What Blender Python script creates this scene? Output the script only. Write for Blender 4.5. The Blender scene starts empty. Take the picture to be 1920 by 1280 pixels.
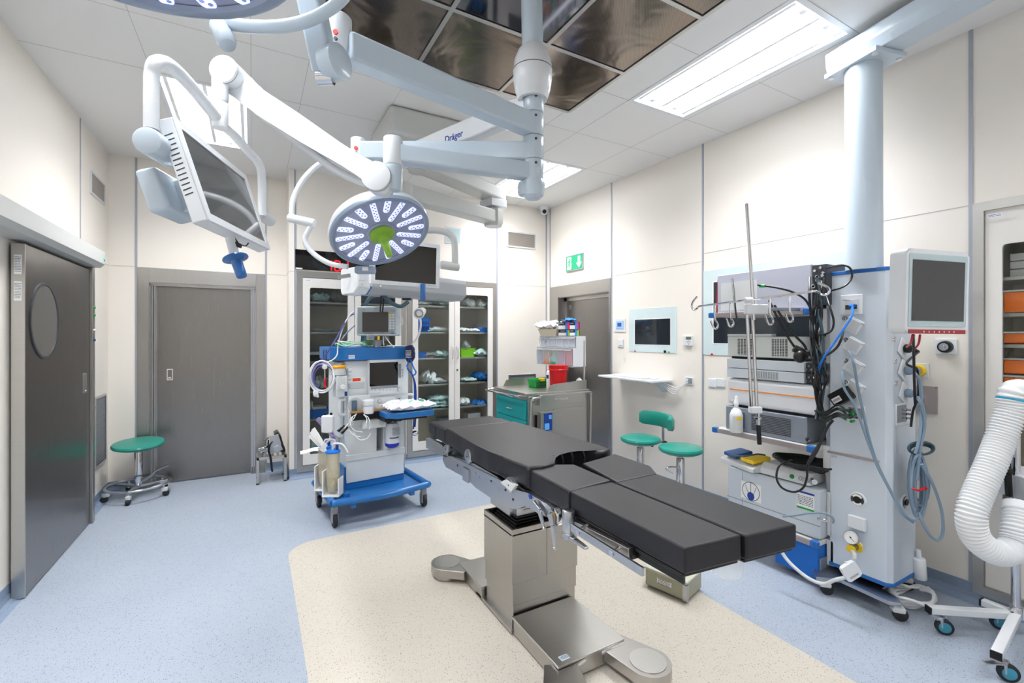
import bpy, bmesh, math, random
from mathutils import Vector, Matrix
random.seed(7)
PI = math.pi
# ---------------------------------------------------------------- camera
F = 860.0; HZ = 628.0; HC = 1.5
TH = math.atan(486 / F); CT, ST = math.cos(TH), math.sin(TH)
sc = bpy.context.scene
cd = bpy.data.cameras.new('camera'); cam = bpy.data.objects.new('camera', cd)
bpy.context.collection.objects.link(cam)
cd.sensor_width = 36; cd.lens = F * 36 / 1920; cd.shift_y = -(640 - HZ) / 1920; cd.clip_start = .05
cam.location = (0, 0, HC); cam.rotation_euler = (PI / 2, 0, -TH)
sc.camera = cam
# ---------------------------------------------------------------- view, world, lights
vs = sc.view_settings
vs.view_transform = 'Standard'; vs.look = 'None'; vs.gamma = 1; vs.use_curve_mapping = False
vs.exposure = 0.15
wd = bpy.data.worlds.new('world'); sc.world = wd; wd.use_nodes = True
wd.node_tree.nodes['Background'].inputs[0].default_value = (.8, .85, 1, 1)
wd.node_tree.nodes['Background'].inputs[1].default_value = .3
H = 3.23; XR = 3.55; XL = -1.2; YC = 5.3; YD = 5.7; YN = -2.0; XJ = .33   # room: ceiling, right, left, cabinet wall, door wall, near wall, jog
LIGHTS = [(2.43, 2.98, 1.33, 2.51), (2.43, 3.0, 3.8, 4.98), (-.56, -.03, 3.8, 4.95), (-.56, -.03, 1.35, 2.5), (2.43, 2.98, -1.1, .08), (-.56, -.03, -1.1, .05)]
def area(name, loc, sx, sy, power, col=(1, 1, 1), spread=PI):
    l = bpy.data.lights.new(name, 'AREA'); l.shape = 'RECTANGLE'; l.size = sx; l.size_y = sy; l.energy = power; l.color = col; l.spread = spread
    o = bpy.data.objects.new(name, l); o.location = loc; bpy.context.collection.objects.link(o); return o
for (x0, x1, y0, y1) in LIGHTS:
    area('fluorescent_light', ((x0 + x1) / 2, (y0 + y1) / 2, H + .066), x1 - x0 - .06, y1 - y0 - .06, 46, (.985, .99, 1), 2.3)
def spot(name, loc, target, power, ang, col, blend=.5, rad=.2):
    l = bpy.data.lights.new(name, 'SPOT'); l.energy = power; l.spot_size = ang; l.color = col; l.spot_blend = blend; l.shadow_soft_size = rad
    o = bpy.data.objects.new(name, l); o.location = loc; bpy.context.collection.objects.link(o)
    o.rotation_euler = (Vector(target) - Vector(loc)).to_track_quat('-Z', 'Y').to_euler(); return o

# ---------------------------------------------------------------- pixel of the photo -> point of the place
def W(px, py, d):
    r = (px - 960) / F * d
    return Vector((r * CT + d * ST, -r * ST + d * CT, HC + (HZ - py) / F * d))
def PZ(px, py, z): return W(px, py, F * (z - HC) / (HZ - py))
def PX(px, py, X):
    a = (px - 960) / F; Y = X * (CT - a * ST) / (ST + a * CT); d = X * ST + Y * CT
    return Vector((X, Y, HC + (HZ - py) / F * d))
def PY(px, py, Y):
    a = (px - 960) / F; X = Y * (ST + a * CT) / (CT - a * ST); d = X * ST + Y * CT
    return Vector((X, Y, HC + (HZ - py) / F * d))
RGT = Vector((CT, -ST, 0)); FWD = Vector((ST, CT, 0)); UP = Vector((0, 0, 1))

# ---------------------------------------------------------------- materials
def lin(c):
    if isinstance(c, str):
        c = [int(c[i:i + 2], 16) / 255 for i in (0, 2, 4)]
        c = [v / 12.92 if v <= .04045 else ((v + .055) / 1.055) ** 2.4 for v in c]
    return (c[0], c[1], c[2], 1)
MAT = {}
def mat(name, col, rough=.5, metal=0, var=.04, scale=8, stretch=(1, 1, 1), bump=0, coat=0, trans=0, alpha=1, emit=None, es=0, spec=.5, ior=1.45):
    if name in MAT: return MAT[name]
    m = bpy.data.materials.new(name); m.use_nodes = True; nt = m.node_tree; N = nt.nodes; L = nt.links
    b = N['Principled BSDF']; col = lin(col)
    b.inputs['Roughness'].default_value = rough; b.inputs['Metallic'].default_value = metal
    b.inputs['Coat Weight'].default_value = coat; b.inputs['Transmission Weight'].default_value = trans
    b.inputs['Alpha'].default_value = alpha; b.inputs['Specular IOR Level'].default_value = spec; b.inputs['IOR'].default_value = ior
    tc = N.new('ShaderNodeTexCoord'); mp = N.new('ShaderNodeMapping'); no = N.new('ShaderNodeTexNoise')
    mp.inputs['Scale'].default_value = stretch; no.inputs['Scale'].default_value = scale; no.inputs['Detail'].default_value = 3
    L.new(tc.outputs['Object'], mp.inputs[0]); L.new(mp.outputs[0], no.inputs[0])
    mx = N.new('ShaderNodeMix'); mx.data_type = 'RGBA'
    mx.inputs['A'].default_value = tuple(max(0, c * (1 - var)) for c in col[:3]) + (1,)
    mx.inputs['B'].default_value = tuple(min(1, c * (1 + var)) for c in col[:3]) + (1,)
    L.new(no.outputs[0], mx.inputs['Factor']); L.new(mx.outputs['Result'], b.inputs['Base Color'])
    if metal > .5:
        mr = N.new('ShaderNodeMapRange'); mr.inputs['To Min'].default_value = max(.03, rough - .015); mr.inputs['To Max'].default_value = rough + .015
        L.new(no.outputs[0], mr.inputs['Value']); L.new(mr.outputs[0], b.inputs['Roughness'])
    if bump:
        bp = N.new('ShaderNodeBump'); bp.inputs['Strength'].default_value = bump; bp.inputs['Distance'].default_value = .01
        L.new(no.outputs[0], bp.inputs['Height']); L.new(bp.outputs[0], b.inputs['Normal'])
    if emit:
        b.inputs['Emission Color'].default_value = lin(emit); b.inputs['Emission Strength'].default_value = es
    MAT[name] = m; return m
def glassy(name, col, tint=.9, rough=.02):      # thin clear sheet: mostly lets through, reflects a little
    if name in MAT: return MAT[name]
    m = bpy.data.materials.new(name); m.use_nodes = True; nt = m.node_tree; N = nt.nodes; L = nt.links
    N.remove(N['Principled BSDF']); out = N['Material Output']
    t = N.new('ShaderNodeBsdfTransparent'); g = N.new('ShaderNodeBsdfGlossy'); mx = N.new('ShaderNodeMixShader'); fr = N.new('ShaderNodeFresnel')
    no = N.new('ShaderNodeTexNoise'); no.inputs['Scale'].default_value = 3
    mr = N.new('ShaderNodeMapRange'); mr.inputs['To Min'].default_value = 1.42; mr.inputs['To Max'].default_value = 1.5
    L.new(no.outputs[0], mr.inputs['Value']); L.new(mr.outputs[0], fr.inputs['IOR'])
    c = lin(col); t.inputs[0].default_value = tuple(v * tint for v in c[:3]) + (1,); g.inputs['Roughness'].default_value = rough
    L.new(fr.outputs[0], mx.inputs[0]); L.new(t.outputs[0], mx.inputs[1]); L.new(g.outputs[0], mx.inputs[2]); L.new(mx.outputs[0], out.inputs[0])
    MAT[name] = m; return m
M_wall = mat('cream_wall_panel', 'ece6dd', .45, var=.012, scale=1.5)
M_ceil = mat('white_ceiling_panel', 'e9e8e6', .6, var=.01, scale=2)
M_joint = mat('grey_joint_profile', 'a9adb8', .4, metal=.3)
M_steel = mat('brushed_steel', 'b2b0ad', .3, metal=1, var=.05, scale=220, stretch=(1, 1, .015))
M_steelh = mat('brushed_steel_bright', 'c0bfbc', .3, metal=1, var=.04, scale=200, stretch=(.05, 1, 1))
M_door = mat('dark_steel_door', '8b8886', .28, metal=1, var=.05, scale=260, stretch=(1, 1, .012))
M_chrome = mat('chrome', 'd5d5d8', .09, metal=1, var=.03)
M_satin = mat('satin_aluminium', 'b9bcc2', .28, metal=1, var=.05, scale=20)
M_white = mat('white_enamel', 'e2e6ea', .3, var=.015, coat=.3)
M_pblue = mat('pale_blue_grey_enamel', 'c2d0dc', .28, var=.015, coat=.4)
M_pgrey = mat('pale_grey_enamel', 'c6c8c6', .4, var=.02)
M_lgrey = mat('light_grey_plastic', 'd2d5d6', .4, var=.02)
M_grey = mat('mid_grey_plastic', '8f949b', .45, var=.03)
M_dgrey = mat('dark_grey_plastic', '3b3e44', .45, var=.05)
M_black = mat('black_plastic', '101114', .35, var=.1)
M_rubber = mat('dark_rubber', '23262b', .6, var=.1)
M_screen = mat('dark_screen_glass', '05060a', .05, var=.1, coat=.5)
M_screen2 = mat('grey_screen_glass', '3a3c40', .08, var=.05, coat=.5)
M_blue = mat('machine_blue', '1c68ad', .35, var=.03, coat=.2)
M_bblue = mat('bright_blue_plastic', '0a6fd0', .4, var=.05)
M_navy = mat('navy_blue', '123a8c', .4, var=.1)
M_vinyl = mat('black_vinyl', '100f17', .46, var=.1, scale=14, bump=.04, spec=.62)
M_teal = mat('teal_vinyl', '078576', .35, var=.04, coat=.2)
M_tealp = mat('turquoise_paint', '0a9c9e', .4, var=.03)
M_paper = mat('white_paper', 'f0f0ee', .7, var=.02)
M_ink = mat('grey_ink', '4a5568', .7)
M_inkb = mat('blue_ink', '1d3f96', .6)
M_red = mat('red_plastic', 'c30a12', .35, var=.05)
M_redp = mat('red_dot', 'f04438', .4)
M_green = mat('green_plastic', '0f9a3e', .4, var=.05)
M_lgreen = mat('lime_green_plastic', '8fbe3a', .4, var=.04)
M_yel = mat('yellow_plastic', 'eec81a', .4, var=.04)
M_orange = mat('orange_plastic', 'ff7a08', .4, var=.05)
M_clear = glassy('clear_plastic', 'e9f0f5', .92)
M_glass = glassy('cabinet_glass', 'f2f6f4', .98, .01)
M_film = mat('clear_film', 'dfe8ec', .15, var=.1, alpha=.28, spec=.8)
M_frost = mat('frosted_clear', 'eef2f8', .15, var=.03, alpha=.3, spec=.8)
M_wrap = mat('white_sterile_wrap', 'e4ecef', .6, var=.04, scale=20)
M_wrapg = mat('pale_green_wrap', 'bcd9d8', .5, var=.08, scale=20)
M_wrapb = mat('blue_drape', '1c74c4', .55, var=.12, scale=20)
M_cab = mat('cabinet_interior', 'd8cfc0', .45, var=.06, scale=3)
M_shelf = mat('shelf_steel', 'a8a7a3', .35, metal=.7)
M_cabw = mat('cabinet_door_paint', 'e9e6e1', .35, var=.01, coat=.2)
M_hose = mat('blue_grey_rubber_hose', '7d93a6', .45, var=.04)
M_hosed = mat('dark_teal_hose', '3d5866', .45, var=.04)
M_cableW = mat('white_cable', 'e8e9ea', .4)
M_cableP = mat('lilac_cable', '8f8cc4', .4)
class Plane:                   # a real plane of the place; .at() meets a line of sight of the photo with it
    def __init__(s, o, u, v=UP): s.o = Vector(o); s.u = Vector(u).normalized(); s.v = Vector(v).normalized(); s.n = s.u.cross(s.v)
    def at(s, px, py):
        d = RGT * ((px - 960) / F) + FWD + UP * ((HZ - py) / F); c = Vector((0, 0, HC)); return c + d * ((s.o - c).dot(s.n) / d.dot(s.n))
    def loc(s, px, py): p = s.at(px, py) - s.o; return (p.dot(s.u), p.dot(s.v))
    def off(s, k): return Plane(s.o + s.n * k, s.u, s.v)
    def poly(s, mb, L, th, bev=0): return mb.prism([s.loc(*p) for p in L], s.o, s.u, s.v, th, bev)
    def rect(s, mb, x0, y0, x1, y1, th, bev=0, r=0, p0=0):
        (a, b), (c, d) = s.loc(x0, y0), s.loc(x1, y1); w, h = abs(c - a), abs(d - b); o = s.o + s.u * (a + c) / 2 + s.v * (b + d) / 2 + s.n * p0
        return mb.prism(rr(w, h, r) if r else [(-w / 2, -h / 2), (w / 2, -h / 2), (w / 2, h / 2), (-w / 2, h / 2)], o, s.u, s.v, th, bev)
    def disc(s, mb, px, py, r, th, p0=0, seg=20): p = s.at(px, py) + s.n * p0; return mb.cyl(p, p + s.n * th, r, seg=seg)
    def ring(s, mb, x0, y0, x1, y1, b, th, r=.004, p0=0):
        (a, bb), (c, d) = s.loc(x0, y0), s.loc(x1, y1); w, h = abs(c - a), abs(d - bb); o = s.o + s.u * (a + c) / 2 + s.v * (bb + d) / 2 + s.n * p0
        return ringplate(mb, rr(w, h, r), rr(w - 2 * b, h - 2 * b, max(.001, r)), o, s.u, s.v, th)

# ---------------------------------------------------------------- mesh helpers
COL = bpy.context.collection
WM = {}                        # world matrix of every object we make
class MB:
    def __init__(s): s.bm = bmesh.new(); s.wn = 0
    def _t(s, vs, T):
        if T is not None: bmesh.ops.transform(s.bm, matrix=T, verts=vs)
    def box(s, x0, x1, y0, y1, z0, z1, bev=0, T=None, seg=2):
        g = bmesh.ops.create_cube(s.bm, size=1)['verts']
        x0, x1 = sorted((x0, x1)); y0, y1 = sorted((y0, y1)); z0, z1 = sorted((z0, z1))
        for v in g: v.co = Vector((x0 + (v.co.x + .5) * (x1 - x0), y0 + (v.co.y + .5) * (y1 - y0), z0 + (v.co.z + .5) * (z1 - z0)))
        if bev:
            s.wn = 1; bev = min(bev, .49 * min(x1 - x0, y1 - y0, z1 - z0))
            es = list({e for v in g for e in v.link_edges})
            r = bmesh.ops.bevel(s.bm, geom=es, offset=bev, segments=seg, affect='EDGES', profile=.5); g = list({v for f in r['faces'] for v in f.verts} | {v for v in g if v.is_valid})
        s._t(g, T); return s
    def bar(s, a, b, w, h, bev=0, up=UP):            # box-section bar between two points
        a, b = Vector(a), Vector(b); d = b - a; L = d.length; d.normalize()
        sx = d.cross(Vector(up)).normalized(); uz = sx.cross(d).normalized()
        T = Matrix.Translation(a) @ Matrix((sx, d, uz)).transposed().to_4x4()
        return s.box(-w / 2, w / 2, 0, L, -h / 2, h / 2, bev, T)
    def taper(s, a, b, w0, h0, w1, h1, bev=.01, up=UP):
        a, b = Vector(a), Vector(b); d = b - a; L = d.length; d.normalize()
        sx = d.cross(Vector(up)).normalized(); uz = sx.cross(d).normalized()
        T = Matrix.Translation(a) @ Matrix((sx, d, uz)).transposed().to_4x4()
        g = bmesh.ops.create_cube(s.bm, size=1)['verts']
        for v in g:
            w, h = (w0, h0) if v.co.y < 0 else (w1, h1)
            v.co = Vector((v.co.x * w, (v.co.y + .5) * L, v.co.z * h))
        if bev:
            s.wn = 1; es = list({e for v in g for e in v.link_edges})
            r = bmesh.ops.bevel(s.bm, geom=es, offset=bev, segments=3, affect='EDGES', profile=.5); g = list({v for f in r['faces'] for v in f.verts} | {v for v in g if v.is_valid})
        s._t(g, T); return s
    def cyl(s, a, b, r, r2=None, seg=20, cap=True):
        a, b = Vector(a), Vector(b); r2 = r if r2 is None else r2; d = b - a
        g = bmesh.ops.create_cone(s.bm, cap_ends=cap, segments=seg, radius1=r, radius2=r2, depth=d.length)['verts']
        T = Matrix.Translation((a + b) / 2) @ d.to_track_quat('Z', 'Y').to_matrix().to_4x4(); s._t(g, T); return s
    def rcyl(s, a, b, r, bev=.005, seg=24):           # cylinder with softened rims
        a, b = Vector(a), Vector(b); L = (b - a).length; bev = min(bev, L * .45, r * .9)
        return s.lathe([(0, 0), (r - bev, 0), (r - bev * .3, bev * .3), (r, bev), (r, L - bev), (r - bev * .3, L - bev * .3), (r - bev, L), (0, L)], a, b - a, seg)
    def ball(s, c, r, seg=16, sc_=(1, 1, 1)):
        g = bmesh.ops.create_uvsphere(s.bm, u_segments=seg, v_segments=max(8, seg * 2 // 3), radius=r)['verts']
        s._t(g, Matrix.Translation(Vector(c)) @ Matrix.Diagonal((*sc_, 1))); return s
    def lathe(s, prof, c, axis=UP, seg=24, a0=0, a1=2 * PI):
        axis = Vector(axis).normalized(); q = Matrix.Identity(4) if axis.z > .9999 else axis.to_track_quat('Z', 'Y').to_matrix().to_4x4(); T = Matrix.Translation(Vector(c)) @ q
        full = abs(a1 - a0 - 2 * PI) < 1e-4; n = seg if full else seg + 1; rings = []
        for r, z in prof:
            if r < 1e-6: rings.append([s.bm.verts.new(T @ Vector((0, 0, z)))])
            else: rings.append([s.bm.verts.new(T @ Vector((r * math.cos(a0 + (a1 - a0) * i / seg), r * math.sin(a0 + (a1 - a0) * i / seg), z))) for i in range(n)])
        for A, B in zip(rings, rings[1:]):
            for i in range(seg):
                j = (i + 1) % n if full else i + 1
                if len(A) == 1 and len(B) == 1: continue
                if len(A) == 1: fs = (A[0], B[i], B[j])
                elif len(B) == 1: fs = (A[i], A[j], B[0])
                else: fs = (A[i], A[j], B[j], B[i])
                try: s.bm.faces.new(fs)
                except ValueError: pass
        return s
    def tube(s, pts, r, seg=10, smooth=6, cap=True, flat=1.0, radii=None):
        P = [Vector(p) for p in pts]
        if smooth and len(P) > 2: P = catmull(P, smooth)
        n = len(P); T = []
        for i in range(n):
            d = P[min(i + 1, n - 1)] - P[max(i - 1, 0)]; T.append(d.normalized() if d.length > 1e-9 else UP)
        nrm = T[0].orthogonal().normalized(); rings = []
        for i in range(n):
            nrm = (nrm - T[i] * nrm.dot(T[i])); nrm = nrm.normalized() if nrm.length > 1e-6 else T[i].orthogonal().normalized()
            bn = T[i].cross(nrm)
            rr = r if radii is None else radii[min(len(radii) - 1, int(i * len(radii) / n))]
            rings.append([s.bm.verts.new(P[i] + (nrm * math.cos(2 * PI * k / seg) + bn * math.sin(2 * PI * k / seg) * flat) * rr) for k in range(seg)])
        for A, B in zip(rings, rings[1:]):
            for k in range(seg): s.bm.faces.new((A[k], A[(k + 1) % seg], B[(k + 1) % seg], B[k]))
        if cap: s.bm.faces.new(rings[0][::-1]); s.bm.faces.new(rings[-1])
        return s
    def prism(s, poly, o, u, v, th, bev=0):          # polygon in plane (o,u,v), extruded by th along u x v
        o, u, v = Vector(o), Vector(u).normalized(), Vector(v).normalized(); n = u.cross(v)
        A = [s.bm.verts.new(o + u * a + v * b) for a, b in poly]; B = [s.bm.verts.new(o + u * a + v * b + n * th) for a, b in poly]
        fs = [s.bm.faces.new(A[::-1]), s.bm.faces.new(B)]
        for i in range(len(A)): fs.append(s.bm.faces.new((A[i], A[(i + 1) % len(A)], B[(i + 1) % len(A)], B[i])))
        if bev:
            s.wn = 1; es = list({e for v_ in A + B for e in v_.link_edges})
            bmesh.ops.bevel(s.bm, geom=es, offset=bev, segments=2, affect='EDGES', profile=.5)
        return s
    def quad(s, a, b, c, d): s.bm.faces.new([s.bm.verts.new(Vector(p)) for p in (a, b, c, d)]); return s
    def plate(s, o, u, v, w, h, th, bev=0):          # plate w x h centred on o, in plane u,v, thickness th towards u x v
        return s.prism([(-w / 2, -h / 2), (w / 2, -h / 2), (w / 2, h / 2), (-w / 2, h / 2)], o, u, v, th, bev)
    def seg7(s, ch, o, u, v, w, h, t, th=.002):
        S = dict(zip('0123456789', ['abcdef', 'bc', 'abged', 'abgcd', 'fgbc', 'afgcd', 'afgedc', 'abc', 'abcdefg', 'abcdfg']))[ch]
        R = {'a': (t, h - t, w - t, h), 'd': (t, 0, w - t, t), 'g': (t, h / 2 - t / 2, w - t, h / 2 + t / 2), 'b': (w - t, h / 2, w, h - t / 2), 'c': (w - t, t / 2, w, h / 2), 'f': (0, h / 2, t, h - t / 2), 'e': (0, t / 2, t, h / 2)}
        for k in S:
            x0, y0, x1, y1 = R[k]; s.prism([(x0, y0), (x1, y0), (x1, y1), (x0, y1)], o, u, v, th)
        return s
    def build(s, name, m, parent=None, local=False, ang=35, kind=None):
        bmesh.ops.recalc_face_normals(s.bm, faces=s.bm.faces[:])
        me = bpy.data.meshes.new(name); s.bm.to_mesh(me); s.bm.free()
        for p in me.polygons: p.use_smooth = True
        me.set_sharp_from_angle(angle=math.radians(50 if s.wn else ang))
        for k in (m if isinstance(m, (list, tuple)) else [m]): me.materials.append(k)
        o = bpy.data.objects.new(name, me); COL.objects.link(o)
        if s.wn: w_ = o.modifiers.new('weighted_normals', 'WEIGHTED_NORMAL'); w_.keep_sharp = True; w_.weight = 100
        if parent is not None:
            o.parent = parent; Mw = WM[parent.name]; WM[o.name] = Mw
            if not local: me.transform(Mw.inverted())
        else: WM[o.name] = Matrix.Identity(4)
        if kind: o['kind'] = kind
        return o
def catmull(P, k):
    out = []; n = len(P)
    for i in range(n - 1):
        p0, p1, p2, p3 = P[max(i - 1, 0)], P[i], P[i + 1], P[min(i + 2, n - 1)]
        for j in range(k):
            t = j / k; out.append(.5 * ((2 * p1) + (p2 - p0) * t + (2 * p0 - 5 * p1 + 4 * p2 - p3) * t * t + (3 * p1 - p0 - 3 * p2 + p3) * t ** 3))
    return out + [P[-1]]
def tag(o, label, cat, group=None, kind=None):
    o['label'] = label; o['category'] = cat
    if group: o['group'] = group
    if kind: o['kind'] = kind
    return o
def thing(name, label, cat, base=(0, 0, 0), rz=0, group=None, rot=None):
    o = bpy.data.objects.new(name, None); COL.objects.link(o); o.empty_display_size = .05
    o.location = base; o.rotation_euler = rot if rot else (0, 0, rz)
    e = o.rotation_euler.to_matrix().to_4x4(); WM[o.name] = Matrix.Translation(Vector(base)) @ e
    return tag(o, label, cat, group)
def solo(mb, name, m, label, cat, base=None, group=None, kind=None, ang=35):    # a thing that is one mesh, origin at its base
    o = mb.build(name, m, None, ang=ang); me = o.data
    if base is None:
        xs = [v.co for v in me.vertices]; base = Vector((sum(v.x for v in xs) / len(xs), sum(v.y for v in xs) / len(xs), min(v.z for v in xs)))
    me.transform(Matrix.Translation(-Vector(base))); o.location = base; WM[o.name] = Matrix.Translation(Vector(base))
    return tag(o, label, cat, group, kind)
def struct(mb, name, m, parent=None, ang=35): 
    o = mb.build(name, m, parent, ang=ang); 
    if parent is None: o['kind'] = 'structure'
    return o
def dup(root, loc, rz=None, label=None, name=None):
    r = root.copy(); COL.objects.link(r); r.location = loc
    if rz is not None: r.rotation_euler = (0, 0, rz)
    if label: r['label'] = label
    if root.type == 'MESH' or True: WM[r.name] = Matrix.Translation(Vector(loc)) @ r.rotation_euler.to_matrix().to_4x4()
    for ch in list(root.children):
        c = ch.copy(); COL.objects.link(c); c.parent = r
        for g in list(ch.children): d = g.copy(); COL.objects.link(d); d.parent = c
    return r
def textmesh(s, name, m, o, u, v, size, parent, extrude=.0008, align='LEFT'):
    cu = bpy.data.curves.new(name, 'FONT'); cu.body = s; cu.size = size; cu.offset = size * .008; cu.extrude = extrude; cu.align_x = align
    t = bpy.data.objects.new(name, cu); COL.objects.link(t)
    dg = bpy.context.evaluated_depsgraph_get(); me = bpy.data.meshes.new_from_object(t.evaluated_get(dg))
    bpy.data.objects.remove(t); 
    u, v = Vector(u).normalized(), Vector(v).normalized(); n = u.cross(v)
    T = Matrix.Translation(Vector(o)) @ Matrix((u, v, n)).transposed().to_4x4()
    me.transform(T); me.transform(WM[parent.name].inverted()); me.materials.clear(); me.materials.append(m)
    ob = bpy.data.objects.new(name, me); COL.objects.link(ob); ob.parent = parent; WM[ob.name] = WM[parent.name]; return ob
def smallprint(mb, o, u, v, w, h, rows, th=.0006):   # rows of tiny dashes that read as small print
    u, v = Vector(u).normalized(), Vector(v).normalized()
    for i in range(rows):
        y = h / 2 - h * (i + .5) / rows; x = -w / 2
        while x < w / 2 - .002:
            l = random.uniform(.04, .2) * w; l = min(l, w / 2 - x)
            mb.prism([(x, y), (x + l, y), (x + l, y + h / rows * .38), (x, y + h / rows * .38)], o, u, v, th); x += l + w * .04
    return mb
def rr(w, h, r, n=5):                                # rounded rectangle outline
    out = []
    for cx, cy, a in ((w / 2 - r, h / 2 - r, 0), (-w / 2 + r, h / 2 - r, PI / 2), (-w / 2 + r, -h / 2 + r, PI), (w / 2 - r, -h / 2 + r, 1.5 * PI)):
        for i in range(n + 1): t = a + PI / 2 * i / n; out.append((cx + r * math.cos(t), cy + r * math.sin(t)))
    return out
def ringplate(mb, outer, inner, o, u, v, th):        # frame with a hole: outer, inner outlines with the same point count
    o, u, v = Vector(o), Vector(u).normalized(), Vector(v).normalized(); n = u.cross(v); b = mb.bm; k = len(outer)
    P = lambda L, z: [b.verts.new(o + u * a + v * c + n * z) for a, c in L]
    A, B, C, D = P(outer, 0), P(inner, 0), P(outer, th), P(inner, th)
    for i in range(k):
        j = (i + 1) % k
        b.faces.new((A[i], B[i], B[j], A[j])); b.faces.new((C[i], C[j], D[j], D[i])); b.faces.new((A[i], A[j], C[j], C[i])); b.faces.new((B[i], D[i], D[j], B[j]))
    return mb
# ================================================================ ROOM SHELL
def floor_material():
    m = bpy.data.materials.new('speckled_vinyl_floor'); m.use_nodes = True; nt = m.node_tree; N = nt.nodes; L = nt.links; b = N['Principled BSDF']
    tc = N.new('ShaderNodeTexCoord'); sep = N.new('ShaderNodeSeparateXYZ'); L.new(tc.outputs['Object'], sep.inputs[0])
    def mth(op, a, b_=None, c=None):
        n = N.new('ShaderNodeMath'); n.operation = op
        for i, v in enumerate((a, b_, c)):
            if v is None: continue
            if isinstance(v, (int, float)): n.inputs[i].default_value = v
            else: L.new(v, n.inputs[i])
        return n.outputs[0]
    x0, x1, y0, y1, r = .21, 2.27, -.5, 3.64, .2
    qx = mth('SUBTRACT', mth('ABSOLUTE', mth('SUBTRACT', sep.outputs[0], (x0 + x1) / 2)), (x1 - x0) / 2 - r)
    qy = mth('SUBTRACT', mth('ABSOLUTE', mth('SUBTRACT', sep.outputs[1], (y0 + y1) / 2)), (y1 - y0) / 2 - r)
    l = mth('SQRT', mth('ADD', mth('POWER', mth('MAXIMUM', qx, 0), 2), mth('POWER', mth('MAXIMUM', qy, 0), 2)))
    sd = mth('SUBTRACT', mth('ADD', l, mth('MINIMUM', mth('MAXIMUM', qx, qy), 0)), r)
    inside = mth('LESS_THAN', sd, 0)
    mx = N.new('ShaderNodeMix'); mx.data_type = 'RGBA'; L.new(inside, mx.inputs['Factor'])
    def speck(base, lo, dark):
        no = N.new('ShaderNodeTexNoise'); no.inputs['Scale'].default_value = 2.2; no.inputs['Detail'].default_value = 6; L.new(tc.outputs['Object'], no.inputs[0])
        m1 = N.new('ShaderNodeMix'); m1.data_type = 'RGBA'; m1.inputs['A'].default_value = lin(lo); m1.inputs['B'].default_value = lin(base); L.new(no.outputs[0], m1.inputs['Factor'])
        cur = m1.outputs['Result']
        for scl, th, col, thr in ((110, .25, dark, .68), (220, .26, dark, .62)):
            vo = N.new('ShaderNodeTexVoronoi'); vo.inputs['Scale'].default_value = scl; L.new(tc.outputs['Object'], vo.inputs[0])
            sp = mth('LESS_THAN', vo.outputs['Distance'], th)
            cs = N.new('ShaderNodeSeparateColor'); L.new(vo.outputs['Color'], cs.inputs[0])
            sel = mth('GREATER_THAN', cs.outputs[0], thr)
            m2 = N.new('ShaderNodeMix'); m2.data_type = 'RGBA'; L.new(mth('MULTIPLY', mth('MULTIPLY', sp, sel), .72), m2.inputs['Factor']); L.new(cur, m2.inputs['A']); m2.inputs['B'].default_value = lin(col); cur = m2.outputs['Result']
        return cur
    L.new(speck('a8b2bf', '9da8b7', '28334a'), mx.inputs['A']); L.new(speck('cbc5b9', 'c2bbae', '48464d'), mx.inputs['B'])
    L.new(mx.outputs['Result'], b.inputs['Base Color']); b.inputs['Roughness'].default_value = .42; b.inputs['Specular IOR Level'].default_value = .4
    return m
M_floor = floor_material()
mb = MB(); mb.box(XL - .3, XR + .3, YN - .3, YD + .3, -.1, 0); struct(mb, 'floor', M_floor)
# ceiling slab with openings for the six light boxes
xs = sorted({XL - .3, XR + .3} | {v for l in LIGHTS for v in l[:2]}); ys = sorted({YN - .3, YD + .3} | {v for l in LIGHTS for v in l[2:]})
mb = MB()
for i in range(len(xs) - 1):
    for j in range(len(ys) - 1):
        a, b, c, d = xs[i], xs[i + 1], ys[j], ys[j + 1]; mxx, myy = (a + b) / 2, (c + d) / 2
        if any(l[0] < mxx < l[1] and l[2] < myy < l[3] for l in LIGHTS): continue
        mb.quad((a, c, H), (a, d, H), (b, d, H), (b, c, H))
mb.quad((XL - .3, YN - .3, H + .1), (XR + .3, YN - .3, H + .1), (XR + .3, YD + .3, H + .1), (XL - .3, YD + .3, H + .1))
struct(mb, 'ceiling', M_ceil)
M_seam = mat('panel_seam_grey', 'bdbcb9', .7)  # light grey of the ceiling and wall panel seams
n = 0
def trim(mb, m):
    global n; n += 1; return struct(mb, 'trim_%d' % n, m)
mb = MB()                                            # hairline seams between ceiling panels, 0.6 m and 1.2 m module
for x in (-.58, -.01, .31, 2.41, 3.03):
    y0, y1 = (2.86, 5.3) if x == .31 else (YN, 5.3)
    mb.box(x - .0015, x + .0015, y0, y1, H - .001, H + .001)
for y in (-1.12, .1, 1.31, 1.9, 2.52, 3.14, 3.77):
    for a, b in (((XL, .31), (2.12, XR)) if y < 2.86 else ((XL, XR),)): mb.box(a, b, y - .0015, y + .0015, H - .001, H + .001)
for x in (.91, 1.51, 2.1): mb.box(x - .001, x + .001, 2.86, 5.3, H - .001, H + .001)
trim(mb, M_seam)
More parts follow.
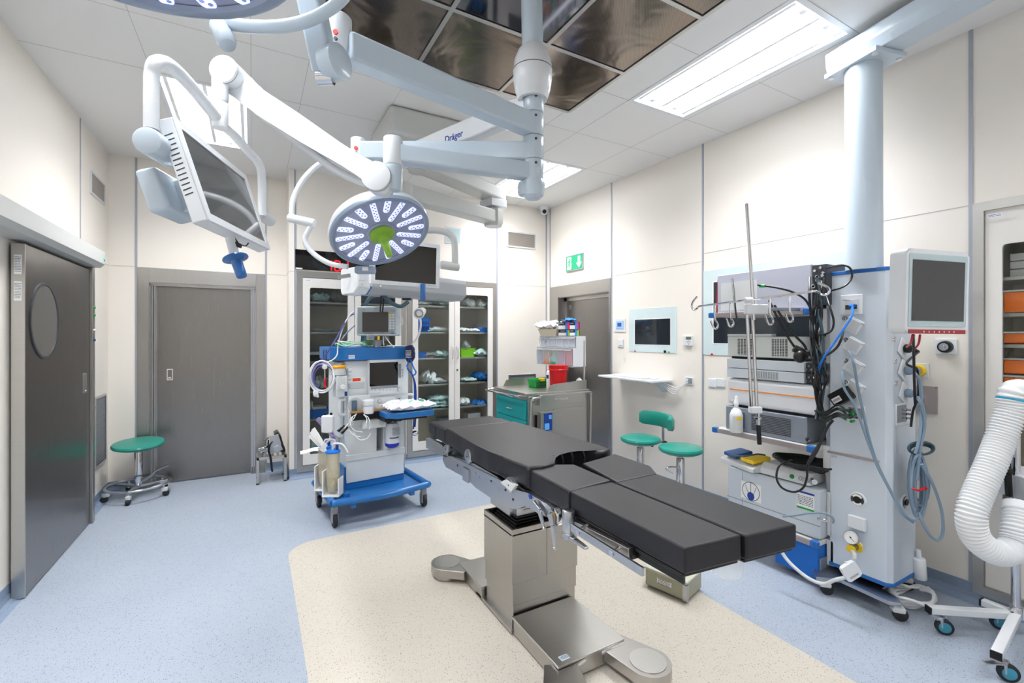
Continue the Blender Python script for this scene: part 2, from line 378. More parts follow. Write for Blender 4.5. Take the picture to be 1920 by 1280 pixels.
# walls (closed room; the near wall and the near half lie behind the camera)
D3 = (4.02, 5.02, 2.0)                                # right-hand door recess: y0, y1, top
CR = (-.35, .93, .1, 2.185)                            # right built-in cupboard recess
mb = MB()
mb.box(XR, XR + .3, D3[1], YD + .3, 0, H); mb.box(XR, XR + .3, CR[1], D3[0], 0, H); mb.box(XR, XR + .3, D3[0], D3[1], D3[2], H)
mb.box(XR, XR + .45, YN - .3, CR[0], 0, H); mb.box(XR, XR + .45, CR[0], CR[1], 0, CR[2]); mb.box(XR, XR + .45, CR[0], CR[1], CR[3], H)
struct(mb, 'wall_right', M_wall)
mb = MB(); mb.box(XL - .3, XL, YN - .3, YD + .3, 0, H); struct(mb, 'wall_left', M_wall)
mb = MB(); mb.box(XL - .3, XR + .3, YN - .3, YN, 0, H); struct(mb, 'wall_near', M_wall)
D2 = (-.89, .03, 2.02)
mb = MB(); mb.box(XL, D2[0], YD, YD + .3, 0, H); mb.box(D2[1], XJ, YD, YD + .3, 0, H); mb.box(D2[0], D2[1], YD, YD + .3, D2[2], H)
struct(mb, 'wall_back_left', M_wall)
CB = (.46, 1.5, 1.64, 2.7, .13, 2.11)                  # cupboard recesses in the back wall
mb = MB(); mb.box(XJ, CB[0], YC, YD + .3, 0, H); mb.box(CB[3], XR, YC, YD + .3, 0, H); mb.box(CB[1], CB[2], YC, YC + .45, CB[4], CB[5])
mb.box(CB[0], CB[3], YC, YD + .3, 0, CB[4]); mb.box(CB[0], CB[3], YC, YD + .3, CB[5], H)
mb.box(CB[0], CB[3], YC + .45, YD + .3, CB[4], CB[5]); struct(mb, 'wall_back', M_wall)
# vertical joint profiles and horizontal seams
mb = MB()
for y in (5.215, 3.98, 2.765, .985, -.4): mb.box(XR - .006, XR + .01, y - .009, y + .009, .1, H)
for x in (.385, 2.77): mb.box(x - .009, x + .009, YC - .006, YC + .01, .1, H)
mb.box(3.53, XR, YC - .006, YC, .1, H)
for x in (-.99, .125): mb.box(x - .009, x + .009, YD - .006, YD + .01, .1, H)
for y in (3.2, 4.88): mb.box(XL - .01, XL + .005, y - .006, y + .006, .1, H)
trim(mb, M_joint)
mb = MB()
for a, b, z in ((2.765, 3.98, 2.165), (.985, 2.765, 2.235), (3.98, 5.215, 2.165)): mb.box(XR - .002, XR, a, b, z, z + .004)
mb.box(2.77, XR, YC - .002, YC, 2.165, 2.169); mb.box(XJ, .385, YC - .002, YC, 2.165, 2.169); mb.box(XJ - .002, XJ, YC, YD, 2.165, 2.169)
mb.box(XL, -.99, YD - .002, YD, 2.165, 2.169); mb.box(.125, XJ, YD - .002, YD, 2.165, 2.169); mb.box(XL, XL + .002, 4.9, YD, 2.165, 2.169)
trim(mb, M_seam)
# coved skirting in the floor vinyl
def skirt(name, a, b, nrm):
    a, b, nrm = Vector(a), Vector(b), Vector(nrm); mb = MB(); pr = [(.0, .1), (.004, .1), (.005, .045), (.014, .02), (.035, .006), (.06, .0005)]
    for (o0, z0), (o1, z1) in zip(pr, pr[1:]):
        A = a + nrm * o0 + UP * z0; B = b + nrm * o0 + UP * z0; C = b + nrm * o1 + UP * z1; D = a + nrm * o1 + UP * z1; mb.quad(A, B, C, D)
    m = MAT.get('skirt') or mat('skirt', '8293aa', .45, var=.3, scale=160)
    return struct(mb, name, m, ang=60)
skirt('baseboard_right', (XR, YN, 0), (XR, 3.98, 0), (-1, 0, 0))
skirt('baseboard_back', (XR, YC, 0), (XJ, YC, 0), (0, -1, 0))
skirt('baseboard_jog', (XJ, YC, 0), (XJ, YD, 0), (-1, 0, 0))
skirt('baseboard_back_left', (XJ, YD, 0), (.125, YD, 0), (0, -1, 0)); skirt('baseboard_back_corner', (-.99, YD, 0), (XL, YD, 0), (0, -1, 0))
skirt('baseboard_left', (XL, YN, 0), (XL, YD, 0), (1, 0, 0))
# door 3 (right wall, end of room): steel frame, deep reveal, flush leaf
mb = MB(); y0, y1, zt = D3
mb.box(XR - .012, XR + .002, y1, 5.205, 0, 2.15, .002); mb.box(XR - .012, XR + .002, 3.99, y0, 0, 2.15, .002); mb.box(XR - .012, XR + .002, y0, y1, zt, 2.15, .002)
for (a, b, c, d, e, f) in ((XR, XR + .2, y1 - .006, y1, 0, zt), (XR, XR + .2, y0, y0 + .006, 0, zt), (XR, XR + .2, y0, y1, zt - .006, zt), (XR + .1, XR + .13, y1 - .05, y1, 0, zt), (XR + .1, XR + .13, y0, y1, zt - .05, zt)): mb.box(a, b, c, d, e, f)
door3 = struct(mb, 'door_3', M_steel)
mb = MB(); mb.box(XR + .13, XR + .17, y0, y1, .008, zt); mb.build('door_leaf', M_door, door3)
mb = MB(); mb.box(XR + .125, XR + .131, y1 - .11, y1 - .06, 1.84, 1.9, .002); mb.build('lock_plate', M_satin, door3)
# door 2 (back left wall)
mb = MB(); x0, x1, zt = D2
mb.box(-.985, x0, YD - .012, YD + .002, 0, 2.165, .002); mb.box(x1, .118, YD - .012, YD + .002, 0, 2.165, .002); mb.box(x0, x1, YD - .012, YD + .002, zt, 2.165, .002)
for s, q in ((.011, .03), (.03, .06), (.05, .1)):
    mb.box(x0 - .01 + s, x0 + s, YD, YD + q, 0, zt - s * .6); mb.box(x1 - s, x1 + .01 - s, YD, YD + q, 0, zt - s * .6); mb.box(x0, x1, YD, YD + q, zt - s * .6, zt + .01 - s * .6)
door2 = struct(mb, 'door_2', M_steel)
mb = MB(); mb.box(x0 + .05, x1 - .04, YD + .06, YD + .1, .012, zt - .03); mb.build('door_leaf', M_door, door2)
mb = MB(); mb.box(x0 + .045, x0 + .055, YD + .05, YD + .062, .01, zt - .04); mb.build('edge_strip', M_satin, door2)
p = PY(314, 688, YD + .06); mb = MB(); ringplate(mb, rr(.05, .115, .004), rr(.036, .095, .003), (p.x + .02, YD + .06, 1.1), (1, 0, 0), UP, .006); mb.box(p.x + .005, p.x + .032, YD + .053, YD + .058, 1.06, 1.075); mb.build('recessed_pull', M_chrome, door2)
# door 1 (left wall, sliding, with porthole) and its header track
X1, X0 = -1.13, -1.185
mb = MB(); mb.box(X0, X1, 3.64, 4.815, .006, 2.02, .003); door1 = struct(mb, 'door_1', M_door)
mb = MB(); mb.box(X0 - .001, X1 + .001, 3.636, 3.648, .006, 2.02, .001); mb.build('edge_strip', M_steelh, door1)
mb = MB(); mb.box(XL, X1 + .02, 4.825, 4.885, .006, 2.04, .003); mb.build('end_post', M_steel, door1)
oc, oz, ow, oh = 3.925, 1.59, .43, .46
def oval(w, h, k=40): return [(w / 2 * math.cos(2 * PI * i / k), h / 2 * math.sin(2 * PI * i / k)) for i in range(k)]
mb = MB(); ringplate(mb, oval(.45, .475), oval(.42, .445), (X1, oc, oz), (0, 1, 0), UP, .006); mb.build('porthole_rim', M_dgrey, door1)
mb = MB(); mb.prism(oval(.42, .445), (X1 + .0005, oc, oz), (0, 1, 0), UP, .002); mb.build('porthole_glass', mat('porthole_glass', '8d8a86', .06, metal=.6, var=.05), door1)
mb = MB(); ringplate(mb, rr(.06, .15, .004), rr(.04, .125, .003), (X1, 4.71, 1.13), (0, 1, 0), UP, .005); mb.build('recessed_pull', M_chrome, door1)
for z in (1.9, 1.75):
    mb = MB(); mb.box(X0 + .012, X1 - .012, 3.6335, 3.6365, z - .055, z + .055); lb = mb.build('label', M_paper, door1)
    mb = MB(); smallprint(mb, ((X0 + X1) / 2, 3.6334, z), (1, 0, 0), UP, .026, .09, 10); mb.build('small_print', M_ink, lb)
mb = MB(); XH = -1.05
mb.prism([(XL, 2.19), (XH - .03, 2.175), (XH, 2.165), (XH, 2.06), (XH - .02, 2.035), (XL, 2.03)], (0, 4.895, 0), (1, 0, 0), UP, 0.0001) if 0 else None
pr = [(XL, 2.2), (XH - .02, 2.185), (XH, 2.175), (XH, 2.075), (XH - .03, 2.045), (XL, 2.04)]
mb.prism(pr, (0, 4.895, 0), (1, 0, 0), UP, 2.6)
hd = solo(mb, 'door_header', M_pgrey, 'long pale grey enamelled track housing above the sliding porthole door', 'door header', (XL, 4, 2.04))
mb = MB(); mb.cyl((XH + .004, 4.84, 2.115), (XH - .01, 4.84, 2.115), .011); mb.build('green_lamp', mat('green_indicator', '1fd0a0', .3, emit='20e0b0', es=1.2), hd)
mb = MB(); mb.cyl((XH + .004, 4.868, 2.108), (XH - .01, 4.868, 2.108), .009); mb.build('red_button', M_red, hd)
for i, (z, c) in enumerate(((1.72, M_green), (1.66, M_green), (1.54, M_paper), (1.46, M_navy))):
    mb = MB(); mb.cyl((X1 + .02, 4.855, z), (X1 + .03, 4.855, z), .009); mb.build('button', c, door1)
# ================================================================ CEILING: laminar diffuser, light boxes, covers
mesh_m = bpy.data.materials.new('perforated_steel'); mesh_m.use_nodes = True
def perf(m):
    nt = m.node_tree; N = nt.nodes; L = nt.links; b = N['Principled BSDF']
    tc = N.new('ShaderNodeTexCoord'); mp = N.new('ShaderNodeMapping'); mp.inputs['Rotation'].default_value = (0, 0, .785); L.new(tc.outputs['Object'], mp.inputs[0])
    vo = N.new('ShaderNodeTexVoronoi'); vo.inputs['Scale'].default_value = 130; vo.inputs['Randomness'].default_value = 0; L.new(mp.outputs[0], vo.inputs[0])
    lt = N.new('ShaderNodeMath'); lt.operation = 'LESS_THAN'; lt.inputs[1].default_value = .32; L.new(vo.outputs['Distance'], lt.inputs[0])
    mx = N.new('ShaderNodeMix'); mx.data_type = 'RGBA'; mx.inputs['A'].default_value = lin('8d8278'); mx.inputs['B'].default_value = lin('1a1817'); L.new(lt.outputs[0], mx.inputs['Factor'])
    L.new(mx.outputs['Result'], b.inputs['Base Color']); b.inputs['Metallic'].default_value = 1
    no = N.new('ShaderNodeTexNoise'); no.inputs['Scale'].default_value = 2.5; no.inputs['Distortion'].default_value = 1.2; L.new(tc.outputs['Object'], no.inputs[0])
    bp = N.new('ShaderNodeBump'); bp.inputs['Strength'].default_value = .25; bp.inputs['Distance'].default_value = .03; L.new(no.outputs[0], bp.inputs['Height']); L.new(bp.outputs[0], b.inputs['Normal'])
    b.inputs['Roughness'].default_value = .16
perf(mesh_m)
lam = thing('laminar_air_diffuser', 'perforated stainless steel air diffuser field in the ceiling above the operating table', 'air diffuser', (1.2, 1.35, H - .02))
gx = [.31, .91, 1.51, 2.11]; gy = [-.15, .45, 1.05, 1.65, 2.25, 2.85]
for i in range(3):
    for j in range(5):
        solid = (i == 1 and j == 3)
        mb = MB(); mb.box(gx[i] + .018, gx[i + 1] - .018, gy[j] + .018, gy[j + 1] - .018, H - .018, H - .012)
        mb.build('solid_panel' if solid else 'perforated_panel', mat('mirror_steel', '77777c', .05, metal=1, var=.05) if solid else mesh_m, lam)
mb = MB()
for x in gx: mb.box(x - .013, x + .013, gy[0], gy[-1], H - .026, H - .001, .003)
for y in gy: mb.box(gx[0], gx[-1], y - .013, y + .013, H - .0255, H - .0015, .003)
mb.build('grid_frame', M_steelh, lam)
# open centre bay with things seen above it
# fluorescent light boxes
M_refl = mat('light_box_white', 'f7f8fa', .3, var=.01); M_tube = mat('fluorescent_tube', 'ffffff', .3, emit='f6faff', es=6)
lab = ['long ceiling light box, nearest one, between the air diffuser and the blue-grey beam', 'ceiling light box near the security camera, partly behind the lamp arm column', 'ceiling light box behind the tilted monitor on the left', 'ceiling light box directly above the round lamp head on the left side', 'ceiling light box behind the camera on the cupboard side', 'ceiling light box behind the camera on the sliding door side']
for k, (x0, x1, y0, y1) in enumerate(LIGHTS):
    t = thing('ceiling_light', lab[k], 'ceiling light', ((x0 + x1) / 2, (y0 + y1) / 2, H), group='recessed ceiling light boxes')
    mb = MB(); a, b, c, d = x0, x1, y0, y1; zt = H + .07
    for q in (((a, c, H), (a, d, H), (a, d, zt), (a, c, zt)), ((b, c, H), (b, d, H), (b, d, zt), (b, c, zt)), ((a, c, H), (b, c, H), (b, c, zt), (a, c, zt)), ((a, d, H), (b, d, H), (b, d, zt), (a, d, zt)), ((a, c, zt), (b, c, zt), (b, d, zt), (a, d, zt))): mb.quad(*q)
    mb.build('housing', M_refl, t)
    mb = MB(); w = x1 - x0
    o_ = [(-w / 2 - .02, -(d - c) / 2 - .02), (w / 2 + .02, -(d - c) / 2 - .02), (w / 2 + .02, (d - c) / 2 + .02), (-w / 2 - .02, (d - c) / 2 + .02)]
    i_ = [(-w / 2 + .012, -(d - c) / 2 + .012), (w / 2 - .012, -(d - c) / 2 + .012), (w / 2 - .012, (d - c) / 2 - .012), (-w / 2 + .012, (d - c) / 2 - .012)]
    ringplate(mb, o_, i_, ((a + b) / 2, (c + d) / 2, H - .004), (1, 0, 0), (0, 1, 0), .004); mb.build('trim_frame', M_white, t)
    for f in (.28, .72):
        xx = a + w * f
        mb = MB(); mb.cyl((xx, c + .07, H + .03), (xx, d - .07, H + .03), .013, seg=12); mb.build('tube', M_tube, t)
        for ya, yb in ((c + .035, c + .07), (d - .07, d - .035)): MB().box(xx - .02, xx + .02, ya, yb, H + .01, H + .05, .004).build('lamp_holder', M_white, t)
    mb = MB()
    for f in (.08, .5, .92): mb.prism([(-.012, .0), (.012, 0), (.003, .05), (-.003, .05)], (a + w * f, c + .03, H + .005), (1, 0, 0), UP, -(d - c - .06))
    mb.build('reflector', M_refl, t)
# ceiling cover of the second pendant
mb = MB(); mb.box(.89, 1.5, 3.42, 4.04, H - .22, H, .03); 
cov = solo(mb, 'pendant_ceiling_cover', M_pgrey, 'square pale grey ceiling cover box behind the lamp arms', 'ceiling cover', (1.2, 3.7, H - .22))
# dome camera in the corner
cc = Vector((3.42, 5.17, H))
t = thing('security_camera', 'small white dome security camera in the far ceiling corner', 'security camera', cc)
mb = MB(); mb.lathe([(0, 0), (.055, 0), (.058, -.03), (.05, -.05), (0, -.05)], cc, UP); mb.ball(cc + Vector((0, 0, -.06)), .05); mb.build('body', M_white, t)
dv = Vector((-.45, -.8, -.35)).normalized(); mb = MB(); mb.cyl(cc + Vector((0, 0, -.06)) + dv * .03, cc + Vector((0, 0, -.06)) + dv * .053, .028); mb.build('lens', M_black, t)
# ================================================================ CUPBOARDS IN THE BACK WALL
SH = [1.86, 1.535, 1.22, .9, .6]
def cupboard(name, x0, x1, label, dlab):
    yf = YC
    t = thing(name, label, 'cupboard', ((x0 + x1) / 2, yf, .12))
    mb = MB(); w = x1 - x0; cx = (x0 + x1) / 2; cz = (.12 + 2.12) / 2 + .0
    ringplate(mb, [(-w / 2 - .055, -1.06), (w / 2 + .055, -1.06), (w / 2 + .055, 1.055), (-w / 2 - .055, 1.055)], [(-w / 2, -1.0), (w / 2, -1.0), (w / 2, .99), (-w / 2, .99)], (cx, yf + .001, 1.12), (1, 0, 0), UP, .014)
    mb.build('frame', M_steel, t)
    mb = MB(); a, b, c, d = x0 + .01, x1 - .01, yf + .02, yf + .44
    for q in (((a, d, .13), (b, d, .13), (b, d, 2.1), (a, d, 2.1)), ((a, c, .13), (a, d, .13), (a, d, 2.1), (a, c, 2.1)), ((b, c, .13), (b, d, .13), (b, d, 2.1), (b, c, 2.1)), ((a, c, .135), (b, c, .135), (b, d, .135), (a, d, .135)), ((a, c, 2.095), (b, c, 2.095), (b, d, 2.095), (a, d, 2.095))): mb.quad(*q)
    mb.build('cabinet_lining', M_cab, t)
    for z in SH:
        mb = MB(); mb.box(a + .002, b - .002, c + .03, d, z - .022, z, .003); mb.build('shelf', M_shelf, t)
    dw = (x1 - x0) / 2
    for k in (0, 1):
        xa = x0 + k * dw + .003; xb = xa + dw - .006; mx = (xa + xb) / 2; w = xb - xa; h = 1.97; zc = 1.118
        mb = MB(); ringplate(mb, rr(w, h, .004), rr(w - .135, h - .2, .02), (mx, yf - .004, zc), (1, 0, 0), UP, .02); dr = mb.build('door', M_cabw, t)
        mb = MB(); mb.quad(*[(mx + a_ * (w - .125) / 2, yf + .003, zc + b_ * (h - .19) / 2) for a_, b_ in ((-1, -1), (1, -1), (1, 1), (-1, 1))]); mb.build('glass_pane', M_glass, dr)
        hx = xb - .03 if k == 0 else xa + .03
        mb = MB(); mb.tube([(hx, yf - .024, 1.21), (hx, yf - .052, 1.22), (hx, yf - .052, 1.35), (hx, yf - .024, 1.36)], .0055, smooth=3); mb.build('handle', M_chrome, dr)
        if k:
            mb = MB(); mb.cyl((hx, yf - .034, 1.07), (hx, yf - .02, 1.07), .012); mb.build('lock', M_chrome, dr)
    lb = MB(); lb.plate((x0 + .06, yf - .0245, 2.08), (1, 0, 0), UP, .05, .02, -.0006); l = lb.build('label', M_paper, t)
    mb = MB(); smallprint(mb, (x0 + .06, yf - .025, 2.078), (1, 0, 0), UP, .045, .012, 2); mb.build('small_print', M_inkb, l)
    return t
cupboard('glass_cupboard', .455, 1.505, 'built-in glass-door cupboard on the left, behind the anaesthesia machine', '')
cupboard('glass_cupboard', 1.635, 2.70, 'built-in glass-door cupboard on the right, beside the teal drawer trolley', '')
def pouch(c, w, d, h, rz=0, rx=0, ry=0, seed=0, n=9, crump=.35):
    rnd = random.Random(seed); mb = MB(); T = Matrix.Translation(Vector(c)) @ Matrix.Rotation(rz, 4, 'Z') @ Matrix.Rotation(rx, 4, 'X') @ Matrix.Rotation(ry, 4, 'Y')
    ns = [[rnd.uniform(-1, 1) for _ in range(n + 1)] for _ in range(n + 1)]; G = []
    for s in (1, -1):
        R = []
        for i in range(n + 1):
            row = []
            for j in range(n + 1):
                u, v = i / n * 2 - 1, j / n * 2 - 1; e = max(0, 1 - u ** 4) * max(0, 1 - v ** 4)
                z = h / 2 * (s * e ** .6 * (1 - crump * .5 + crump * ns[i][j]) + 1) + h * .25 * ns[i][j] * (.3 if e > .01 else .8)
                row.append(mb.bm.verts.new(T @ Vector((u * w / 2 * (1 + .04 * ns[j][i]), v * d / 2 * (1 + .04 * ns[i][j]), max(0.001, z) if not (rx or ry) else z))))
            R.append(row)
        G.append(R)
        for i in range(n):
            for j in range(n): mb.bm.faces.new((R[i][j], R[i + 1][j], R[i + 1][j + 1], R[i][j + 1]))
    bmesh.ops.remove_doubles(mb.bm, verts=mb.bm.verts[:], dist=1e-5)
    for a in (0, n):
        for k in range(n):
            for q in ((G[0][a][k], G[0][a][k + 1], G[1][a][k + 1], G[1][a][k]), (G[0][k][a], G[0][k + 1][a], G[1][k + 1][a], G[1][k][a])):
                if all(v.is_valid for v in q) and len(set(q)) == 4:
                    try: mb.bm.faces.new(q)
                    except ValueError: pass
    return mb
yq = YC + .17
PK = [  # px, py of the base centre, width, depth, height, tilt, material, label
 (597, 566, .2, .2, .1, 0, M_wrapg, 'clear and pale green packs heaped on the top shelf of the left cupboard'),
 (634, 566, .2, .22, .12, .2, M_film, 'shiny film-wrapped pack on the top shelf of the left cupboard, right side'),
 (602, 565, .16, .06, .025, 0, M_wrap, 'thin white pack with a green end, front edge of the top left-cupboard shelf'),
 (612, 622, .34, .25, .035, 0, M_wrap, 'flat stack of white film-wrapped sheets on the second shelf of the left cupboard'),
 (592, 731, .05, .15, .13, .1, M_wrap, 'leftmost of the upright white packets behind the coiled leads'),
 (604, 731, .05, .15, .14, -.1, M_wrap, 'second upright white packet behind the coiled leads'),
 (616, 731, .05, .15, .13, .15, M_wrap, 'third upright white packet behind the coiled leads'),
 (628, 731, .05, .15, .14, 0, M_wrap, 'rightmost upright white packet behind the coiled leads'),
 (592, 838, .22, .3, .26, 0, M_wrapg, 'bulky teal green bundle on the floor of the left cupboard'),
 (790, 574, .2, .2, .05, .1, M_wrap, 'white pouch in clear film on the top right-cupboard shelf, far left'),
 (812, 574, .16, .2, .09, .3, M_film, 'stiff clear pouch standing up on the top right-cupboard shelf'),
 (828, 575, .17, .2, .06, 0, M_wrapg, 'pale green pouch on the top right-cupboard shelf, left door'),
 (872, 575, .15, .2, .12, .5, M_wrap, 'folded white pack leaning on the top right-cupboard shelf, behind the right door'),
 (892, 576, .1, .2, .1, .7, M_wrap, 'narrow twisted white pack, middle of the top shelf behind the right door'),
 (906, 576, .14, .2, .07, -.3, M_wrapg, 'pale pack at the right end of the top shelf behind the right door'),
 (819, 623, .24, .2, .06, 0, M_wrap, 'plump white pack on the second shelf beside the blue crate'),
 (802, 623, .1, .2, .03, 0, M_wrapg, 'small grey-green packet between the blue crate and the plump white pack'),
 (866, 623, .15, .2, .05, 0, M_wrap, 'white pouch at the left end of the second shelf behind the right door'),
 (885, 623, .15, .2, .045, .15, M_wrap, 'crumpled white pouch left of the small blue tray'),
 (808, 670, .26, .25, .06, 0, M_film, 'pile of clear tubing pouches on the third shelf, left part'),
 (827, 670, .2, .25, .08, .2, M_wrapg, 'pale green tubing pouch on the third shelf, right part'),
 (897, 669, .23, .25, .09, .1, M_wrapg, 'pale green folded pack right of the lime green box'),
 (868, 658, .1, .2, .12, .2, M_film, 'upright clear packets standing in the lime green box'),
 (797, 719, .17, .2, .15, .55, M_wrap, 'tall white folded pack leaning on the fourth shelf'),
 (820, 719, .2, .2, .06, .1, M_wrap, 'low boat-shaped white pack on the fourth shelf'),
 (875, 714, .2, .25, .05, 0, M_wrapg, 'flat pale green packs on the fourth shelf left of the blue drape'),
 (902, 714, .2, .25, .1, .15, M_wrapb, 'bright blue folded drape on the fourth shelf'),
 (790, 764, .18, .2, .09, .3, M_wrapb, 'blue folded pack on the fifth shelf behind the machine tray'),
 (822, 766, .28, .25, .05, 0, M_wrapg, 'lowest of the three pale green pouches stacked on the fifth shelf'),
 (824, 757, .26, .25, .06, .12, M_wrapg, 'middle one of the three pale green pouches stacked on the fifth shelf'),
 (822, 749, .28, .25, .06, -.1, M_wrapg, 'top one of the three pale green pouches stacked on the fifth shelf'),
 (868, 761, .14, .25, .09, 0, M_wrap, 'pale rolled packs on the fifth shelf left of the blue packet'),
 (897, 762, .22, .22, .09, 0, M_wrapb, 'bright blue packet with white label on the fifth shelf')]
for k, (px, py, w, d, h, rx, m, lb) in enumerate(PK):
    p = PY(px, py, yq); 
    zs = min(SH + [.135], key=lambda z: abs(z - p.z)); z = zs + .003 if abs(zs - p.z) < .03 else p.z
    if 'floor of' in lb: z = .14
    solo(pouch((p.x, yq - (.02 if d < .21 else 0), z), w, d, h, ry=rx * .8 if h > .05 else 0, rz=random.uniform(-.2, .2), seed=k, crump=.5), 'sterile_pack', m, lb, 'medical pack', group='packs in the cupboards')
def crate(x, y, z, w, d, h, m, label, name='storage_crate', cat='crate', holes=True, taper_=.9, rz=0):
    t = thing(name, label, cat, (x, y, z), rz); mb = MB(); e = .003
    for s in (1, 0):
        pass
    b = mb.bm; o = lambda k, zz, kk: [Vector((sx * (w / 2 * kk - k), sy * (d / 2 * kk - k), zz)) for sx, sy in ((-1, -1), (1, -1), (1, 1), (-1, 1))]
    L = [o(0, 0, taper_), o(0, h, 1), o(-.006, h, 1), o(-.006, h + .004, 1), o(e, h + .004, 1), o(e, e, taper_)]
    V = [[b.verts.new(v) for v in q] for q in L]
    for A, B in zip(V, V[1:]):
        for i in range(4): b.faces.new((A[i], A[(i + 1) % 4], B[(i + 1) % 4], B[i]))
    b.faces.new(V[0][::-1]); b.faces.new(V[-1])
    mb.build('tub', m, t, local=True)
    if holes:
        mb = MB(); n = int(w / .022)
        for i in range(n):
            xx = -w / 2 * .85 + w * .85 * (i + .5) / n
            mb.box(xx - .005, xx + .005, -d / 2 * .97 - .003, -d / 2 * .97 + .003, h * .15, h * .42); mb.box(xx - .005, xx + .005, -d / 2 * .985 - .003, -d / 2 * .985 + .003, h * .55, h * .75)
        mb.build('slot_row', M_navy if m is M_bblue else M_dgrey, t, local=True)
    return t
p = PY(789, 623, yq); crate(p.x, yq, 1.536, .16, .22, .17, M_bblue, 'slotted blue plastic crate on the second shelf of the right cupboard')
p = PY(903, 623, yq); crate(p.x, yq, 1.536, .17, .2, .06, M_bblue, 'small low blue tray on the second shelf behind the right door', holes=False)
p = PY(784, 669, yq); crate(p.x + .02, yq, 1.221, .1, .2, .07, M_bblue, 'blue box at the left end of the third shelf', holes=False)
p = PY(872, 668, yq); crate(p.x, yq, 1.221, .2, .2, .11, mat('lime_box', '86d41e', .4), 'lime green open box on the third shelf behind the right door', 'storage_box', 'box', False)
p = PY(594, 783, yq); crate(p.x, yq, .601, .23, .2, .09, M_bblue, 'blue open tray on the fifth shelf of the left cupboard', holes=False)
p = PY(596, 775, yq); solo(MB().box(p.x - .08, p.x + .08, yq - .08, yq + .08, .61, .72, .004), 'carton', M_lgrey, 'pale grey carton standing in the blue tray of the left cupboard', 'box')
p = PY(580, 783, yq); solo(MB().box(p.x - .04, p.x + .03, yq - .08, yq + .08, .601, .78, .004), 'carton', M_paper, 'upright white carton left of the blue tray in the left cupboard', 'box')
p = PY(590, 671, yq); solo(MB().box(p.x - .1, p.x + .2, yq - .14, yq + .14, 1.221, 1.285, .004), 'flat_case', M_black, 'black flat case on the third shelf of the left cupboard', 'case')
solo(MB().box(p.x - .1, p.x + .13, yq - .14, yq + .14, 1.286, 1.32, .004), 'flat_carton', M_lgrey, 'pale flat carton lying on the black case in the left cupboard', 'box')
p = PY(828, 790, yq); solo(MB().box(p.x - .02, p.x + .2, yq, yq + .16, .136, .45, .004), 'carton', M_grey, 'grey carton on the floor of the right cupboard, left door', 'box')
p = PY(888, 790, yq); solo(MB().box(p.x - .08, p.x + .1, yq, yq + .16, .136, .48, .004), 'carton', M_lgrey, 'greenish grey carton on the floor of the right cupboard, right door', 'box')
p = PY(700, 560, yq); solo(MB().box(p.x - .2, p.x + .18, yq - .1, yq + .1, 1.861, 2.05, .006), 'storage_case', mat('slate_blue_plastic', '46586b', .4), 'slate blue case on the top shelf of the left cupboard, behind the dark hoses', 'case')
# right-hand wall cupboard, nearest the camera: orange trays behind glass
t = thing('wall_cupboard', 'built-in glass-door cupboard with orange trays in the right-hand wall', 'cupboard', (XR, .3, .1))
y0, y1, z0, z1 = CR[0], CR[1], .1, 2.19
mb = MB(); w = y1 - y0; zc = (z0 + z1) / 2; h = z1 - z0
u = (0, -1, 0)
ringplate(mb, [(-w / 2 - .045, -h / 2 - .05), (w / 2 + .045, -h / 2 - .05), (w / 2 + .045, h / 2 + .05), (-w / 2 - .045, h / 2 + .05)], [(-w / 2, -h / 2), (w / 2, -h / 2), (w / 2, h / 2), (-w / 2, h / 2)], (XR - .001, (y0 + y1) / 2, zc), u, UP, .012); mb.build('frame', M_steelh, t)
mb = MB(); a, b, c, d = XR + .03, XR + .44, y0 + .01, y1 - .01
for q in (((b, c, z0), (b, d, z0), (b, d, z1), (b, c, z1)), ((a, c, z0), (b, c, z0), (b, c, z1), (a, c, z1)), ((a, d, z0), (b, d, z0), (b, d, z1), (a, d, z1)), ((a, c, z0 + .005), (a, d, z0 + .005), (b, d, z0 + .005), (b, c, z0 + .005)), ((a, c, z1 - .005), (a, d, z1 - .005), (b, d, z1 - .005), (b, c, z1 - .005))): mb.quad(*q)
mb.build('cabinet_lining', M_cab, t)
for z in (1.82, 1.62, 1.45, 1.0, .62):
    mb = MB(); mb.box(a + .03, b, c + .002, d - .002, z - .02, z, .002); mb.build('shelf', M_shelf, t)
for k in (0, 1):
    ya = y1 - .003 - k * w / 2; yb = ya - w / 2 + .006; ww = ya - yb
    mb = MB(); ringplate(mb, rr(ww, h - .01, .004), rr(ww - .13, h - .39, .02), (XR + .002, (ya + yb) / 2, zc + .0), u, UP, -.02); dr = mb.build('door', M_cabw, t)
    mb = MB(); mb.quad(*[(XR + .009, (ya + yb) / 2 + a_ * (ww - .12) / 2, zc + b_ * (h - .38) / 2) for a_, b_ in ((-1, -1), (1, -1), (1, 1), (-1, 1))]); mb.build('glass_pane', M_glass, dr)
    hy = yb + .03 if k == 0 else ya - .03
    mb = MB(); mb.tube([(XR - .018, hy, 1.2), (XR - .045, hy, 1.21), (XR - .045, hy, 1.34), (XR - .018, hy, 1.35)], .0055, smooth=3); mb.build('handle', M_chrome, dr)
mb = MB(); mb.plate((XR - .019, y1 - .045, 2.155), u, UP, .06, .02, .0006); l = mb.build('label', M_paper, t)
mb = MB(); smallprint(mb, (XR - .0198, y1 - .045, 2.153), u, UP, .05, .014, 2); mb.build('small_print', M_inkb, l)
zz = [(1.65, .14, 'top'), (1.23, .07, 'upper middle'), (1.31, .07, 'upper'), (1.02, .08, 'middle'), (1.12, .08, 'upper-centre'), (.16, .1, 'bottom'), (.27, .1, 'second lowest'), (.38, .1, 'third lowest'), (.49, .1, 'fourth lowest')]
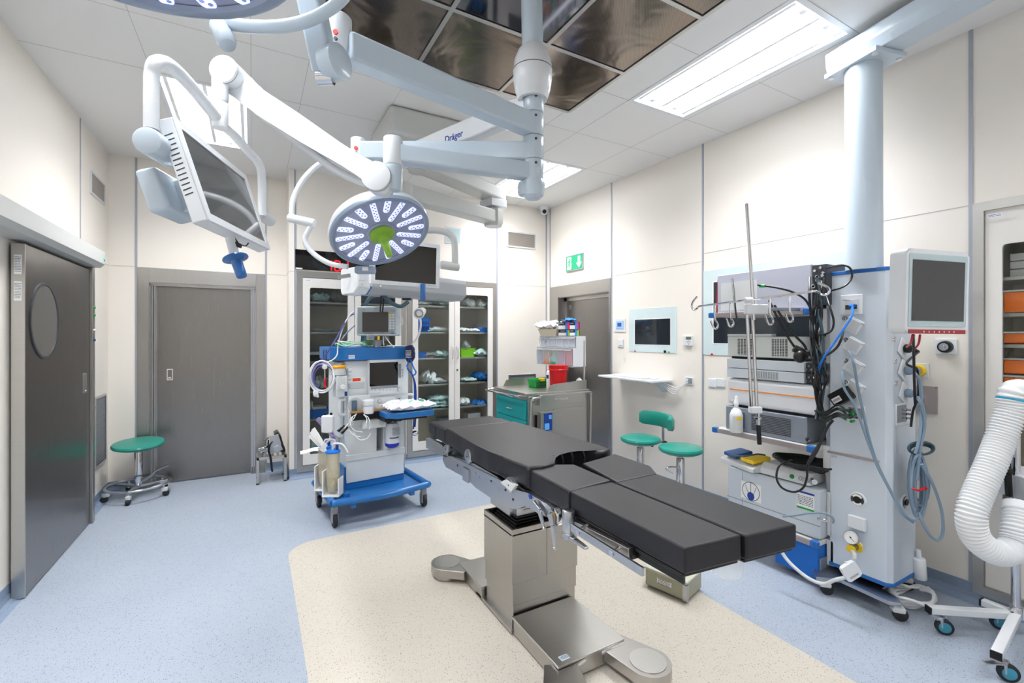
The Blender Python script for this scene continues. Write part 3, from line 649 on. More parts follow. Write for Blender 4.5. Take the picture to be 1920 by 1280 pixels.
for k, (z, h_, nm) in enumerate([(1.621, .13, 'tallest orange bin, on the second shelf'), (1.451, .07, 'orange tray right under the tall orange bin'), (1.001, .09, 'lowest of the middle orange trays, standing on the centre shelf'), (1.095, .09, 'second of the middle orange trays above the centre shelf'), (1.19, .09, 'third of the middle orange trays above the centre shelf'), (1.285, .09, 'topmost of the middle orange trays above the centre shelf'), (.108, .11, 'bottom orange tray near the floor of the cupboard'), (.222, .11, 'second orange tray from the cupboard floor'), (.336, .11, 'third orange tray from the cupboard floor'), (.45, .11, 'fourth orange tray from the cupboard floor')]):
    mb = MB(); mb.box(XR + .1, XR + .4, .5, .88, z + .003, z + h_ - .012, .006); tt = solo(mb, 'orange_tray', M_orange, nm + ' in the right wall', 'tray', group='orange trays in the wall cupboard')
    mb = MB(); mb.box(XR + .092, XR + .41, .492, .888, z + h_ - .012, z + h_ - .002, .002); mb.build('rim', M_lgrey, tt)
for k in range(3):
    solo(MB().box(XR + .12, XR + .38, .5, .86, 1.822 + k * .045, 1.862 + k * .045, .004), 'flat_carton', M_lgrey, ['lowest', 'middle', 'topmost'][k] + ' of the pale flat cartons on the top shelf above the orange bins', 'box', group='flat cartons in the wall cupboard')
# ================================================================ OPERATING TABLE
tb = thing('operating_table', 'black padded operating table on a stainless steel column in the middle of the room', 'operating table', (1.33, 2.1, 0))
mb = MB(); mb.box(1.142, 1.528, 2.008, 2.312, .02, .14, .003); mb.box(1.136, 1.534, 2.004, 2.316, .136, .247, .003); mb.box(1.13, 1.54, 2.0, 2.32, .245, .50, .003)
# hollow collar at the top
for q in ((1.13, 1.142, 2.0, 2.32), (1.528, 1.54, 2.0, 2.32), (1.142, 1.528, 2.0, 2.012), (1.142, 1.528, 2.308, 2.32)): mb.box(*q, .49, .522)
col_ = mb.build('column', M_steel, tb)
mb = MB(); mb.box(1.339, 1.341, 1.9992, 2.0, .25, .515); mb.build('panel_joint', M_dgrey, col_)
mb = MB()
for k in range(4): mb.box(1.175 + k * .006, 1.5 - k * .006, 2.045 + k * .006, 2.275 - k * .006, .5 + k * .014, .514 + k * .014, .004)
mb.build('bellows', M_black, tb)
mb = MB(); mb.box(1.2, 1.47, 2.07, 2.25, .55, .70, .004); mb.box(1.17, 1.5, 2.1, 2.32, .55, .73, .004); mb.build('neck', M_satin, tb)
mb = MB(); mb.box(1.23, 1.3, 2.066, 2.07, .575, .65); l = mb.build('label', M_paper, tb)
mb = MB(); smallprint(mb, (1.265, 2.0655, .612), (1, 0, 0), UP, .06, .07, 6); mb.build('small_print', M_ink, l)
# base
mb = MB(); mb.box(1.13, 1.495, 1.6, 1.985, .012, .082, .003); mb.box(1.12, 1.5, 2.33, 2.64, .012, .07, .003); mb.box(1.12, 1.5, 1.99, 2.4, .012, .03); mb.build('base', M_steel, tb)
MB().box(1.126, 1.499, 1.594, 1.994, .082, .094, .003).build('base_cover', M_steelh, tb); MB().box(1.116, 1.504, 2.325, 2.645, .07, .085, .003).build('base_cover', M_steelh, tb)
mb = MB(); mb.box(1.13, 1.497, 1.986, 1.999, .02, .092); mb.build('base_seal', M_black, tb)
mb = MB(); mb.box(1.16, 1.205, 1.615, 1.645, .094, .0948); sgn = mb.build('warning_sticker', mat('sticker_blue_grey', 'c8d4dd', .5), tb)
mb = MB(); smallprint(mb, (1.183, 1.63, .0951), (1, 0, 0), (0, 1, 0), .036, .02, 3); mb.build('small_print', M_ink, sgn)
def foot(cx, cy, ax, ay):
    mb = MB(); c = Vector((cx, cy)); a = Vector((ax, ay)); d = (c - a).normalized(); n = Vector((-d.y, d.x)); r = .1; pts = []
    for i in range(21):
        t = -PI / 2 + PI * i / 20; pts.append(c + d * math.cos(t) * r + n * math.sin(t) * r)
    pts += [a + n * .075, a - n * .075]
    mb.prism([(p.x, p.y) for p in pts], (0, 0, .03), (1, 0, 0), (0, 1, 0), .05, .004)
    mb.cyl((cx, cy, .004), (cx, cy, .034), .082, seg=32); ft = mb.build('foot', M_steel, tb)
    mb = MB(); mb.cyl((cx, cy, .08), (cx, cy, .083), .078, seg=36); mb.build('foot_cap', M_steelh, ft)
    mb = MB(); p = a + (c - a) * .2
    mb.cyl((p.x, p.y, .0), (p.x, p.y, .035), .022); mb.build('levelling_leg', M_chrome, ft)
foot(1.5, 1.45, 1.45, 1.62); foot(1.07, 1.45, 1.16, 1.62); foot(1.06, 2.70, 1.16, 2.58); foot(1.56, 2.7, 1.46, 2.58)
mb = MB(); mb.tube([(1.36, 1.592, .075), (1.42, 1.59, .078), (1.497, 1.592, .078)], .008, smooth=2); mb.build('base_rail', M_chrome, tb); mb = MB(); mb.tube([(1.13, 1.592, .07), (1.2, 1.588, .072), (1.27, 1.592, .075)], .008, smooth=2); mb.build('base_rail', M_chrome, tb)
mb = MB(); mb.prism([(0, -.045), (.05, -.04), (.07, 0), (.05, .04), (0, .045)], (1.505, 1.85, .014), (1, 0, 0), (0, 1, 0), .012, .003); mb.build('pedal', M_lgrey, tb)
# pads
def pad(px, z, th, bev=.014, name='pad', smooth=0):
    mb = MB(); pts = [PZ(x, y, z) for x, y in px]
    ar = sum(a.x * b.y - b.x * a.y for a, b in zip(pts, pts[1:] + pts[:1]))
    if ar < 0: pts = pts[::-1]
    mb.prism([(p.x, p.y) for p in pts], (0, 0, z - th), (1, 0, 0), (0, 1, 0), th, bev)
    return mb.build(name, M_vinyl, tb)
mb = MB(); mb.box(1.09, 1.59, 2.985, 3.14, .8, .885, .018, seg=4); mb.build('head_pad', M_vinyl, tb)
mb = MB(); mb.box(1.085, 1.595, 2.80, 2.982, .79, .893, .02, seg=4); mb.build('neck_pad', M_vinyl, tb)
# torso pad: subdivided and softly swollen, notched at the near end
def torso():
    out = [(1.08, 2.79), (1.60, 2.79), (1.605, 2.4), (1.62, 2.1), (1.66, 1.95), (1.655, 1.86), (1.60, 1.835), (1.555, 1.85), (1.52, 1.895), (1.47, 1.92), (1.40, 1.92), (1.33, 1.90), (1.275, 1.86), (1.25, 1.80), (1.235, 1.775), (1.17, 1.772), (1.085, 1.775), (1.078, 2.0), (1.06, 2.12), (1.06, 2.3), (1.075, 2.5)]
    mb = MB(); mb.prism(out, (0, 0, .80), (1, 0, 0), (0, 1, 0), .10, .018); o = mb.build('torso_pad', M_vinyl, tb, ang=60); return o
tp = torso()
mb = MB()
for k in range(4):
    a = Vector((1.30 + .062 * k, 1.885 + (.02 if k in (1, 2) else 0), .9)); mb.tube([a, a + Vector((.004, -.012, -.035)), a + Vector((-.004, -.01, -.085))], .006, smooth=4, seg=8)
mb.build('pleat', M_vinyl, tp)
pad([(980, 874), (1045, 872), (1077, 869), (1147, 899), (1067, 920)], .885, .095, .012, 'left_thigh_pad')
pad([(1091, 867), (1130, 860), (1152, 849), (1220, 872), (1233, 887), (1156, 903)], .885, .095, .012, 'right_thigh_pad')
mb = MB(); mb.prism([(1.094, .915), (1.322, .888), (1.325, 1.485), (1.096, 1.485)], (0, 0, .80), (1, 0, 0), (0, 1, 0), .08, .008); mb.build('left_leg_pad', M_vinyl, tb)
mb = MB(); mb.prism([(1.330, .878), (1.555, .85), (1.575, 1.485), (1.333, 1.485)], (0, 0, .80), (1, 0, 0), (0, 1, 0), .08, .008); mb.build('right_leg_pad', M_vinyl, tb)
mb = MB(); mb.prism([(1.096, .925), (1.32, .9), (1.323, 1.49), (1.098, 1.49)], (0, 0, .788), (1, 0, 0), (0, 1, 0), .011, .003); mb.prism([(1.336, .89), (1.55, .864), (1.57, 1.49), (1.339, 1.49)], (0, 0, .788), (1, 0, 0), (0, 1, 0), .011, .003)
mb.box(1.11, 1.6, 1.5, 2.78, .785, .799); mb.box(1.12, 1.57, 2.8, 3.12, .778, .788); mb.build('pad_board', M_black, tb)
# frame under the pads
mb = MB(); 
for x in (1.15, 1.5): mb.box(x - .02, x + .02, 1.55, 2.98, .71, .785, .004)
for y in (1.6, 2.05, 2.3, 2.75): mb.box(1.15, 1.5, y - .03, y + .03, .70, .78, .004)
mb.build('under_frame', M_satin, tb)
SP = Plane((1.075, 2, .8), (0, -1, 0))                     # plane of the table's left side, normal towards -x
mb = MB(); SP.off(-.045).poly(mb, [(842, 850), (870, 856), (905, 868), (945, 890), (975, 912), (990, 928), (1000, 945), (985, 951), (968, 950), (940, 934), (905, 912), (888, 893), (868, 884), (848, 874), (842, 862)], .045, .003); mb.bar(SP.off(.004).at(848, 858), SP.off(.004).at(948, 908), .012, .022, .002); mb.build('side_casting', M_satin, tb)
mb = MB(); SP.off(-.03).poly(mb, [(806, 820), (830, 829), (850, 843), (846, 856), (826, 849), (806, 838)], .03, .002); mb.build('head_hinge_plate', M_satin, tb)
mb = MB(); SP.off(-.03).poly(mb, [(975, 914), (1000, 921), (1035, 940), (1052, 955), (1052, 972), (1038, 966), (1005, 948), (985, 945)], .035, .003); mb.build('leg_hinge_plate', M_satin, tb)
sc_ = bpy.data.objects['side_casting']
mb = MB(); SP.off(.002).poly(mb, [(905, 866), (985, 918), (985, 921), (905, 869)], .003); mb.build('shadow_gap', M_black, sc_)  # black strip laid on the casting to draw the dark gap
for x, y in ((858, 872), (893, 884), (921, 901), (948, 918), (962, 936)):
    mb = MB(); SP.disc(mb, x, y, .006, .003, .0); mb.build('bolt', M_dgrey, sc_)
mb = MB(); SP.off(-.002).poly(mb, [(871, 874), (881, 880), (881, 905), (871, 899)], .014, .002); mb.build('clamp_bracket', M_satin, sc_)
mb = MB(); mb.bar(SP.off(-.02).at(900, 862), SP.off(-.02).at(985, 905), .01, .014, .002); mb.build('upper_rail', M_satin, sc_)
bd = MB(); SP.disc(bd, 996.5, 930, .012, .002, .006); bd.build('round_badge', M_inkb, tb)
for (x, y, r) in ((840, 841, .03), (881, 855, .045), (960, 908, .042)):
    mb = MB(); c = SP.at(x, y) ; mb.rcyl(c + Vector((.03, 0, 0)), c + Vector((-.018, 0, 0)), r * .9, .004); dsc = mb.build('hinge_disc', M_satin, tb)
    mb = MB(); mb.cyl(c + Vector((-.018, 0, 0)), c + Vector((-.02, 0, 0)), .005); mb.build('bolt', M_dgrey, dsc)
mb = MB(); SP.off(.0).poly(mb, [(944, 903), (955, 897), (973, 909), (965, 921)], .02, .002); mb.build('end_block', M_lgrey, tb)
c = SP.at(1042, 968); mb = MB(); mb.rcyl(c + Vector((.04, 0, 0)), c + Vector((-.012, 0, 0)), .036, .006); mb.build('knee_joint', M_chrome, tb)
mb = MB(); mb.rcyl(c + Vector((-.013, 0, 0)), c + Vector((-.02, 0, 0)), .022, .003); mb.build('knee_joint_cap', mat('brass', 'a08a55', .3, metal=.9), tb)
for L_ in ([(1000, 945), (1012, 958), (1020, 990)], [(1032, 962), (1037, 985), (1040, 1028)], ):
    mb = MB(); pts = [SP.off(.02).at(*q) for q in L_]; mb.taper(pts[0], pts[1], .014, .04, .012, .025, .003, up=(0, 1, 0)); mb.taper(pts[1], pts[2], .012, .025, .008, .012, .003, up=(0, 1, 0)); mb.ball(pts[2], .008); mb.build('release_lever', M_satin, tb)
mb = MB(); c = SP.off(.005).at(1066, 975); mb.rcyl(c + Vector((0, 0, .04)), c + Vector((0, 0, -.045)), .026, .004); mb.build('leg_swivel', M_satin, tb)
mb = MB(); mb.rcyl(c + Vector((0, 0, -.045)), c + Vector((0, 0, -.07)), .024, .004); a = c + Vector((0, 0, -.06)); b_ = SP.off(.02).at(1100, 1028); mb.taper(a, a.lerp(b_, .35), .03, .02, .022, .014, .004); mb.taper(a.lerp(b_, .35), b_, .024, .014, .02, .01, .004); mb.build('clamp_lever', M_satin, tb)
def siderail(x, lab):
    mb = MB(); A, B = PX(1072, 988, x), PX(1206, 1072, x); mb.bar(A, B, .012, .028, .002); r_ = mb.build('side_rail', M_satin, tb)
    for f in (.12, .62):
        q = A.lerp(B, f); mb = MB(); mb.cyl(q, q + Vector((.04, 0, .015)), .008); mb.cyl(q + Vector((-.007, 0, 0)), q + Vector((-.009, 0, 0)), .011); mb.build('rail_spacer', M_chrome, r_)
siderail(1.05, '')
mb = MB(); A, B = PX(1080, 985, 1.085), PX(1182, 1037, 1.085); mb.bar(A, B, .018, .035, .002); mb.build('leg_carrier', M_steelh, tb)
mb = MB(); mb.bar(PX(1182, 1030, 1.1), PX(1192, 1036, 1.1), .03, .04); mb.bar((1.11, 1.48, .775), (1.11, .93, .775), .01, .02); mb.build('rail_end_stop', M_black, tb)
# clear cup hanging below the far leg pad
cp = PZ(1363, 1050, .6); t = thing('clear_cup', 'clear plastic beaker showing below the foot end of the operating table', 'cup', W(1363, 1075, 1.9))
mb = MB(); b0 = W(1363, 1076, 1.9); mb.lathe([(0, 0), (.05, 0), (.06, .01), (.066, .14)], b0); mb.build('beaker', M_frost, t)
mb = MB(); mb.tube([b0 + Vector((.06, 0, .135)), b0 + Vector((.05, .01, .17)), Vector((1.5, 1.1, .786))], .004, smooth=3); mb.build('hanger', M_chrome, t)
# ================================================================ CEILING-HUNG LAMPS AND MONITORS
def Wz(px, py, z): return PZ(px, py, z)
hubd = 2.2
HB = W(1000, 0, hubd); HX, HY = HB.x, HB.y
zz_ = lambda py, d=hubd: HC + (HZ - py) / F * d
hub = thing('lamp_arm_column', 'pale blue-grey ceiling column with stacked arm hubs above the operating table', 'ceiling column', (HX, HY, H))
c0 = Vector((HX - .004, HY, 0))
mb = MB(); mb.cyl((HX - .01, HY + .004, H + .0), (HX - .004, HY, zz_(95)), .051, seg=32); mb.build('tube', M_pblue, hub)
mb = MB(); mb.lathe([(.052, zz_(90)), (.07, zz_(97)), (.088, zz_(115)), (.094, zz_(135)), (.093, zz_(150)), (.085, zz_(170)), (.07, zz_(188)), (.05, zz_(188))], c0, UP, 40); bell = mb.build('bearing_cover', M_white, hub)
mb = MB(); mb.lathe([(.0945, zz_(133)), (.0945, zz_(134.5))], c0, UP, 40); mb.build('cover_joint', M_dgrey, bell)
segs = [(180, 214), (215.5, 257), (258.5, 301), (302.5, 341)]
for a, b in segs:
    mb = MB(); mb.rcyl((HX, HY, zz_(a)), (HX, HY, zz_(b)), .049, .003, 40); s_ = mb.build('hub_ring', M_pblue, hub)
    q = Vector((HX, HY, zz_(a + 9))) - FWD * .049 * .96 + RGT * .01; mb = MB(); mb.cyl(q, q - FWD * .004, .006); mb.build('grub_screw', M_dgrey, s_)
mb = MB(); mb.cyl((HX, HY, zz_(182)), (HX, HY, zz_(340)), .046); mb.build('spindle', M_grey, hub)
mb = MB(); mb.lathe([(0, zz_(375)), (.03, zz_(374)), (.048, zz_(368)), (.056, zz_(355)), (.056, zz_(345)), (.049, zz_(338)), (0, zz_(338))], (HX, HY, 0), UP, 32); mb.build('end_cap', M_pblue, hub)
mb = MB(); q = W(986, 356, hubd); mb.rcyl(q + UP * .04, q - UP * .032 + RGT * .0, .04, .018); mb.build('motor_cap', M_pblue, hub)
mb = MB(); smallprint(mb, Vector((HX, HY, zz_(325))) - FWD * .0492 + RGT * .022, RGT, UP, .016, .03, 4); mb.build('small_print', M_paper, hub)

def head(t, c, n, R, handle_m, upv, N=9, seed=1):
    """round surgical light head: shell, rim, glass face, LED strips, centre handle"""
    n = Vector(n).normalized(); q = n.to_track_quat('Z', 'Y').to_matrix().to_4x4(); T = Matrix.Translation(Vector(c)) @ q
    mb = MB(); mb.lathe([(0, -.1), (R * .55, -.098), (R * .8, -.088), (R * .95, -.062), (R * 1.0, -.03), (R * 1.0, -.016), (R * .99, -.004), (R * .93, -.004)], c, n, 64); mb.build('shell', M_white, t)
    mb = MB(); mb.lathe([(R * .995, -.018), (R * 1.0, -.004), (R * .985, .008), (R * .95, .012), (R * .9, .008), (R * .88, -.004)], c, n, 64); mb.build('rim', mat('lamp_rim_blue_grey', '8d9bb2', .35, coat=.3), t)
    mb = MB(); mb.lathe([(0, -.006), (R * .9, -.006)], c, n, 48); fc = mb.build('light_face', mat('lamp_face_glow_tint', 'a3abc8', .2, var=.06, coat=.5), t)  # face base colour shifted to lavender to carry the LED glow
    M_led = mat('led_strip_glow', 'f4f6ff', .2, emit='c4c8ff', es=.85); M_dot = mat('led_reflector', '8fa8e8', .15, metal=.6, emit='8090e0', es=.4)
    for k in range(N):
        for typ in (0, 1):
            a = 2 * PI * (k + .5 * typ) / N + .12; r0, r1 = (.34, .9) if typ == 0 else (.56, .9); wd = .036 * R / .3 * (.9 if typ == 0 else 1)
            mb = MB(); m_ = 7; pts = []
            for i in range(m_ + 1): th = -PI / 2 + PI * i / m_; pts.append((r1 * R - wd / 2 + wd / 2 * math.cos(th), wd / 2 * math.sin(th)))
            for i in range(m_ + 1): th = PI / 2 + PI * i / m_; pts.append((r0 * R + wd / 2 + wd / 2 * math.cos(th), wd / 2 * math.sin(th)))
            A = T @ Matrix.Rotation(a, 4, 'Z')
            u, v = (A.to_3x3() @ Vector((1, 0, 0))), (A.to_3x3() @ Vector((0, 1, 0))); o = A @ Vector((0, 0, -.006))
            mb.prism(pts, o, u, v, .005, .0015); s_ = mb.build('led_strip', M_led, t)
            mb = MB(); L = r1 - r0; cnt = int(L * R / (wd * .42))
            for i in range(cnt):
                x = r0 * R + wd * .35 + (L * R - wd * .7) * (i + .5) / cnt; y = wd * .18 * (1 if i % 2 else -1)
                p = A @ Vector((x, y, -.0008)); mb.cyl(p, p + n * .0006, wd * .17, seg=6)
            mb.build('reflector_row', M_dot, s_)
    if handle_m:
        mb = MB(); mb.lathe([(0, 0), (R * .28, 0), (R * .28, .006), (0, .008)], T @ Vector((0, 0, -.004)), n, 32); mb.build('hub_plate', mat('frosted_hub', 'b9bfdc', .3), t)
        mb = MB(); mb.lathe([(0, .006), (R * .24, .006), (R * .25, .016), (R * .22, .024), (R * .11, .03), (R * .105, .055), (R * .08, .062), (R * .07, .12), (R * .055, .155), (0, .158)], T @ Vector((0, 0, 0)), n, 28); mb.build('handle', handle_m, t)
    return T
def arm(t, a, b, w, h, m=None, name='extension_arm', bev=.012):
    mb = MB(); mb.bar(a, b, w, h, bev); return mb.build(name, m or M_pblue, t)
# ---- upper left lamp
t1 = thing('surgical_lamp', 'round surgical lamp head cut by the top edge of the view, on the uppermost arm', 'surgical lamp', (HX, HY, 2.5), group=None)
e1 = W(650, 0, 1.6); e1.z = 2.5
arm(t1, (HX, HY, 2.5) , e1, .075, .1)
j = W(634, 82, 1.6); mb = MB(); mb.lathe([(0, -.085), (.03, -.085), (.036, -.07), (.046, .05), (.046, .085), (.042, .09), (0, .092)], j, UP, 32); jt = mb.build('joint', M_white, t1)
q = j - FWD * .041 + RGT * .008 + UP * .012; mb = MB(); mb.cyl(q, q - FWD * .006, .0085); mb.build('red_dot', M_redp, jt)
q = q - UP * .022; mb = MB(); mb.cyl(q, q - FWD * .006, .006); mb.build('grub_screw', M_dgrey, jt)
a = W(612, 135, 1.52); b = W(560, -110, 1.35)
mb = MB(); mb.taper(a, b, .07, .085, .065, .08, .01, up=FWD); mb.build('spring_arm', M_pblue, t1)
mb = MB(); q = W(632, 121, 1.5); mb.rcyl(q - FWD * .0 + RGT * -.03, q + RGT * .02 - FWD * .02, .055, .004); mb.build('pivot_disc', M_pblue, t1)
mb = MB(); q = W(612, 146, 1.5); mb.cyl(q + RGT * -.028, q + RGT * .022, .022); mb.build('pivot_pin', M_chrome, t1)
c1 = RGT * -.79 + FWD * .93 + UP * 2.35
n1 = Vector((.06, .05, -1))
head(t1, c1, n1, .335, None, None, 9)
# the arc that carries it and its stub behind
mb = MB(); mb.tube([W(400, 40, 1.36), W(470, 50, 1.36), W(540, 48, 1.36), W(600, 28, 1.36), W(650, -15, 1.36), W(655, -80, 1.36), W(600, -125, 1.36), W(560, -115, 1.35)], .018, smooth=6, seg=14); mb.build('yoke', M_pblue, t1)
mb = MB(); mb.rcyl(W(408, 40, 1.36), W(428, 88, 1.34), .027, .018); mb.build('yoke_joint', M_pblue, t1)
# ---- centre lamp with green handle
t2 = thing('surgical_lamp', 'lit round surgical lamp head with green centre handle, hanging in mid room', 'surgical lamp', (HX, HY, 2.376))
e2 = W(676, 0, 2.2); e2.z = 2.376
arm(t2, (HX, HY, 2.376), e2, .07, .09)
j = W(672, 0, 2.2); mb = MB(); mb.rcyl((j.x, j.y, 2.44), (j.x, j.y, 2.26), .035, .004); jt = mb.build('joint', M_white, t2)
q = Vector((j.x, j.y, 2.383)) - FWD * .034; mb = MB(); mb.cyl(q, q - FWD * .004, .009); mb.build('red_dot', M_redp, jt)
q -= UP * .022; mb = MB(); mb.cyl(q, q - FWD * .003, .006); mb.build('grub_screw', M_dgrey, jt)
mb = MB(); a = W(687, 243, 2.32); mb.bar(a, W(687, 300, 2.32), .035, .03, .003); mb.build('spring_arm_end', M_white, t2)
mb = MB(); mb.tube([W(687, 300, 2.3), W(665, 292, 2.3), W(630, 296, 2.35), W(600, 307, 2.4), W(574, 330, 2.4), W(556, 358, 2.4), W(548, 382, 2.4), W(547, 405, 2.4)], .0135, smooth=6, seg=14); mb.build('upper_yoke', M_white, t2)
mb = MB(); mb.rcyl(W(541, 408, 2.4), W(590, 419, 2.4), .0225, .005); mb.build('yoke_joint', M_white, t2)
mb = MB(); mb.tube([W(583, 423, 2.4), W(576, 436, 2.4), W(572, 450, 2.4), W(579, 466, 2.4), W(598, 483, 2.4), W(622, 495, 2.4), W(652, 500, 2.4)], .0135, smooth=6, seg=14); mb.build('lower_yoke', M_white, t2)
c2 = W(715, 437, 2.42); tocam = (Vector((0, 0, HC)) - c2).normalized(); rt = tocam.cross(UP).normalized() * -1; 
rt = UP.cross(tocam).normalized(); up_ = tocam.cross(rt).normalized()
ar = math.radians(20); mn = (rt * math.sin(ar) - up_ * math.cos(ar)); n2 = tocam * .63 + mn * .777
head(t2, c2, n2, .262, M_lgreen, None, 9)
mb = MB(); mb.box(-.055, .055, -.02, .02, -.03, .012, .012, Matrix.Translation(W(685, 503, 2.44)) @ Matrix.Rotation(-TH, 4, 'Z')); ch = mb.build('control_block', mat('lamp_rim_blue_grey', '8d9bb2', .35), t2)
q = W(687, 505, 2.44) - FWD * .0205; mb = MB(); mb.plate(q, RGT, UP, .03, .018, .001); mb.build('label', M_paper, ch)
# ---- monitor on the lowest arm (left)
t3 = thing('ceiling_monitor', 'white flat monitor seen edge-on, hanging from a curved yoke on the left', 'monitor', (HX, HY, 2.28))
e3 = W(745, 0, 1.98); e3.z = 2.28
arm(t3, (HX, HY, 2.28), e3, .07, .08)
j = W(737, 0, 1.97); mb = MB(); mb.rcyl((j.x, j.y, zz_(259, 1.97)), (j.x, j.y, zz_(311, 1.97)), .041, .004); mb.build('joint', M_white, t3)
mb = MB(); mb.cyl((j.x, j.y, zz_(311, 1.97)), (j.x, j.y, zz_(318, 1.97)), .038); mb.cyl((j.x, j.y, zz_(316, 1.97)), (j.x, j.y, zz_(357, 1.97)), .041, .03, seg=28); mb.build('collar', M_pblue, t3)
pa = W(711, 337, 1.97); pb = W(432, 142, 1.93)
mb = MB(); mb.rcyl(pa - FWD * .055, pa + FWD * .04, .062, .005, 40); mb.rcyl(pa - FWD * .0, j * 1.0 + UP * (pa.z - j.z), .05, .006) if 0 else None; k_ = mb.build('pivot_disc', M_white, t3)
mb = MB(); mb.bar(W(706, 344, 2.0), W(737, 350, 1.99), .05, .07, .01); mb.build('pivot_housing', M_pblue, t3)
S3 = Plane(pa + FWD * .035, (pa - pb), UP); SU = S3.u; S3 = Plane(pa + FWD * .035, SU, SU.cross(FWD).cross(SU) if 0 else FWD.cross(SU) * (1 if FWD.cross(SU).z > 0 else -1))
mb = MB(); P3 = Plane(pa - FWD * .035, RGT); P3.poly(mb, [(436, 119), (452, 126), (468, 150), (490, 166), (560, 212), (640, 268), (672, 294), (700, 309), (722, 312), (738, 338), (722, 364), (704, 360), (668, 328), (640, 310), (560, 264), (480, 214), (452, 190), (415, 166), (409, 145), (420, 124)], -.07, .012); mb.build('spring_arm', M_white, t3)
mb = MB(); mb.tube([W(470, 196, 1.97), W(520, 238, 1.98), W(580, 283, 1.98), W(640, 325, 1.98), W(690, 345, 1.98)], .016, smooth=4); mb.build('arm_belly', M_white, t3)
mb = MB(); mb.rcyl(pb - FWD * .055, pb + FWD * .04, .056, .005, 40); mb.build('pivot_disc', M_white, t3)
for pp, rr0 in ((pa, .062), (pb, .056)):
    mb = MB(); mb.cyl(pp - FWD * .043, pp - FWD * .0405, rr0 + .0015, seg=40); mb.build('disc_seam', M_grey, t3)
sx = W(413, 0, 1.9); 
mb = MB(); mb.rcyl((sx.x, sx.y, zz_(135, 1.9)), (sx.x, sx.y, zz_(192, 1.9)), .031, .01); mb.build('swivel_housing', M_white, t3)
mb = MB(); mb.rcyl((sx.x, sx.y, zz_(193, 1.9)), (sx.x, sx.y, zz_(241, 1.9)), .0305, .004); mb.build('swivel', M_white, t3)
mb = MB(); mb.tube([(sx.x, sx.y, zz_(228, 1.9)), W(397, 209, 1.85), W(362, 166, 1.72), W(335, 137, 1.6), W(312, 119, 1.54), W(292, 119, 1.5), W(285, 140, 1.5), W(284, 175, 1.5), W(284, 243, 1.5)], .0225, smooth=8, seg=16); yk = mb.build('yoke', M_white, t3)
mb = MB(); mb.tube([(sx.x, sx.y, zz_(232, 1.9)), W(440, 255, 2.0), W(468, 287, 2.12), W(484, 305, 2.18), W(491, 330, 2.2), W(492, 405, 2.2)], .019, smooth=8, seg=16); mb.build('yoke', M_white, t3)
TL, TR_, BR, BL = W(329, 221, 1.55), W(458, 330, 2.14), W(506, 468, 2.14), W(383, 411, 1.55)
ux = (TR_ - TL + BR - BL).normalized(); vy = (TL - BL + TR_ - BR); vy = (vy - ux * vy.dot(ux)).normalized(); nn = ux.cross(vy)
mw = ((TR_ - TL).length + (BR - BL).length) / 2; mh = ((TL - BL).length + (TR_ - BR).length) / 2; mc = (TL + TR_ + BR + BL) / 4
def screen(t, c, u, v, w, h, bez, m_scr, m_body=M_white, th=.05, low=.0, vents=True):
    n = u.cross(v)
    mb = MB(); mb.plate(c - n * th, u, v, w, h, th, .006); bd_ = mb.build('housing', m_body, t)
    mb = MB(); ringplate(mb, rr(w, h, .006), rr(w - 2 * bez, h - 2 * bez - low, .002), c + n * .0005, u, v, .005); mb.build('bezel', m_body, t)
    mb = MB(); mb.plate(c + n * .0006 + v * low / 2 * 0, u, v, w - 2 * bez + .004, h - 2 * bez - low + .004, .001); s_ = mb.build('screen', m_scr, t)
    return bd_, s_
bd3, _ = screen(t3, mc, ux, vy, mw, mh, .03, M_screen2, M_white)
mb = MB()
for k in range(13):
    q = mc - ux * (mw / 2 + .0005) - nn * .028 + vy * (mh / 2 - .06 - k * .017); mb.prism([(-.014, 0), (.014, .004), (.014, .008), (-.014, .004)], q, nn, vy, -.0012)
mb.build('vent_row', M_dgrey, bd3)
mb = MB(); mb.plate(mc - nn * .12 - vy * mh * .08, ux, vy, mw * .6, mh * .34, .075, .012); mb.build('mount_box', M_pblue, t3)
Tm = Matrix.Translation(mc) @ Matrix((ux, vy, nn)).transposed().to_4x4()
mb = MB(); mb.box(-mw * .46, -mw * .12, -.1, .05, -.18, -.11, .015, Tm); mb.build('mount_box', M_pblue, t3)
mb = MB(); mb.rcyl(W(274, 262, 1.47), W(320, 292, 1.62), .043, .008, 32); mb.build('tilt_pivot', M_pblue, t3)
mb = MB(); mb.rcyl(W(488, 400, 2.2), W(509, 415, 2.28), .03, .008, 24); mb.build('tilt_pivot', M_lgrey, t3)
g0, g1, g2 = W(425, 437, 1.8), W(441, 483, 1.79), W(455, 522, 1.78); ga = (g2 - g1).normalized()
mb = MB(); mb.cyl(mc - vy * mh / 2 - nn * .03 - ux * .05, g1, .019, .017); mb.build('handle_post', M_white, t3)
mb = MB(); mb.lathe([(0, -.002), (.02, -.002), (.045, .0), (.046, .004), (.03, .01), (.02, .016), (.019, .08), (.017, .083), (0, .083)], g1, ga, 28); mb.build('sterile_handle', M_navy if 0 else mat('handle_blue', '1560a8', .25, coat=.5), t3)
mb = MB(); mb.tube([W(434, 433, 1.8), W(430, 446, 1.8), W(434, 456, 1.8)], .003, smooth=4); mb.tube([W(434, 438, 1.8), W(441, 448, 1.8), W(447, 456, 1.8)], .003, smooth=4); mb.tube([W(448, 457, 1.8), W(460, 461, 1.8), W(466, 455, 1.8)], .0025, smooth=4); mb.build('cable', M_black, t3)
mb = MB(); mb.bar(W(434, 455, 1.8), W(452, 461, 1.8), .018, .018, .003); mb.build('cable_plug', M_black, t3)
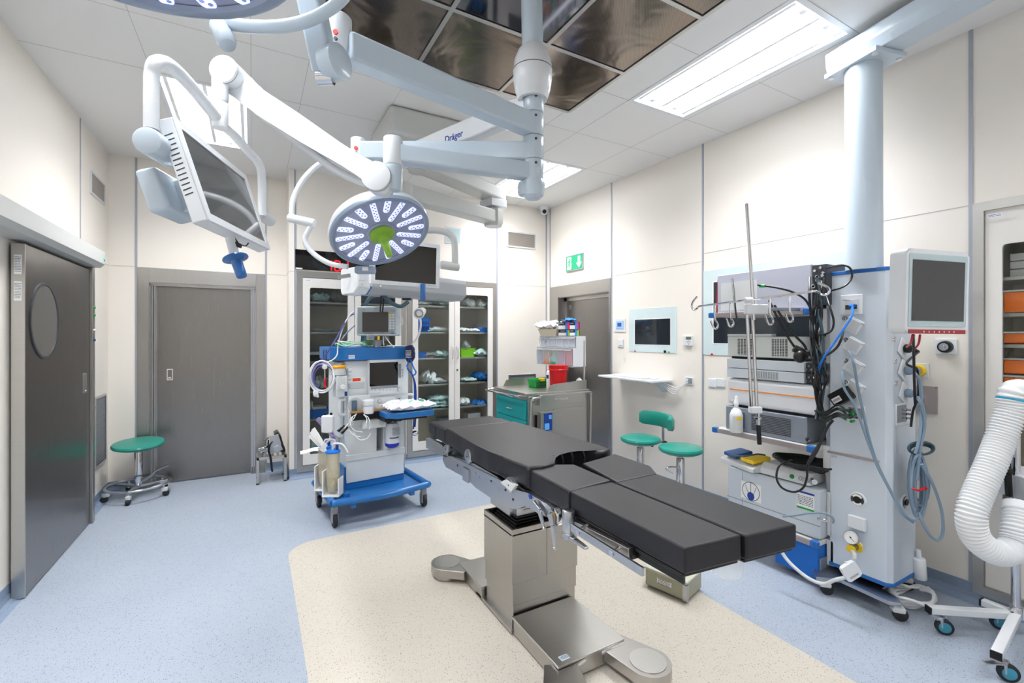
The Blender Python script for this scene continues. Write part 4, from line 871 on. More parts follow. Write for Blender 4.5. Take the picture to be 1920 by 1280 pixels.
# ---- monitor on the receding arm with the maker's name
t4 = thing('ceiling_monitor', 'flat monitor with black screen hanging behind the lit lamp head', 'monitor', (HX, HY, 2.6))
e4 = W(742, 0, 2.9); e4.z = 2.6
ar4 = arm(t4, (HX, HY, 2.6), e4, .075, .11, M_white)
ad = Vector((e4.x - HX, e4.y - HY, 0)).normalized(); sn = Vector((ad.y, -ad.x, 0)); sn = sn if sn.dot(FWD) < 0 else -sn
pl = Plane(Vector((HX, HY, 2.6)) + sn * .0378, -ad if (-ad).dot(RGT) > 0 else ad, UP)
if pl.n.dot(FWD) > 0: pl = Plane(pl.o, -pl.u, UP)
q = pl.at(834, 268); textmesh('Dr\u00e4ger', 'maker_name', M_inkb, q + pl.n * .0004, pl.u, UP, .05, ar4)
mb = MB(); mb.rcyl((e4.x, e4.y, 2.67), (e4.x, e4.y, 2.3), .042, .004); mb.build('joint', M_white, t4)
mb = MB(); mb.rcyl((e4.x, e4.y, 2.3), (e4.x, e4.y, 2.12), .034, .004); mb.build('swivel', M_white, t4)
mb = MB(); z4 = zz_(434, 2.9); mb.tube([(e4.x, e4.y, 2.15), W(790, 432, 2.92), W(822, 432, 2.93), W(843, 439, 2.95), W(852, 455, 2.96), W(853, 495, 2.96)], .021, smooth=8, seg=16); mb.build('yoke', M_pgrey, t4)
mb = MB(); mb.rcyl(W(826, 496, 2.93), W(861, 501, 2.97), .027, .008); mb.build('tilt_pivot', M_pgrey, t4)
TL, TR_, BR, BL = W(697, 443, 2.72), W(827, 459, 2.95), W(821, 541, 2.95), W(695, 531, 2.72)
ux = (TR_ - TL + BR - BL).normalized(); vy = (TL - BL + TR_ - BR); vy = (vy - ux * vy.dot(ux)).normalized(); nn = ux.cross(vy)
mw = ((TR_ - TL).length + (BR - BL).length) / 2; mh = ((TL - BL).length + (TR_ - BR).length) / 2; mc = (TL + TR_ + BR + BL) / 4
bd4, _ = screen(t4, mc, ux, vy, mw, mh, .024, M_screen, M_white)
mb = MB(); smallprint(mb, mc + nn * .006 + ux * (mw / 2 - .05) - vy * (mh / 2 - .012), ux, vy, .06, .01, 1); mb.build('button_row', M_grey, t4)
mb = MB(); mb.plate(mc - nn * .1, ux, vy, mw * .5, mh * .5, .05, .01); mb.build('mount_box', M_pgrey, t4)
g1 = W(793, 541, 2.86); mb = MB(); mb.rcyl(g1 + UP * .03, g1 - UP * .075, .017, .004); mb.build('sterile_handle', mat('handle_blue', '1560a8', .25, coat=.5), t4)
# ---- second pendant: grey double arm with a horizontal supply head
t5 = thing('supply_pendant', 'grey double-arm ceiling pendant carrying a horizontal supply rail over the anaesthesia machine', 'ceiling pendant', (1.2, 3.72, 3.01))
mb = MB(); mb.cyl((1.2, 3.72, 3.02), (1.2, 3.72, 2.86), .08); mb.build('spindle', M_pgrey, t5)
eA = W(925, 0, 4.74); a0 = Vector((1.2, 3.72, 2.95)); eA.z = 2.95
mb = MB(); mb.bar(a0 - (eA - a0).normalized() * .12, eA + (eA - a0).normalized() * .1, .2, .13, .02); mb.build('upper_arm', M_pgrey, t5)
mb = MB(); mb.box(-.1, .1, -.1, .1, -.06, .02, .008, Matrix.Translation((eA.x, eA.y, 2.87)) @ Matrix.Rotation(.2, 4, 'Z')); mb.build('elbow_cover', M_white, t5)
mb = MB(); mb.lathe([(0, 0), (.09, 0), (.105, .03), (.105, .17), (0, .17)], (eA.x, eA.y, 2.62), UP, 8); mb.build('elbow', M_pgrey, t5)
eB = W(752, 0, 3.85); eB.z = 2.7; b0 = Vector((eA.x, eA.y, 2.71))
mb = MB(); mb.bar(b0, eB, .16, .13, .015); mb.build('lower_arm', M_pgrey, t5)
mb = MB(); mb.rcyl((eB.x, eB.y, 2.77), (eB.x, eB.y, 2.6), .1, .01); mb.cyl((eB.x, eB.y, 2.62), (eB.x, eB.y, 1.95), .06); mb.build('drop_tube', M_pgrey, t5)
HP0, HP1 = W(668, 530, 3.45), W(866, 568, 4.25); HP1.z = HP0.z - .03
hu = (HP1 - HP0); hu.z = 0; hl = hu.length; hu.normalize(); hn = Vector((hu.y, -hu.x, 0)); hn = hn if hn.dot(FWD) < 0 else -hn
P5 = Plane(HP0 + hn * .12, hu if hu.cross(UP).dot(hn) > 0 else -hu, UP)
def sect(w): return [(-.12, .1), (.1, .1), (.12, .06), (.12, -.04), (.06, -.085), (-.1, -.085), (-.12, -.06)]
mb = MB(); mb.prism([(a, b) for a, b in sect(0)], HP0 + UP * .0 + hu * .05, hn, UP, 1.0 if 0 else (hl - .1) * (1 if hn.cross(UP).dot(hu) > 0 else -1), .008); mb.build('rail_body', mat('rail_grey', 'a9adb2', .35), t5)
mb = MB(); mb.prism([(a * 1.06, b * 1.08) for a, b in sect(0)], HP0 - hu * .06, hn, UP, .11 * (1 if hn.cross(UP).dot(hu) > 0 else -1), .012); mb.build('end_cap', M_white, t5)
mb = MB(); mb.prism([(a * 1.07, b * 1.09) for a, b in sect(0)], HP0 + hu * .042, hn, UP, .01 * (1 if hn.cross(UP).dot(hu) > 0 else -1), 0); mb.build('blue_edge', M_blue, t5)
for px, py in ((677, 518), (698, 519)):
    mb = MB(); p = P5.at(px, py) + hn * .002; mb.plate(p, P5.u, UP, .05, .06, .012, .005); mb.build('socket_cover', M_white, t5)
for px, py in ((678, 533), (695, 535), (712, 536)):
    mb = MB(); p = P5.at(px, py) ; mb.cyl(p, p + hn * .012, .008); mb.build('socket', M_chrome, t5)
mb = MB(); p = W(632, 520, 3.3); q = W(657, 516, 3.35); mb.bar(p, q, .006, .028); mb.build('rail_stub', M_steelh, t5)
mb = MB(); q = W(752, 578, 3.9); mb.box(-.035, .035, -.03, .03, -.03, .03, .004, Matrix.Translation(W(763, 556, 3.85)) @ Matrix.Rotation(-TH, 4, 'Z')); mb.build('hose_block', M_black, t5)
for L_ in ([(712, 553, 3.8), (697, 556, 3.9), (687, 568, 4.05), (683, 590, 4.15), (680, 635, 4.2), (678, 650, 4.25)], [(716, 550, 3.6), (725, 560, 3.6), (738, 570, 3.65), (752, 574, 3.7), (765, 566, 3.75)]):
    mb = MB(); mb.tube([W(*q) for q in L_], .016, smooth=6, seg=12); mb.build('gas_hose', M_hosed, t5)
mb = MB(); mb.tube([W(715, 550, 3.6), W(714, 565, 3.6), W(713, 585, 3.65)], .006, smooth=4); mb.build('cable', M_black, t5)
mb = MB(); mb.tube([W(718, 550, 3.6), W(719, 565, 3.6), W(717, 585, 3.65)], .006, smooth=4); mb.build('cable', M_black, t5)
# lamp light itself
spot('lamp_beam', tuple(c1 - UP * .03), (.75, 1.25, 0), 45, 1.0, (.75, .78, 1), .9, .15)
spot('lamp_beam', tuple(c2 + n2.normalized() * .05), (1.05, 2.75, .9), 22, .5, (.72, .76, 1), .8, .1)
# ================================================================ ANAESTHESIA MACHINE
A0 = Vector((.54, 3.76, 0)); aa = math.radians(6); au = Vector((math.cos(aa), math.sin(aa), 0)); av = Vector((-math.sin(aa), math.cos(aa), 0))
am = thing('anaesthesia_machine', 'white anaesthesia machine with a blue wheeled base and blue top, in front of the cupboards', 'anaesthesia machine', A0, aa)
def ab(mb, u0, u1, v0, v1, z0, z1, bev=.005): return mb.box(u0, u1, v0, v1, z0, z1, bev)     # local box
FC = Plane(A0 + av * .28, au)
M_aw = mat('machine_white', 'dfe5e8', .32, var=.012, coat=.2); M_ag = mat('machine_grey', 'c2c8cc', .4, var=.02)
# base tray: open tray with raised tube rim
mb = MB(); ab(mb, .02, .76, .04, .62, .17, .19, .006); bs = mb.build('base_tray', M_blue, am, local=True)
mb = MB(); mb.tube([(.0, .62, .2), (.0, .06, .2), (.0, .0, .2), (.06, -.01, .2), (.4, -.055, .2), (.73, -.01, .2), (.79, .0, .2), (.79, .06, .2), (.79, .62, .2)], .028, smooth=5, seg=12); mb.build('bumper_rim', M_blue, bs, local=True)
mb = MB(); ab(mb, .13, .17, -.03, .02, .14, .18); ab(mb, .62, .66, -.03, .02, .14, .18); mb.build('rim_bracket', M_blue, bs, local=True)
mb = MB(); mb.rcyl((.13, .12, .19), (.13, .12, .225), .03, .006); ab(mb, .02, .14, .09, .15, .185, .2, .004); mb.build('brake_pedal', M_blue, bs, local=True)
for (u_, v_) in ((.02, .04), (.77, .04), (.02, .56), (.77, .56)):
    c = Vector((u_, v_, 0)); mb = MB(); mb.box(-.024, .024, -.02, .02, .1, .17, .008, Matrix.Translation(c)); mb.box(-.024, -.016, -.03, .03, .04, .12, .004, Matrix.Translation(c)); mb.box(.016, .024, -.03, .03, .04, .12, .004, Matrix.Translation(c)); ck = mb.build('caster', M_grey, am, local=True)
    mb = MB(); mb.rcyl(c + Vector((-.014, 0, .055)), c + Vector((.014, 0, .055)), .055, .006); mb.build('wheel', M_rubber, ck, local=True)
# lower body
mb = MB(); ab(mb, .17, .69, .29, .74, .19, .27, .004); ab(mb, .165, .2, .3, .74, .27, .38, .004); mb.build('skirt', M_blue, am, local=True)
mb = MB(); ab(mb, .18, .69, .28, .73, .245, .48, .006); ab(mb, .175, .695, .27, .3, .43, .485, .006); ab(mb, .18, .44, .285, .72, .48, .86, .004); ab(mb, .44, .5, .45, .72, .48, .86, .004); ab(mb, .50, .69, .285, .72, .48, .86, .004); lowb = mb.build('lower_body', M_aw, am, local=True)
mb = MB(); ab(mb, .69, .705, .3, .72, .26, 1.27, .004); mb.build('side_profile', M_satin, am, local=True)
mb = MB(); ab(mb, .14, .18, .36, .72, .62, 1.27, .01); mb.prism([(0, 0), (.1, .0), (.1, .5), (0, .5)], (.18, .36, .5), (0, 1, 0), UP, .0001) if 0 else None; ab(mb, .145, .18, .5, .72, .3, .64, .006); mb.build('side_wing', M_aw, am, local=True)
# upper body
mb = MB(); ab(mb, .18, .70, .30, .74, .86, 1.28, .008); mb.build('upper_body', M_aw, am, local=True)
FU = Plane(A0 + av * .30, au)
mb = MB(); FU.rect(mb, 690, 671, 761, 741, .05, .006); FU.rect(mb, 688, 668, 763, 742, .03, .004); dsp = mb.build('display_block', M_aw, am)
PS = FU.off(.052); mb = MB(); PS.rect(mb, 693, 680, 746, 721, .002); mb.build('screen', M_screen, dsp)
mb = MB(); PS.rect(mb, 695, 722, 746, 726, .0015); PS.rect(mb, 747, 682, 752, 708, .0015); mb.build('key_panel', M_grey, dsp)
for i in range(7):
    mb = MB(); PS.disc(mb, 697 + i * 6.6 + (2 if i > 1 else 0), 730.5, .007, .003); mb.build('key', M_ag, dsp)
mb = MB(); PS.disc(mb, 749, 729.5, .021, .02); mb.build('rotary_knob', M_ag, dsp)
mb = MB(); smallprint(mb, PS.at(705, 737) + PS.n * .001, au, UP, .08, .006, 1); smallprint(mb, PS.at(755, 700) + PS.n * .001, au, UP, .012, .08, 6); mb.build('small_print', M_ink, dsp)
mb = MB(); FU.rect(mb, 652, 708, 685, 715, .004); pn = mb.build('rating_plate', M_paper, am)
mb = MB(); FU.off(.004).rect(mb, 661, 709, 676, 714, .001); mb.build('orange_label', mat('orange_red_label', 'e0492a', .5), pn)
mb = MB(); smallprint(mb, FU.at(656, 712) + FU.n * .005, au, UP, .03, .02, 2); mb.build('small_print', M_ink, pn)
mb = MB(); FU.rect(mb, 653, 719, 683, 727, .006, .002); mb.build('recess_panel', M_ag, am)
mb = MB(); FU.rect(mb, 651, 690, 658, 696, .03, .003); FU.rect(mb, 652, 698, 656, 703, .02, .003); mb.build('gas_connector', M_aw, am)
# front band with ports and grips
mb = MB(); F2 = FC.off(.0); F2.rect(mb, 651, 742, 763, 786, .03, .006); band = mb.build('front_band', M_aw, am)
B2 = FC.off(.031)
mb = MB(); B2.disc(mb, 666, 759, .062, .003, 0, 32); pr_ = mb.build('port_recess', M_ag, band)
mb = MB(); B2.off(.003).rect(mb, 659, 751, 669, 770, .012, .004); mb.build('water_trap', mat('trap_blue_grey', '5c7187', .3), pr_)
for x in (698.5, 711.5):
    mb = MB(); p = B2.at(x, 752); mb.lathe([(.0, 0), (.014, 0), (.0145, .004), (.011, .005), (.0, .005)], p, B2.n, 24); kn = mb.build('gas_knob', M_aw, band)
    mb = MB(); mb.lathe([(.0145, .004), (.0165, .004), (.0165, .0), (.0145, 0)], p, B2.n, 24); mb.build('knob_ring', M_dgrey, kn)
mb = MB(); B2.disc(mb, 748, 747, .03, .003, 0, 24); pk = mb.build('port_recess', M_ag, band)
mb = MB(); B2.disc(mb, 748, 747, .006, .005); mb.build('port', M_black, pk)
def grip(pl, px0, py0, px1, py1, out, r=.013):
    a, b = pl.at(px0, py0), pl.at(px1, py1); mb = MB(); mb.tube([a, a + pl.n * out, b + pl.n * out, b], r, smooth=4); return mb
mb = MB(); a = FC.at(646, 748) ; mb.tube([a, a - au * .045 + UP * 0 - av * .03, a - au * .05 - UP * .02 - av * .03, a - au * .05 - UP * .11 - av * .03, a - au * .03 - UP * .13 - av * .02, a - UP * .13], .014, smooth=4); mb.build('grip_handle', M_aw, am)
mb = MB(); a = FC.at(761, 740); mb.tube([a, a + au * .05 - av * .02, a + au * .065 - UP * .03 - av * .02, a + au * .065 - UP * .14 - av * .02], .013, smooth=4); mb.build('grip_handle', M_aw, am)
# blue top slab, bevelled front
mb = MB(); mb.prism([(.08, .42), (.17, .24), (.72, .24), (.74, .30), (.74, .80), (.08, .80)], (0, 0, 1.285), (1, 0, 0), (0, 1, 0), .11, .006); top = mb.build('top_shelf', M_blue, am, local=True)
FT = Plane(A0 + av * .24, au)
mb = MB(); FT.rect(mb, 653.5, 665.5, 665, 672, .002); lb_ = mb.build('label', M_paper, top)
mb = MB(); smallprint(mb, FT.at(659, 669) + FT.n * .0025, au, UP, .045, .02, 3); mb.build('small_print', M_inkb, lb_)
# side tray with wrapped mask pack
mb = MB(); tr_ = [(.42, .02), (.5, -.05), (.83, -.05), (.85, .02), (.85, .24), (.42, .24)]
ztr = .86; mb.prism(tr_, (0, .0, ztr - .055), (1, 0, 0), (0, 1, 0), .05, .008); mb.build('side_tray', M_blue, am, local=True)
mb = MB(); ab(mb, .42, .8, .03, .27, ztr - .085, ztr - .055, .004); mb.build('tray_drawer', M_black, am, local=True)
mb = MB(); ab(mb, .2, .62, .18, .5, .835, .86, .003); mb.build('writing_surface', mat('wood_tone_board', 'b98a4e', .5, var=.2, scale=12, stretch=(1, 8, 1)), am, local=True)
mb = MB(); ab(mb, .19, .64, .165, .2, .79, .85, .008); mb.build('drawer_front', M_black, am, local=True)
mb = MB(); ab(mb, .29, .5, .2, .29, .7, .785, .012); bb = mb.build('breathing_block', M_aw, am, local=True)
mb = MB(); mb.rcyl((.45, .2, .745), (.45, .185, .745), .022, .004); mb.build('valve_knob', M_ag, bb, local=True)
T_ = A0 + au * .33 + av * .17
mb = MB(); mb.lathe([(0, .84), (.04, .84), (.045, .87), (.04, .9), (.035, .905), (.045, .91), (.047, .95), (.03, .96), (0, .96)], (T_.x, T_.y, 0), UP, 24); mb.build('flow_valve', M_white, am)
# absorber canister
mb = MB(); C_ = (.555, .22, 0); mb.lathe([(0, .525), (.045, .525), (.056, .54), (.06, .56), (.056, .70), (.048, .725), (.02, .735), (.018, .77), (0, .77)], C_, UP, 28); can = mb.build('absorber_canister', mat('canister_white', 'e3e8f2', .35), am, local=True)
mb = MB(); mb.lathe([(0, .515), (.045, .517), (.058, .53), (.0605, .548), (.0605, .556), (0, .556)], C_, UP, 28); mb.build('canister_base', mat('canister_blue', '1b2fb0', .35), can, local=True)
mb = MB(); mb.lathe([(.0605, .6), (.061, .604), (.061, .607), (.0605, .61)], C_, UP, 28, -2.3, -.7); smallprint(mb, (.57, .159, .66), (1, 0, 0), UP, .07, .07, 9); mb.build('small_print', M_ink, can, local=True)
mb = MB(); ab(mb, .48, .64, .2, .3, .735, .785, .01); mb.build('canister_mount', M_black, am, local=True)
# vaporizer with yellow top, front left
VP = Plane(A0 + av * .22, au); c = VP.at(642, 715)
vap = thing('vaporizer', 'white box vaporizer with a yellow cap mounted at the left front of the machine', 'vaporizer', (c.x, c.y, VP.at(642, 744).z))
mb = MB(); VP.rect(mb, 631, 705, 651, 744, -.12, .008); mb.build('body', M_aw, vap)
mb = MB(); VP.rect(mb, 632.5, 706, 648, 729, .002); smallprint(mb, VP.at(641, 713) + VP.n * .0025, au, UP, .05, .03, 2); fp_ = mb.build('front_plate', M_lgrey, vap)
mb = MB(); VP.rect(mb, 632, 730, 646, 743, .002); mb.build('lower_plate', M_ag, vap)
mb = MB(); VP.rect(mb, 646, 734, 651, 742, .003); mb.build('blue_badge', M_navy, vap)
q = VP.at(642, 725); mb = MB(); mb.rcyl(q, q + VP.n * .03, .02, .004); mb.build('knob', M_white, vap)
q = VP.at(639, 690) - VP.n * .06; mb = MB(); zt = VP.at(639, 691).z; mb.lathe([(0, zt), (.052, zt), (.055, zt + .005), (.055, zt + .018), (.05, zt + .024), (0, zt + .024)], (q.x, q.y, 0), UP, 28); mb.build('cap', mat('cap_yellow', 'f2a614', .35), vap)
mb = MB(); mb.lathe([(.058, zt - .055), (.058, zt - .03), (.05, zt), (0, zt), (0, zt - .055)], (q.x, q.y, 0), UP, 28); mb.build('dial', M_ag, vap)
# left-hand accessory rail items
def dep(px, py, d): return W(px, py, d)
ld = 3.78
t = thing('coiled_leads', 'coil of white and purple monitor leads hanging from a hook left of the machine', 'cable coil', dep(604, 735, ld))
for k, (cx, cy, rx, ry, m, rr_) in enumerate([(603, 706, 24, 30, M_cableW, .006), (604, 704, 22, 28, M_cableW, .006), (606, 707, 21, 27, M_cableP, .006), (604, 708, 25, 26, M_cableW, .006), (606, 703, 19, 29, mat('violet_cable', '4c4f9a', .4), .006), (608, 709, 20, 24, mat('violet_cable', '4c4f9a', .4), .006)]):
    mb = MB(); mb.tube([dep(cx + rx * math.sin(2 * PI * i / 14 + .01) * .98, cy - ry * math.cos(2 * PI * i / 14), ld + .004 * k + .01 * math.sin(i)) for i in range(15)], rr_, smooth=4, seg=8, cap=False); mb.build('loop', m, t)
mb = MB(); mb.tube([dep(612, 708, ld - .03), dep(609, 718, ld - .03), dep(611, 727, ld - .03)], .008, smooth=3); mb.build('red_clip', M_red, t)
for k in range(3):
    mb = MB(); mb.tube([dep(590 + k * 3, 732, ld), dep(589 + k * 3, 738, ld - .01), dep(590 + k * 3, 742 + k, ld)], .009, smooth=3); mb.build('electrode_plug', M_white, t)
t = thing('suction_regulator', 'clear suction regulator tube with round white knob behind the coiled leads', 'regulator', dep(609, 700, 3.84))
mb = MB(); mb.cyl(dep(609, 656, 3.86), dep(609, 682, 3.86), .014); mb.build('flow_tube', M_clear, t)
mb = MB(); mb.rcyl(dep(609, 688, 3.74), dep(608, 688, 3.86), .02, .005); mb.build('knob', M_white, t)
mb = MB(); mb.cyl(dep(609, 682, 3.86), dep(609, 722, 3.86), .006); mb.build('rod', M_chrome, t)
for nm, m, L_ in (('sensor_cable', mat('violet_cable', '4c4f9a', .4), [(664, 588, 3.95), (654, 594, 3.95), (645, 608, 3.9), (632, 632, 3.85), (613, 662, 3.8), (598, 683, 3.8)]),
                  ('sensor_cable', M_cableW, [(664, 583, 3.95), (655, 592, 3.93), (644, 612, 3.9), (634, 645, 3.85), (632, 665, 3.82), (621, 676, 3.8), (607, 679, 3.8)]),
                  ('sensor_cable', M_hose, [(666, 610, 3.95), (655, 619, 3.95), (643, 633, 3.9), (638, 646, 3.9), (641, 652, 3.92)])):
    lb = {0: ''}
    mb = MB(); mb.tube([W(*q) for q in L_], .0055, smooth=6, seg=8)
    lab_ = 'purple lead from the patient monitor down to the coil' if m.name.startswith('violet') else ('white lead arching from the patient monitor down to the coil' if m is M_cableW else 'short blue-grey tube from the patient monitor to the blue top shelf')
    solo(mb, nm, m, lab_, 'cable', W(*L_[-1]))
# infusion-style white box with lilac tubing and the two suction jars
t = thing('compressor_box', 'white rounded box with two black knobs wrapped in lilac tubing', 'medical device', dep(612, 815, 3.7))
Pq = Plane(dep(612, 795, 3.68), RGT)
mb = MB(); Pq.rect(mb, 601, 779, 623, 812, -.06, .015); mb.build('body', M_white, t)
for x in (607, 618):
    mb = MB(); p = Pq.at(x, 779) ; mb.cyl(p + FWD * .03, p + FWD * .03 + UP * .018, .01); mb.build('knob', M_black, t)
for k in range(5):
    mb = MB(); mb.tube([dep(612 + (15 + k) * math.sin(.6 + 4.9 * i / 12 + .1 * k), 800 + (19 + k) * math.cos(.6 - 4.9 * i / 12) * .9 + 2 * k, 3.69 + .01 * k) for i in range(13)], .0042, smooth=4, seg=8); mb.build('tubing', mat('lilac_tube', 'a89cc8', .3, alpha=.9), t)
t = thing('papers_bundle', 'bundle of white paper strips and packets hanging beside the suction jars', 'paper strips', dep(597, 850, 3.66))
for (a, b, w, dd) in (((583, 809), (604, 832), .03, 0), ((587, 803), (607, 836), .035, .02), ((594, 812), (610, 846), .03, -.01), ((602, 845), (611, 832), .035, -.03), ((580, 816), (600, 836), .025, .03)):
    p, q = dep(*a, 3.66 + dd), dep(*b, 3.64 + dd); mb = MB(); mb.bar(p, q, w, .004, .001, up=FWD); mb.build('strip', M_paper, t)
mb = MB(); mb.tube([dep(563, 849, 3.6), dep(575, 846, 3.62), dep(588, 842, 3.64), dep(598, 842, 3.64)], .016, smooth=4, flat=.25, seg=10); mb.build('strip', M_paper, t)
def jar(px, z0, dd, lab_):
    c = W(px, 900, dd); t = thing('suction_jar', lab_, 'suction jar', (c.x, c.y, z0)); h = .33
    mb = MB(); mb.lathe([(0, 0), (.03, .008), (.045, .04), (.052, .12), (.054, h), (.05, h), (.048, .12), (.04, .045), (0, .012)], (c.x, c.y, z0), UP, 28); mb.build('jar', mat('amber_clear_plastic', 'e6ddc0', .12, alpha=.35, spec=.8), t)
    mb = MB(); mb.lathe([(0, .01), (.028, .02), (.04, .05), (.046, .13), (0, .13)], (c.x, c.y, z0), UP, 24); mb.build('liner', mat('milky_liner', 'c9bd96', .35, alpha=.8), t)
    mb = MB(); mb.lathe([(0, h + .012), (.04, h + .012), (.058, h + .004), (.06, h - .006), (.054, h - .012), (0, h - .012)], (c.x, c.y, z0), UP, 28); ld_ = mb.build('lid', M_bblue, t)
    mb = MB(); q = Vector((c.x, c.y, z0 + h)); mb.tube([q, q + UP * .05, q + UP * .06 + RGT * .03, q + UP * .05 + RGT * .08, q + RGT * .12 - UP * .01], .008, smooth=4); mb.build('outlet_tube', M_white, t)
    mb = MB(); mb.cyl(q + RGT * .035, q + RGT * .035 + UP * .05, .011); mb.build('port', M_navy, t)
    mb = MB(); f = Plane(q - FWD * .06, RGT)
    for s in (-1, 1): mb.bar(Vector((c.x, c.y, z0 - .02)) + RGT * s * .062, Vector((c.x, c.y, z0 + .15 - .03 * s)) + RGT * s * .062, .01, .1, .002, up=FWD)
    mb.bar(Vector((c.x, c.y, z0 - .015)) - RGT * .065, Vector((c.x, c.y, z0 - .015)) + RGT * .065, .11, .012, .002); mb.build('holder', M_paper, t)
jar(624, .245, 3.66, 'front suction jar with blue lid in a white holder at the machine base'); jar(609, .245, 3.80, 'rear suction jar half hidden behind the front one')
mb = MB(); mb.tube([W(596, 866 - 24, 3.64), W(606, 836, 3.66), W(617, 826, 3.68), W(626, 824, 3.68), W(629, 832, 3.67), W(629.5, 840, 3.67)], .008, smooth=5); solo(mb, 'suction_tube', mat('clear_lilac_tube', 'c9c6dc', .25, alpha=.75), 'pale translucent suction tube curving into the front suction jar lid', 'tube')
# wires draped at the drawer front
for k, L_ in enumerate([[(668, 775, 3.8), (663, 785, 3.75), (652, 795, 3.72), (646, 803, 3.7)], [(668, 777, 3.8), (659, 783, 3.74), (653, 800, 3.72), (662, 815, 3.72), (676, 818, 3.74)], [(682, 778, 3.8), (690, 782, 3.76), (694, 795, 3.74), (692, 805, 3.74)], [(664, 812, 3.72), (674, 824, 3.72), (688, 822, 3.74), (695, 812, 3.76)], [(682, 776, 3.8), (688, 786, 3.76), (686, 800, 3.74)], [(662, 780, 3.8), (657, 795, 3.72), (664, 806, 3.72), (680, 810, 3.74)]]):
    mb = MB(); mb.tube([W(*q) for q in L_], .0035, smooth=5, seg=8); solo(mb, 'thin_tube', M_cableW, ['thin white line from the flow valve to the black connectors', 'thin white loop hanging lowest left under the flow valve', 'thin white line arching right of the flow valve', 'long thin line dipping below the breathing block', 'short inner thin line right of the flow valve', 'inner thin loop left of the flow valve'][k], 'tube', W(*L_[-1]), group='thin lines around the flow valve')
for k, (a, b) in enumerate((((634, 808), (645, 797)), ((640, 812), (652, 800)))):
    mb = MB(); mb.cyl(W(*a, 3.68), W(*b, 3.72), .014, .01); solo(mb, 'tube_connector', M_black, ['left', 'right'][k] + ' black connector plug at the front left corner of the machine', 'connector', W(*a, 3.68))
# pack on the side tray
q = A0 + au * .64 + av * .07; 
mk = solo(pouch((q.x, q.y, ztr + .002), .42, .27, .07, rz=aa, seed=51, n=12, crump=.6), 'wrapped_mask_pack', mat('crinkled_film', 'e6e9f2', .2, var=.1, spec=.8), 'crinkled clear-film pack with a face mask lying on the blue side tray', 'medical pack')
mb = MB(); qq = q + au * .03 + UP * (ztr + .05); mb.ball(qq, .05, 14, (1, .8, .5)); mb.build('mask', mat('mint_green_mask', '6fd0b0', .3), mk)
mb = MB(); qq = q + au * .1 + UP * (ztr + .06); mb.cyl(qq, qq + au * .04, .018); mb.build('green_cap', mat('cap_green', '17936a', .4), mk)
# cable tangle, clipboard and cuff on the blue top
tq = A0 + au * .25 + av * .36; random.seed(11)
t = thing('ecg_leads', 'tangle of green and white ECG leads on the blue top shelf', 'cable tangle', (tq.x, tq.y, 1.396))
for k in range(8):
    mb = MB(); cx, cy = random.uniform(-.05, .08), random.uniform(-.05, .06); r0 = random.uniform(.04, .09)
    mb.tube([tq + au * (cx + r0 * 1.5 * math.cos(i * .9 + k)) + av * (cy + r0 * math.sin(i * .9 + k)) + UP * (1.402 + random.uniform(0, .045)) for i in range(8)], .0045, smooth=4, seg=6); mb.build('lead', [mat('lead_green', '32c46c', .4), M_cableW, mat('lead_mint', '8adcb4', .4), M_cableW][k % 4], t)
mb = MB(); qq = tq + au * .17 - av * .08 + UP * 1.41; mb.ball(qq, .013); mb.build('electrode', mat('lead_green', '32c46c', .4), t)
q = A0 + au * .55 + av * .38; mb = MB(); mb.box(-.15, .16, -.13, .13, 1.397, 1.404, .002, Matrix.Translation((q.x, q.y, 0)) @ Matrix.Rotation(aa + .1, 4, 'Z')); cb = solo(mb, 'clipboard', M_lgrey, 'flat grey clipboard with a dark pen on the right side of the blue top', 'clipboard')
mb = MB(); mb.bar(q - au * .12 - av * .1 + UP * 1.408, q - au * .03 - av * .11 + UP * 1.408, .02, .008, .003); mb.build('pen', M_black, cb)
q = W(767, 662, 4.05); mb = MB(); t = thing('pressure_cuff', 'folded navy blood pressure cuff hanging from the right corner of the blue top', 'pressure cuff', q)
mb = MB(); mb.prism([(-.035, .06), (.02, .075), (.045, .04), (.035, -.01), (.05, -.03), (.02, -.085), (-.02, -.08), (-.045, -.02)], q, RGT, UP, -.05, .01); mb.build('cuff', mat('navy_fabric', '12204a', .7, var=.2, scale=40), t)
mb = MB(); smallprint(mb, q - FWD * .0 + RGT * -.005 + Vector((0, 0, -.01)) - FWD * .002, RGT, UP, .05, .07, 6); mb.build('white_print', M_paper, t)
for L_ in ([(767, 672, 4.05), (764, 690, 4.0), (772, 700, 4.0), (777, 720, 4.0), (777, 760, 4.0), (776, 790, 4.0), (775, 804, 4.0)], [(770, 674, 4.05), (776, 690, 4.0), (780, 697, 4.0), (776, 703, 4.0), (768, 696, 4.0), (762, 684, 4.0)], [(772, 700, 4.0), (779, 722, 4.0), (780, 770, 4.0), (778, 800, 4.0)]):
    mb = MB(); mb.tube([W(*q_) for q_ in L_], .0065, smooth=5, seg=8); mb.build('tube', M_navy if L_[0][0] != 770 else M_bblue, t)
mb = MB(); mb.ball(W(778, 812, 4.0), .03, 14, (1, 1, .8)); mb.build('bulb_valve', M_chrome, t)
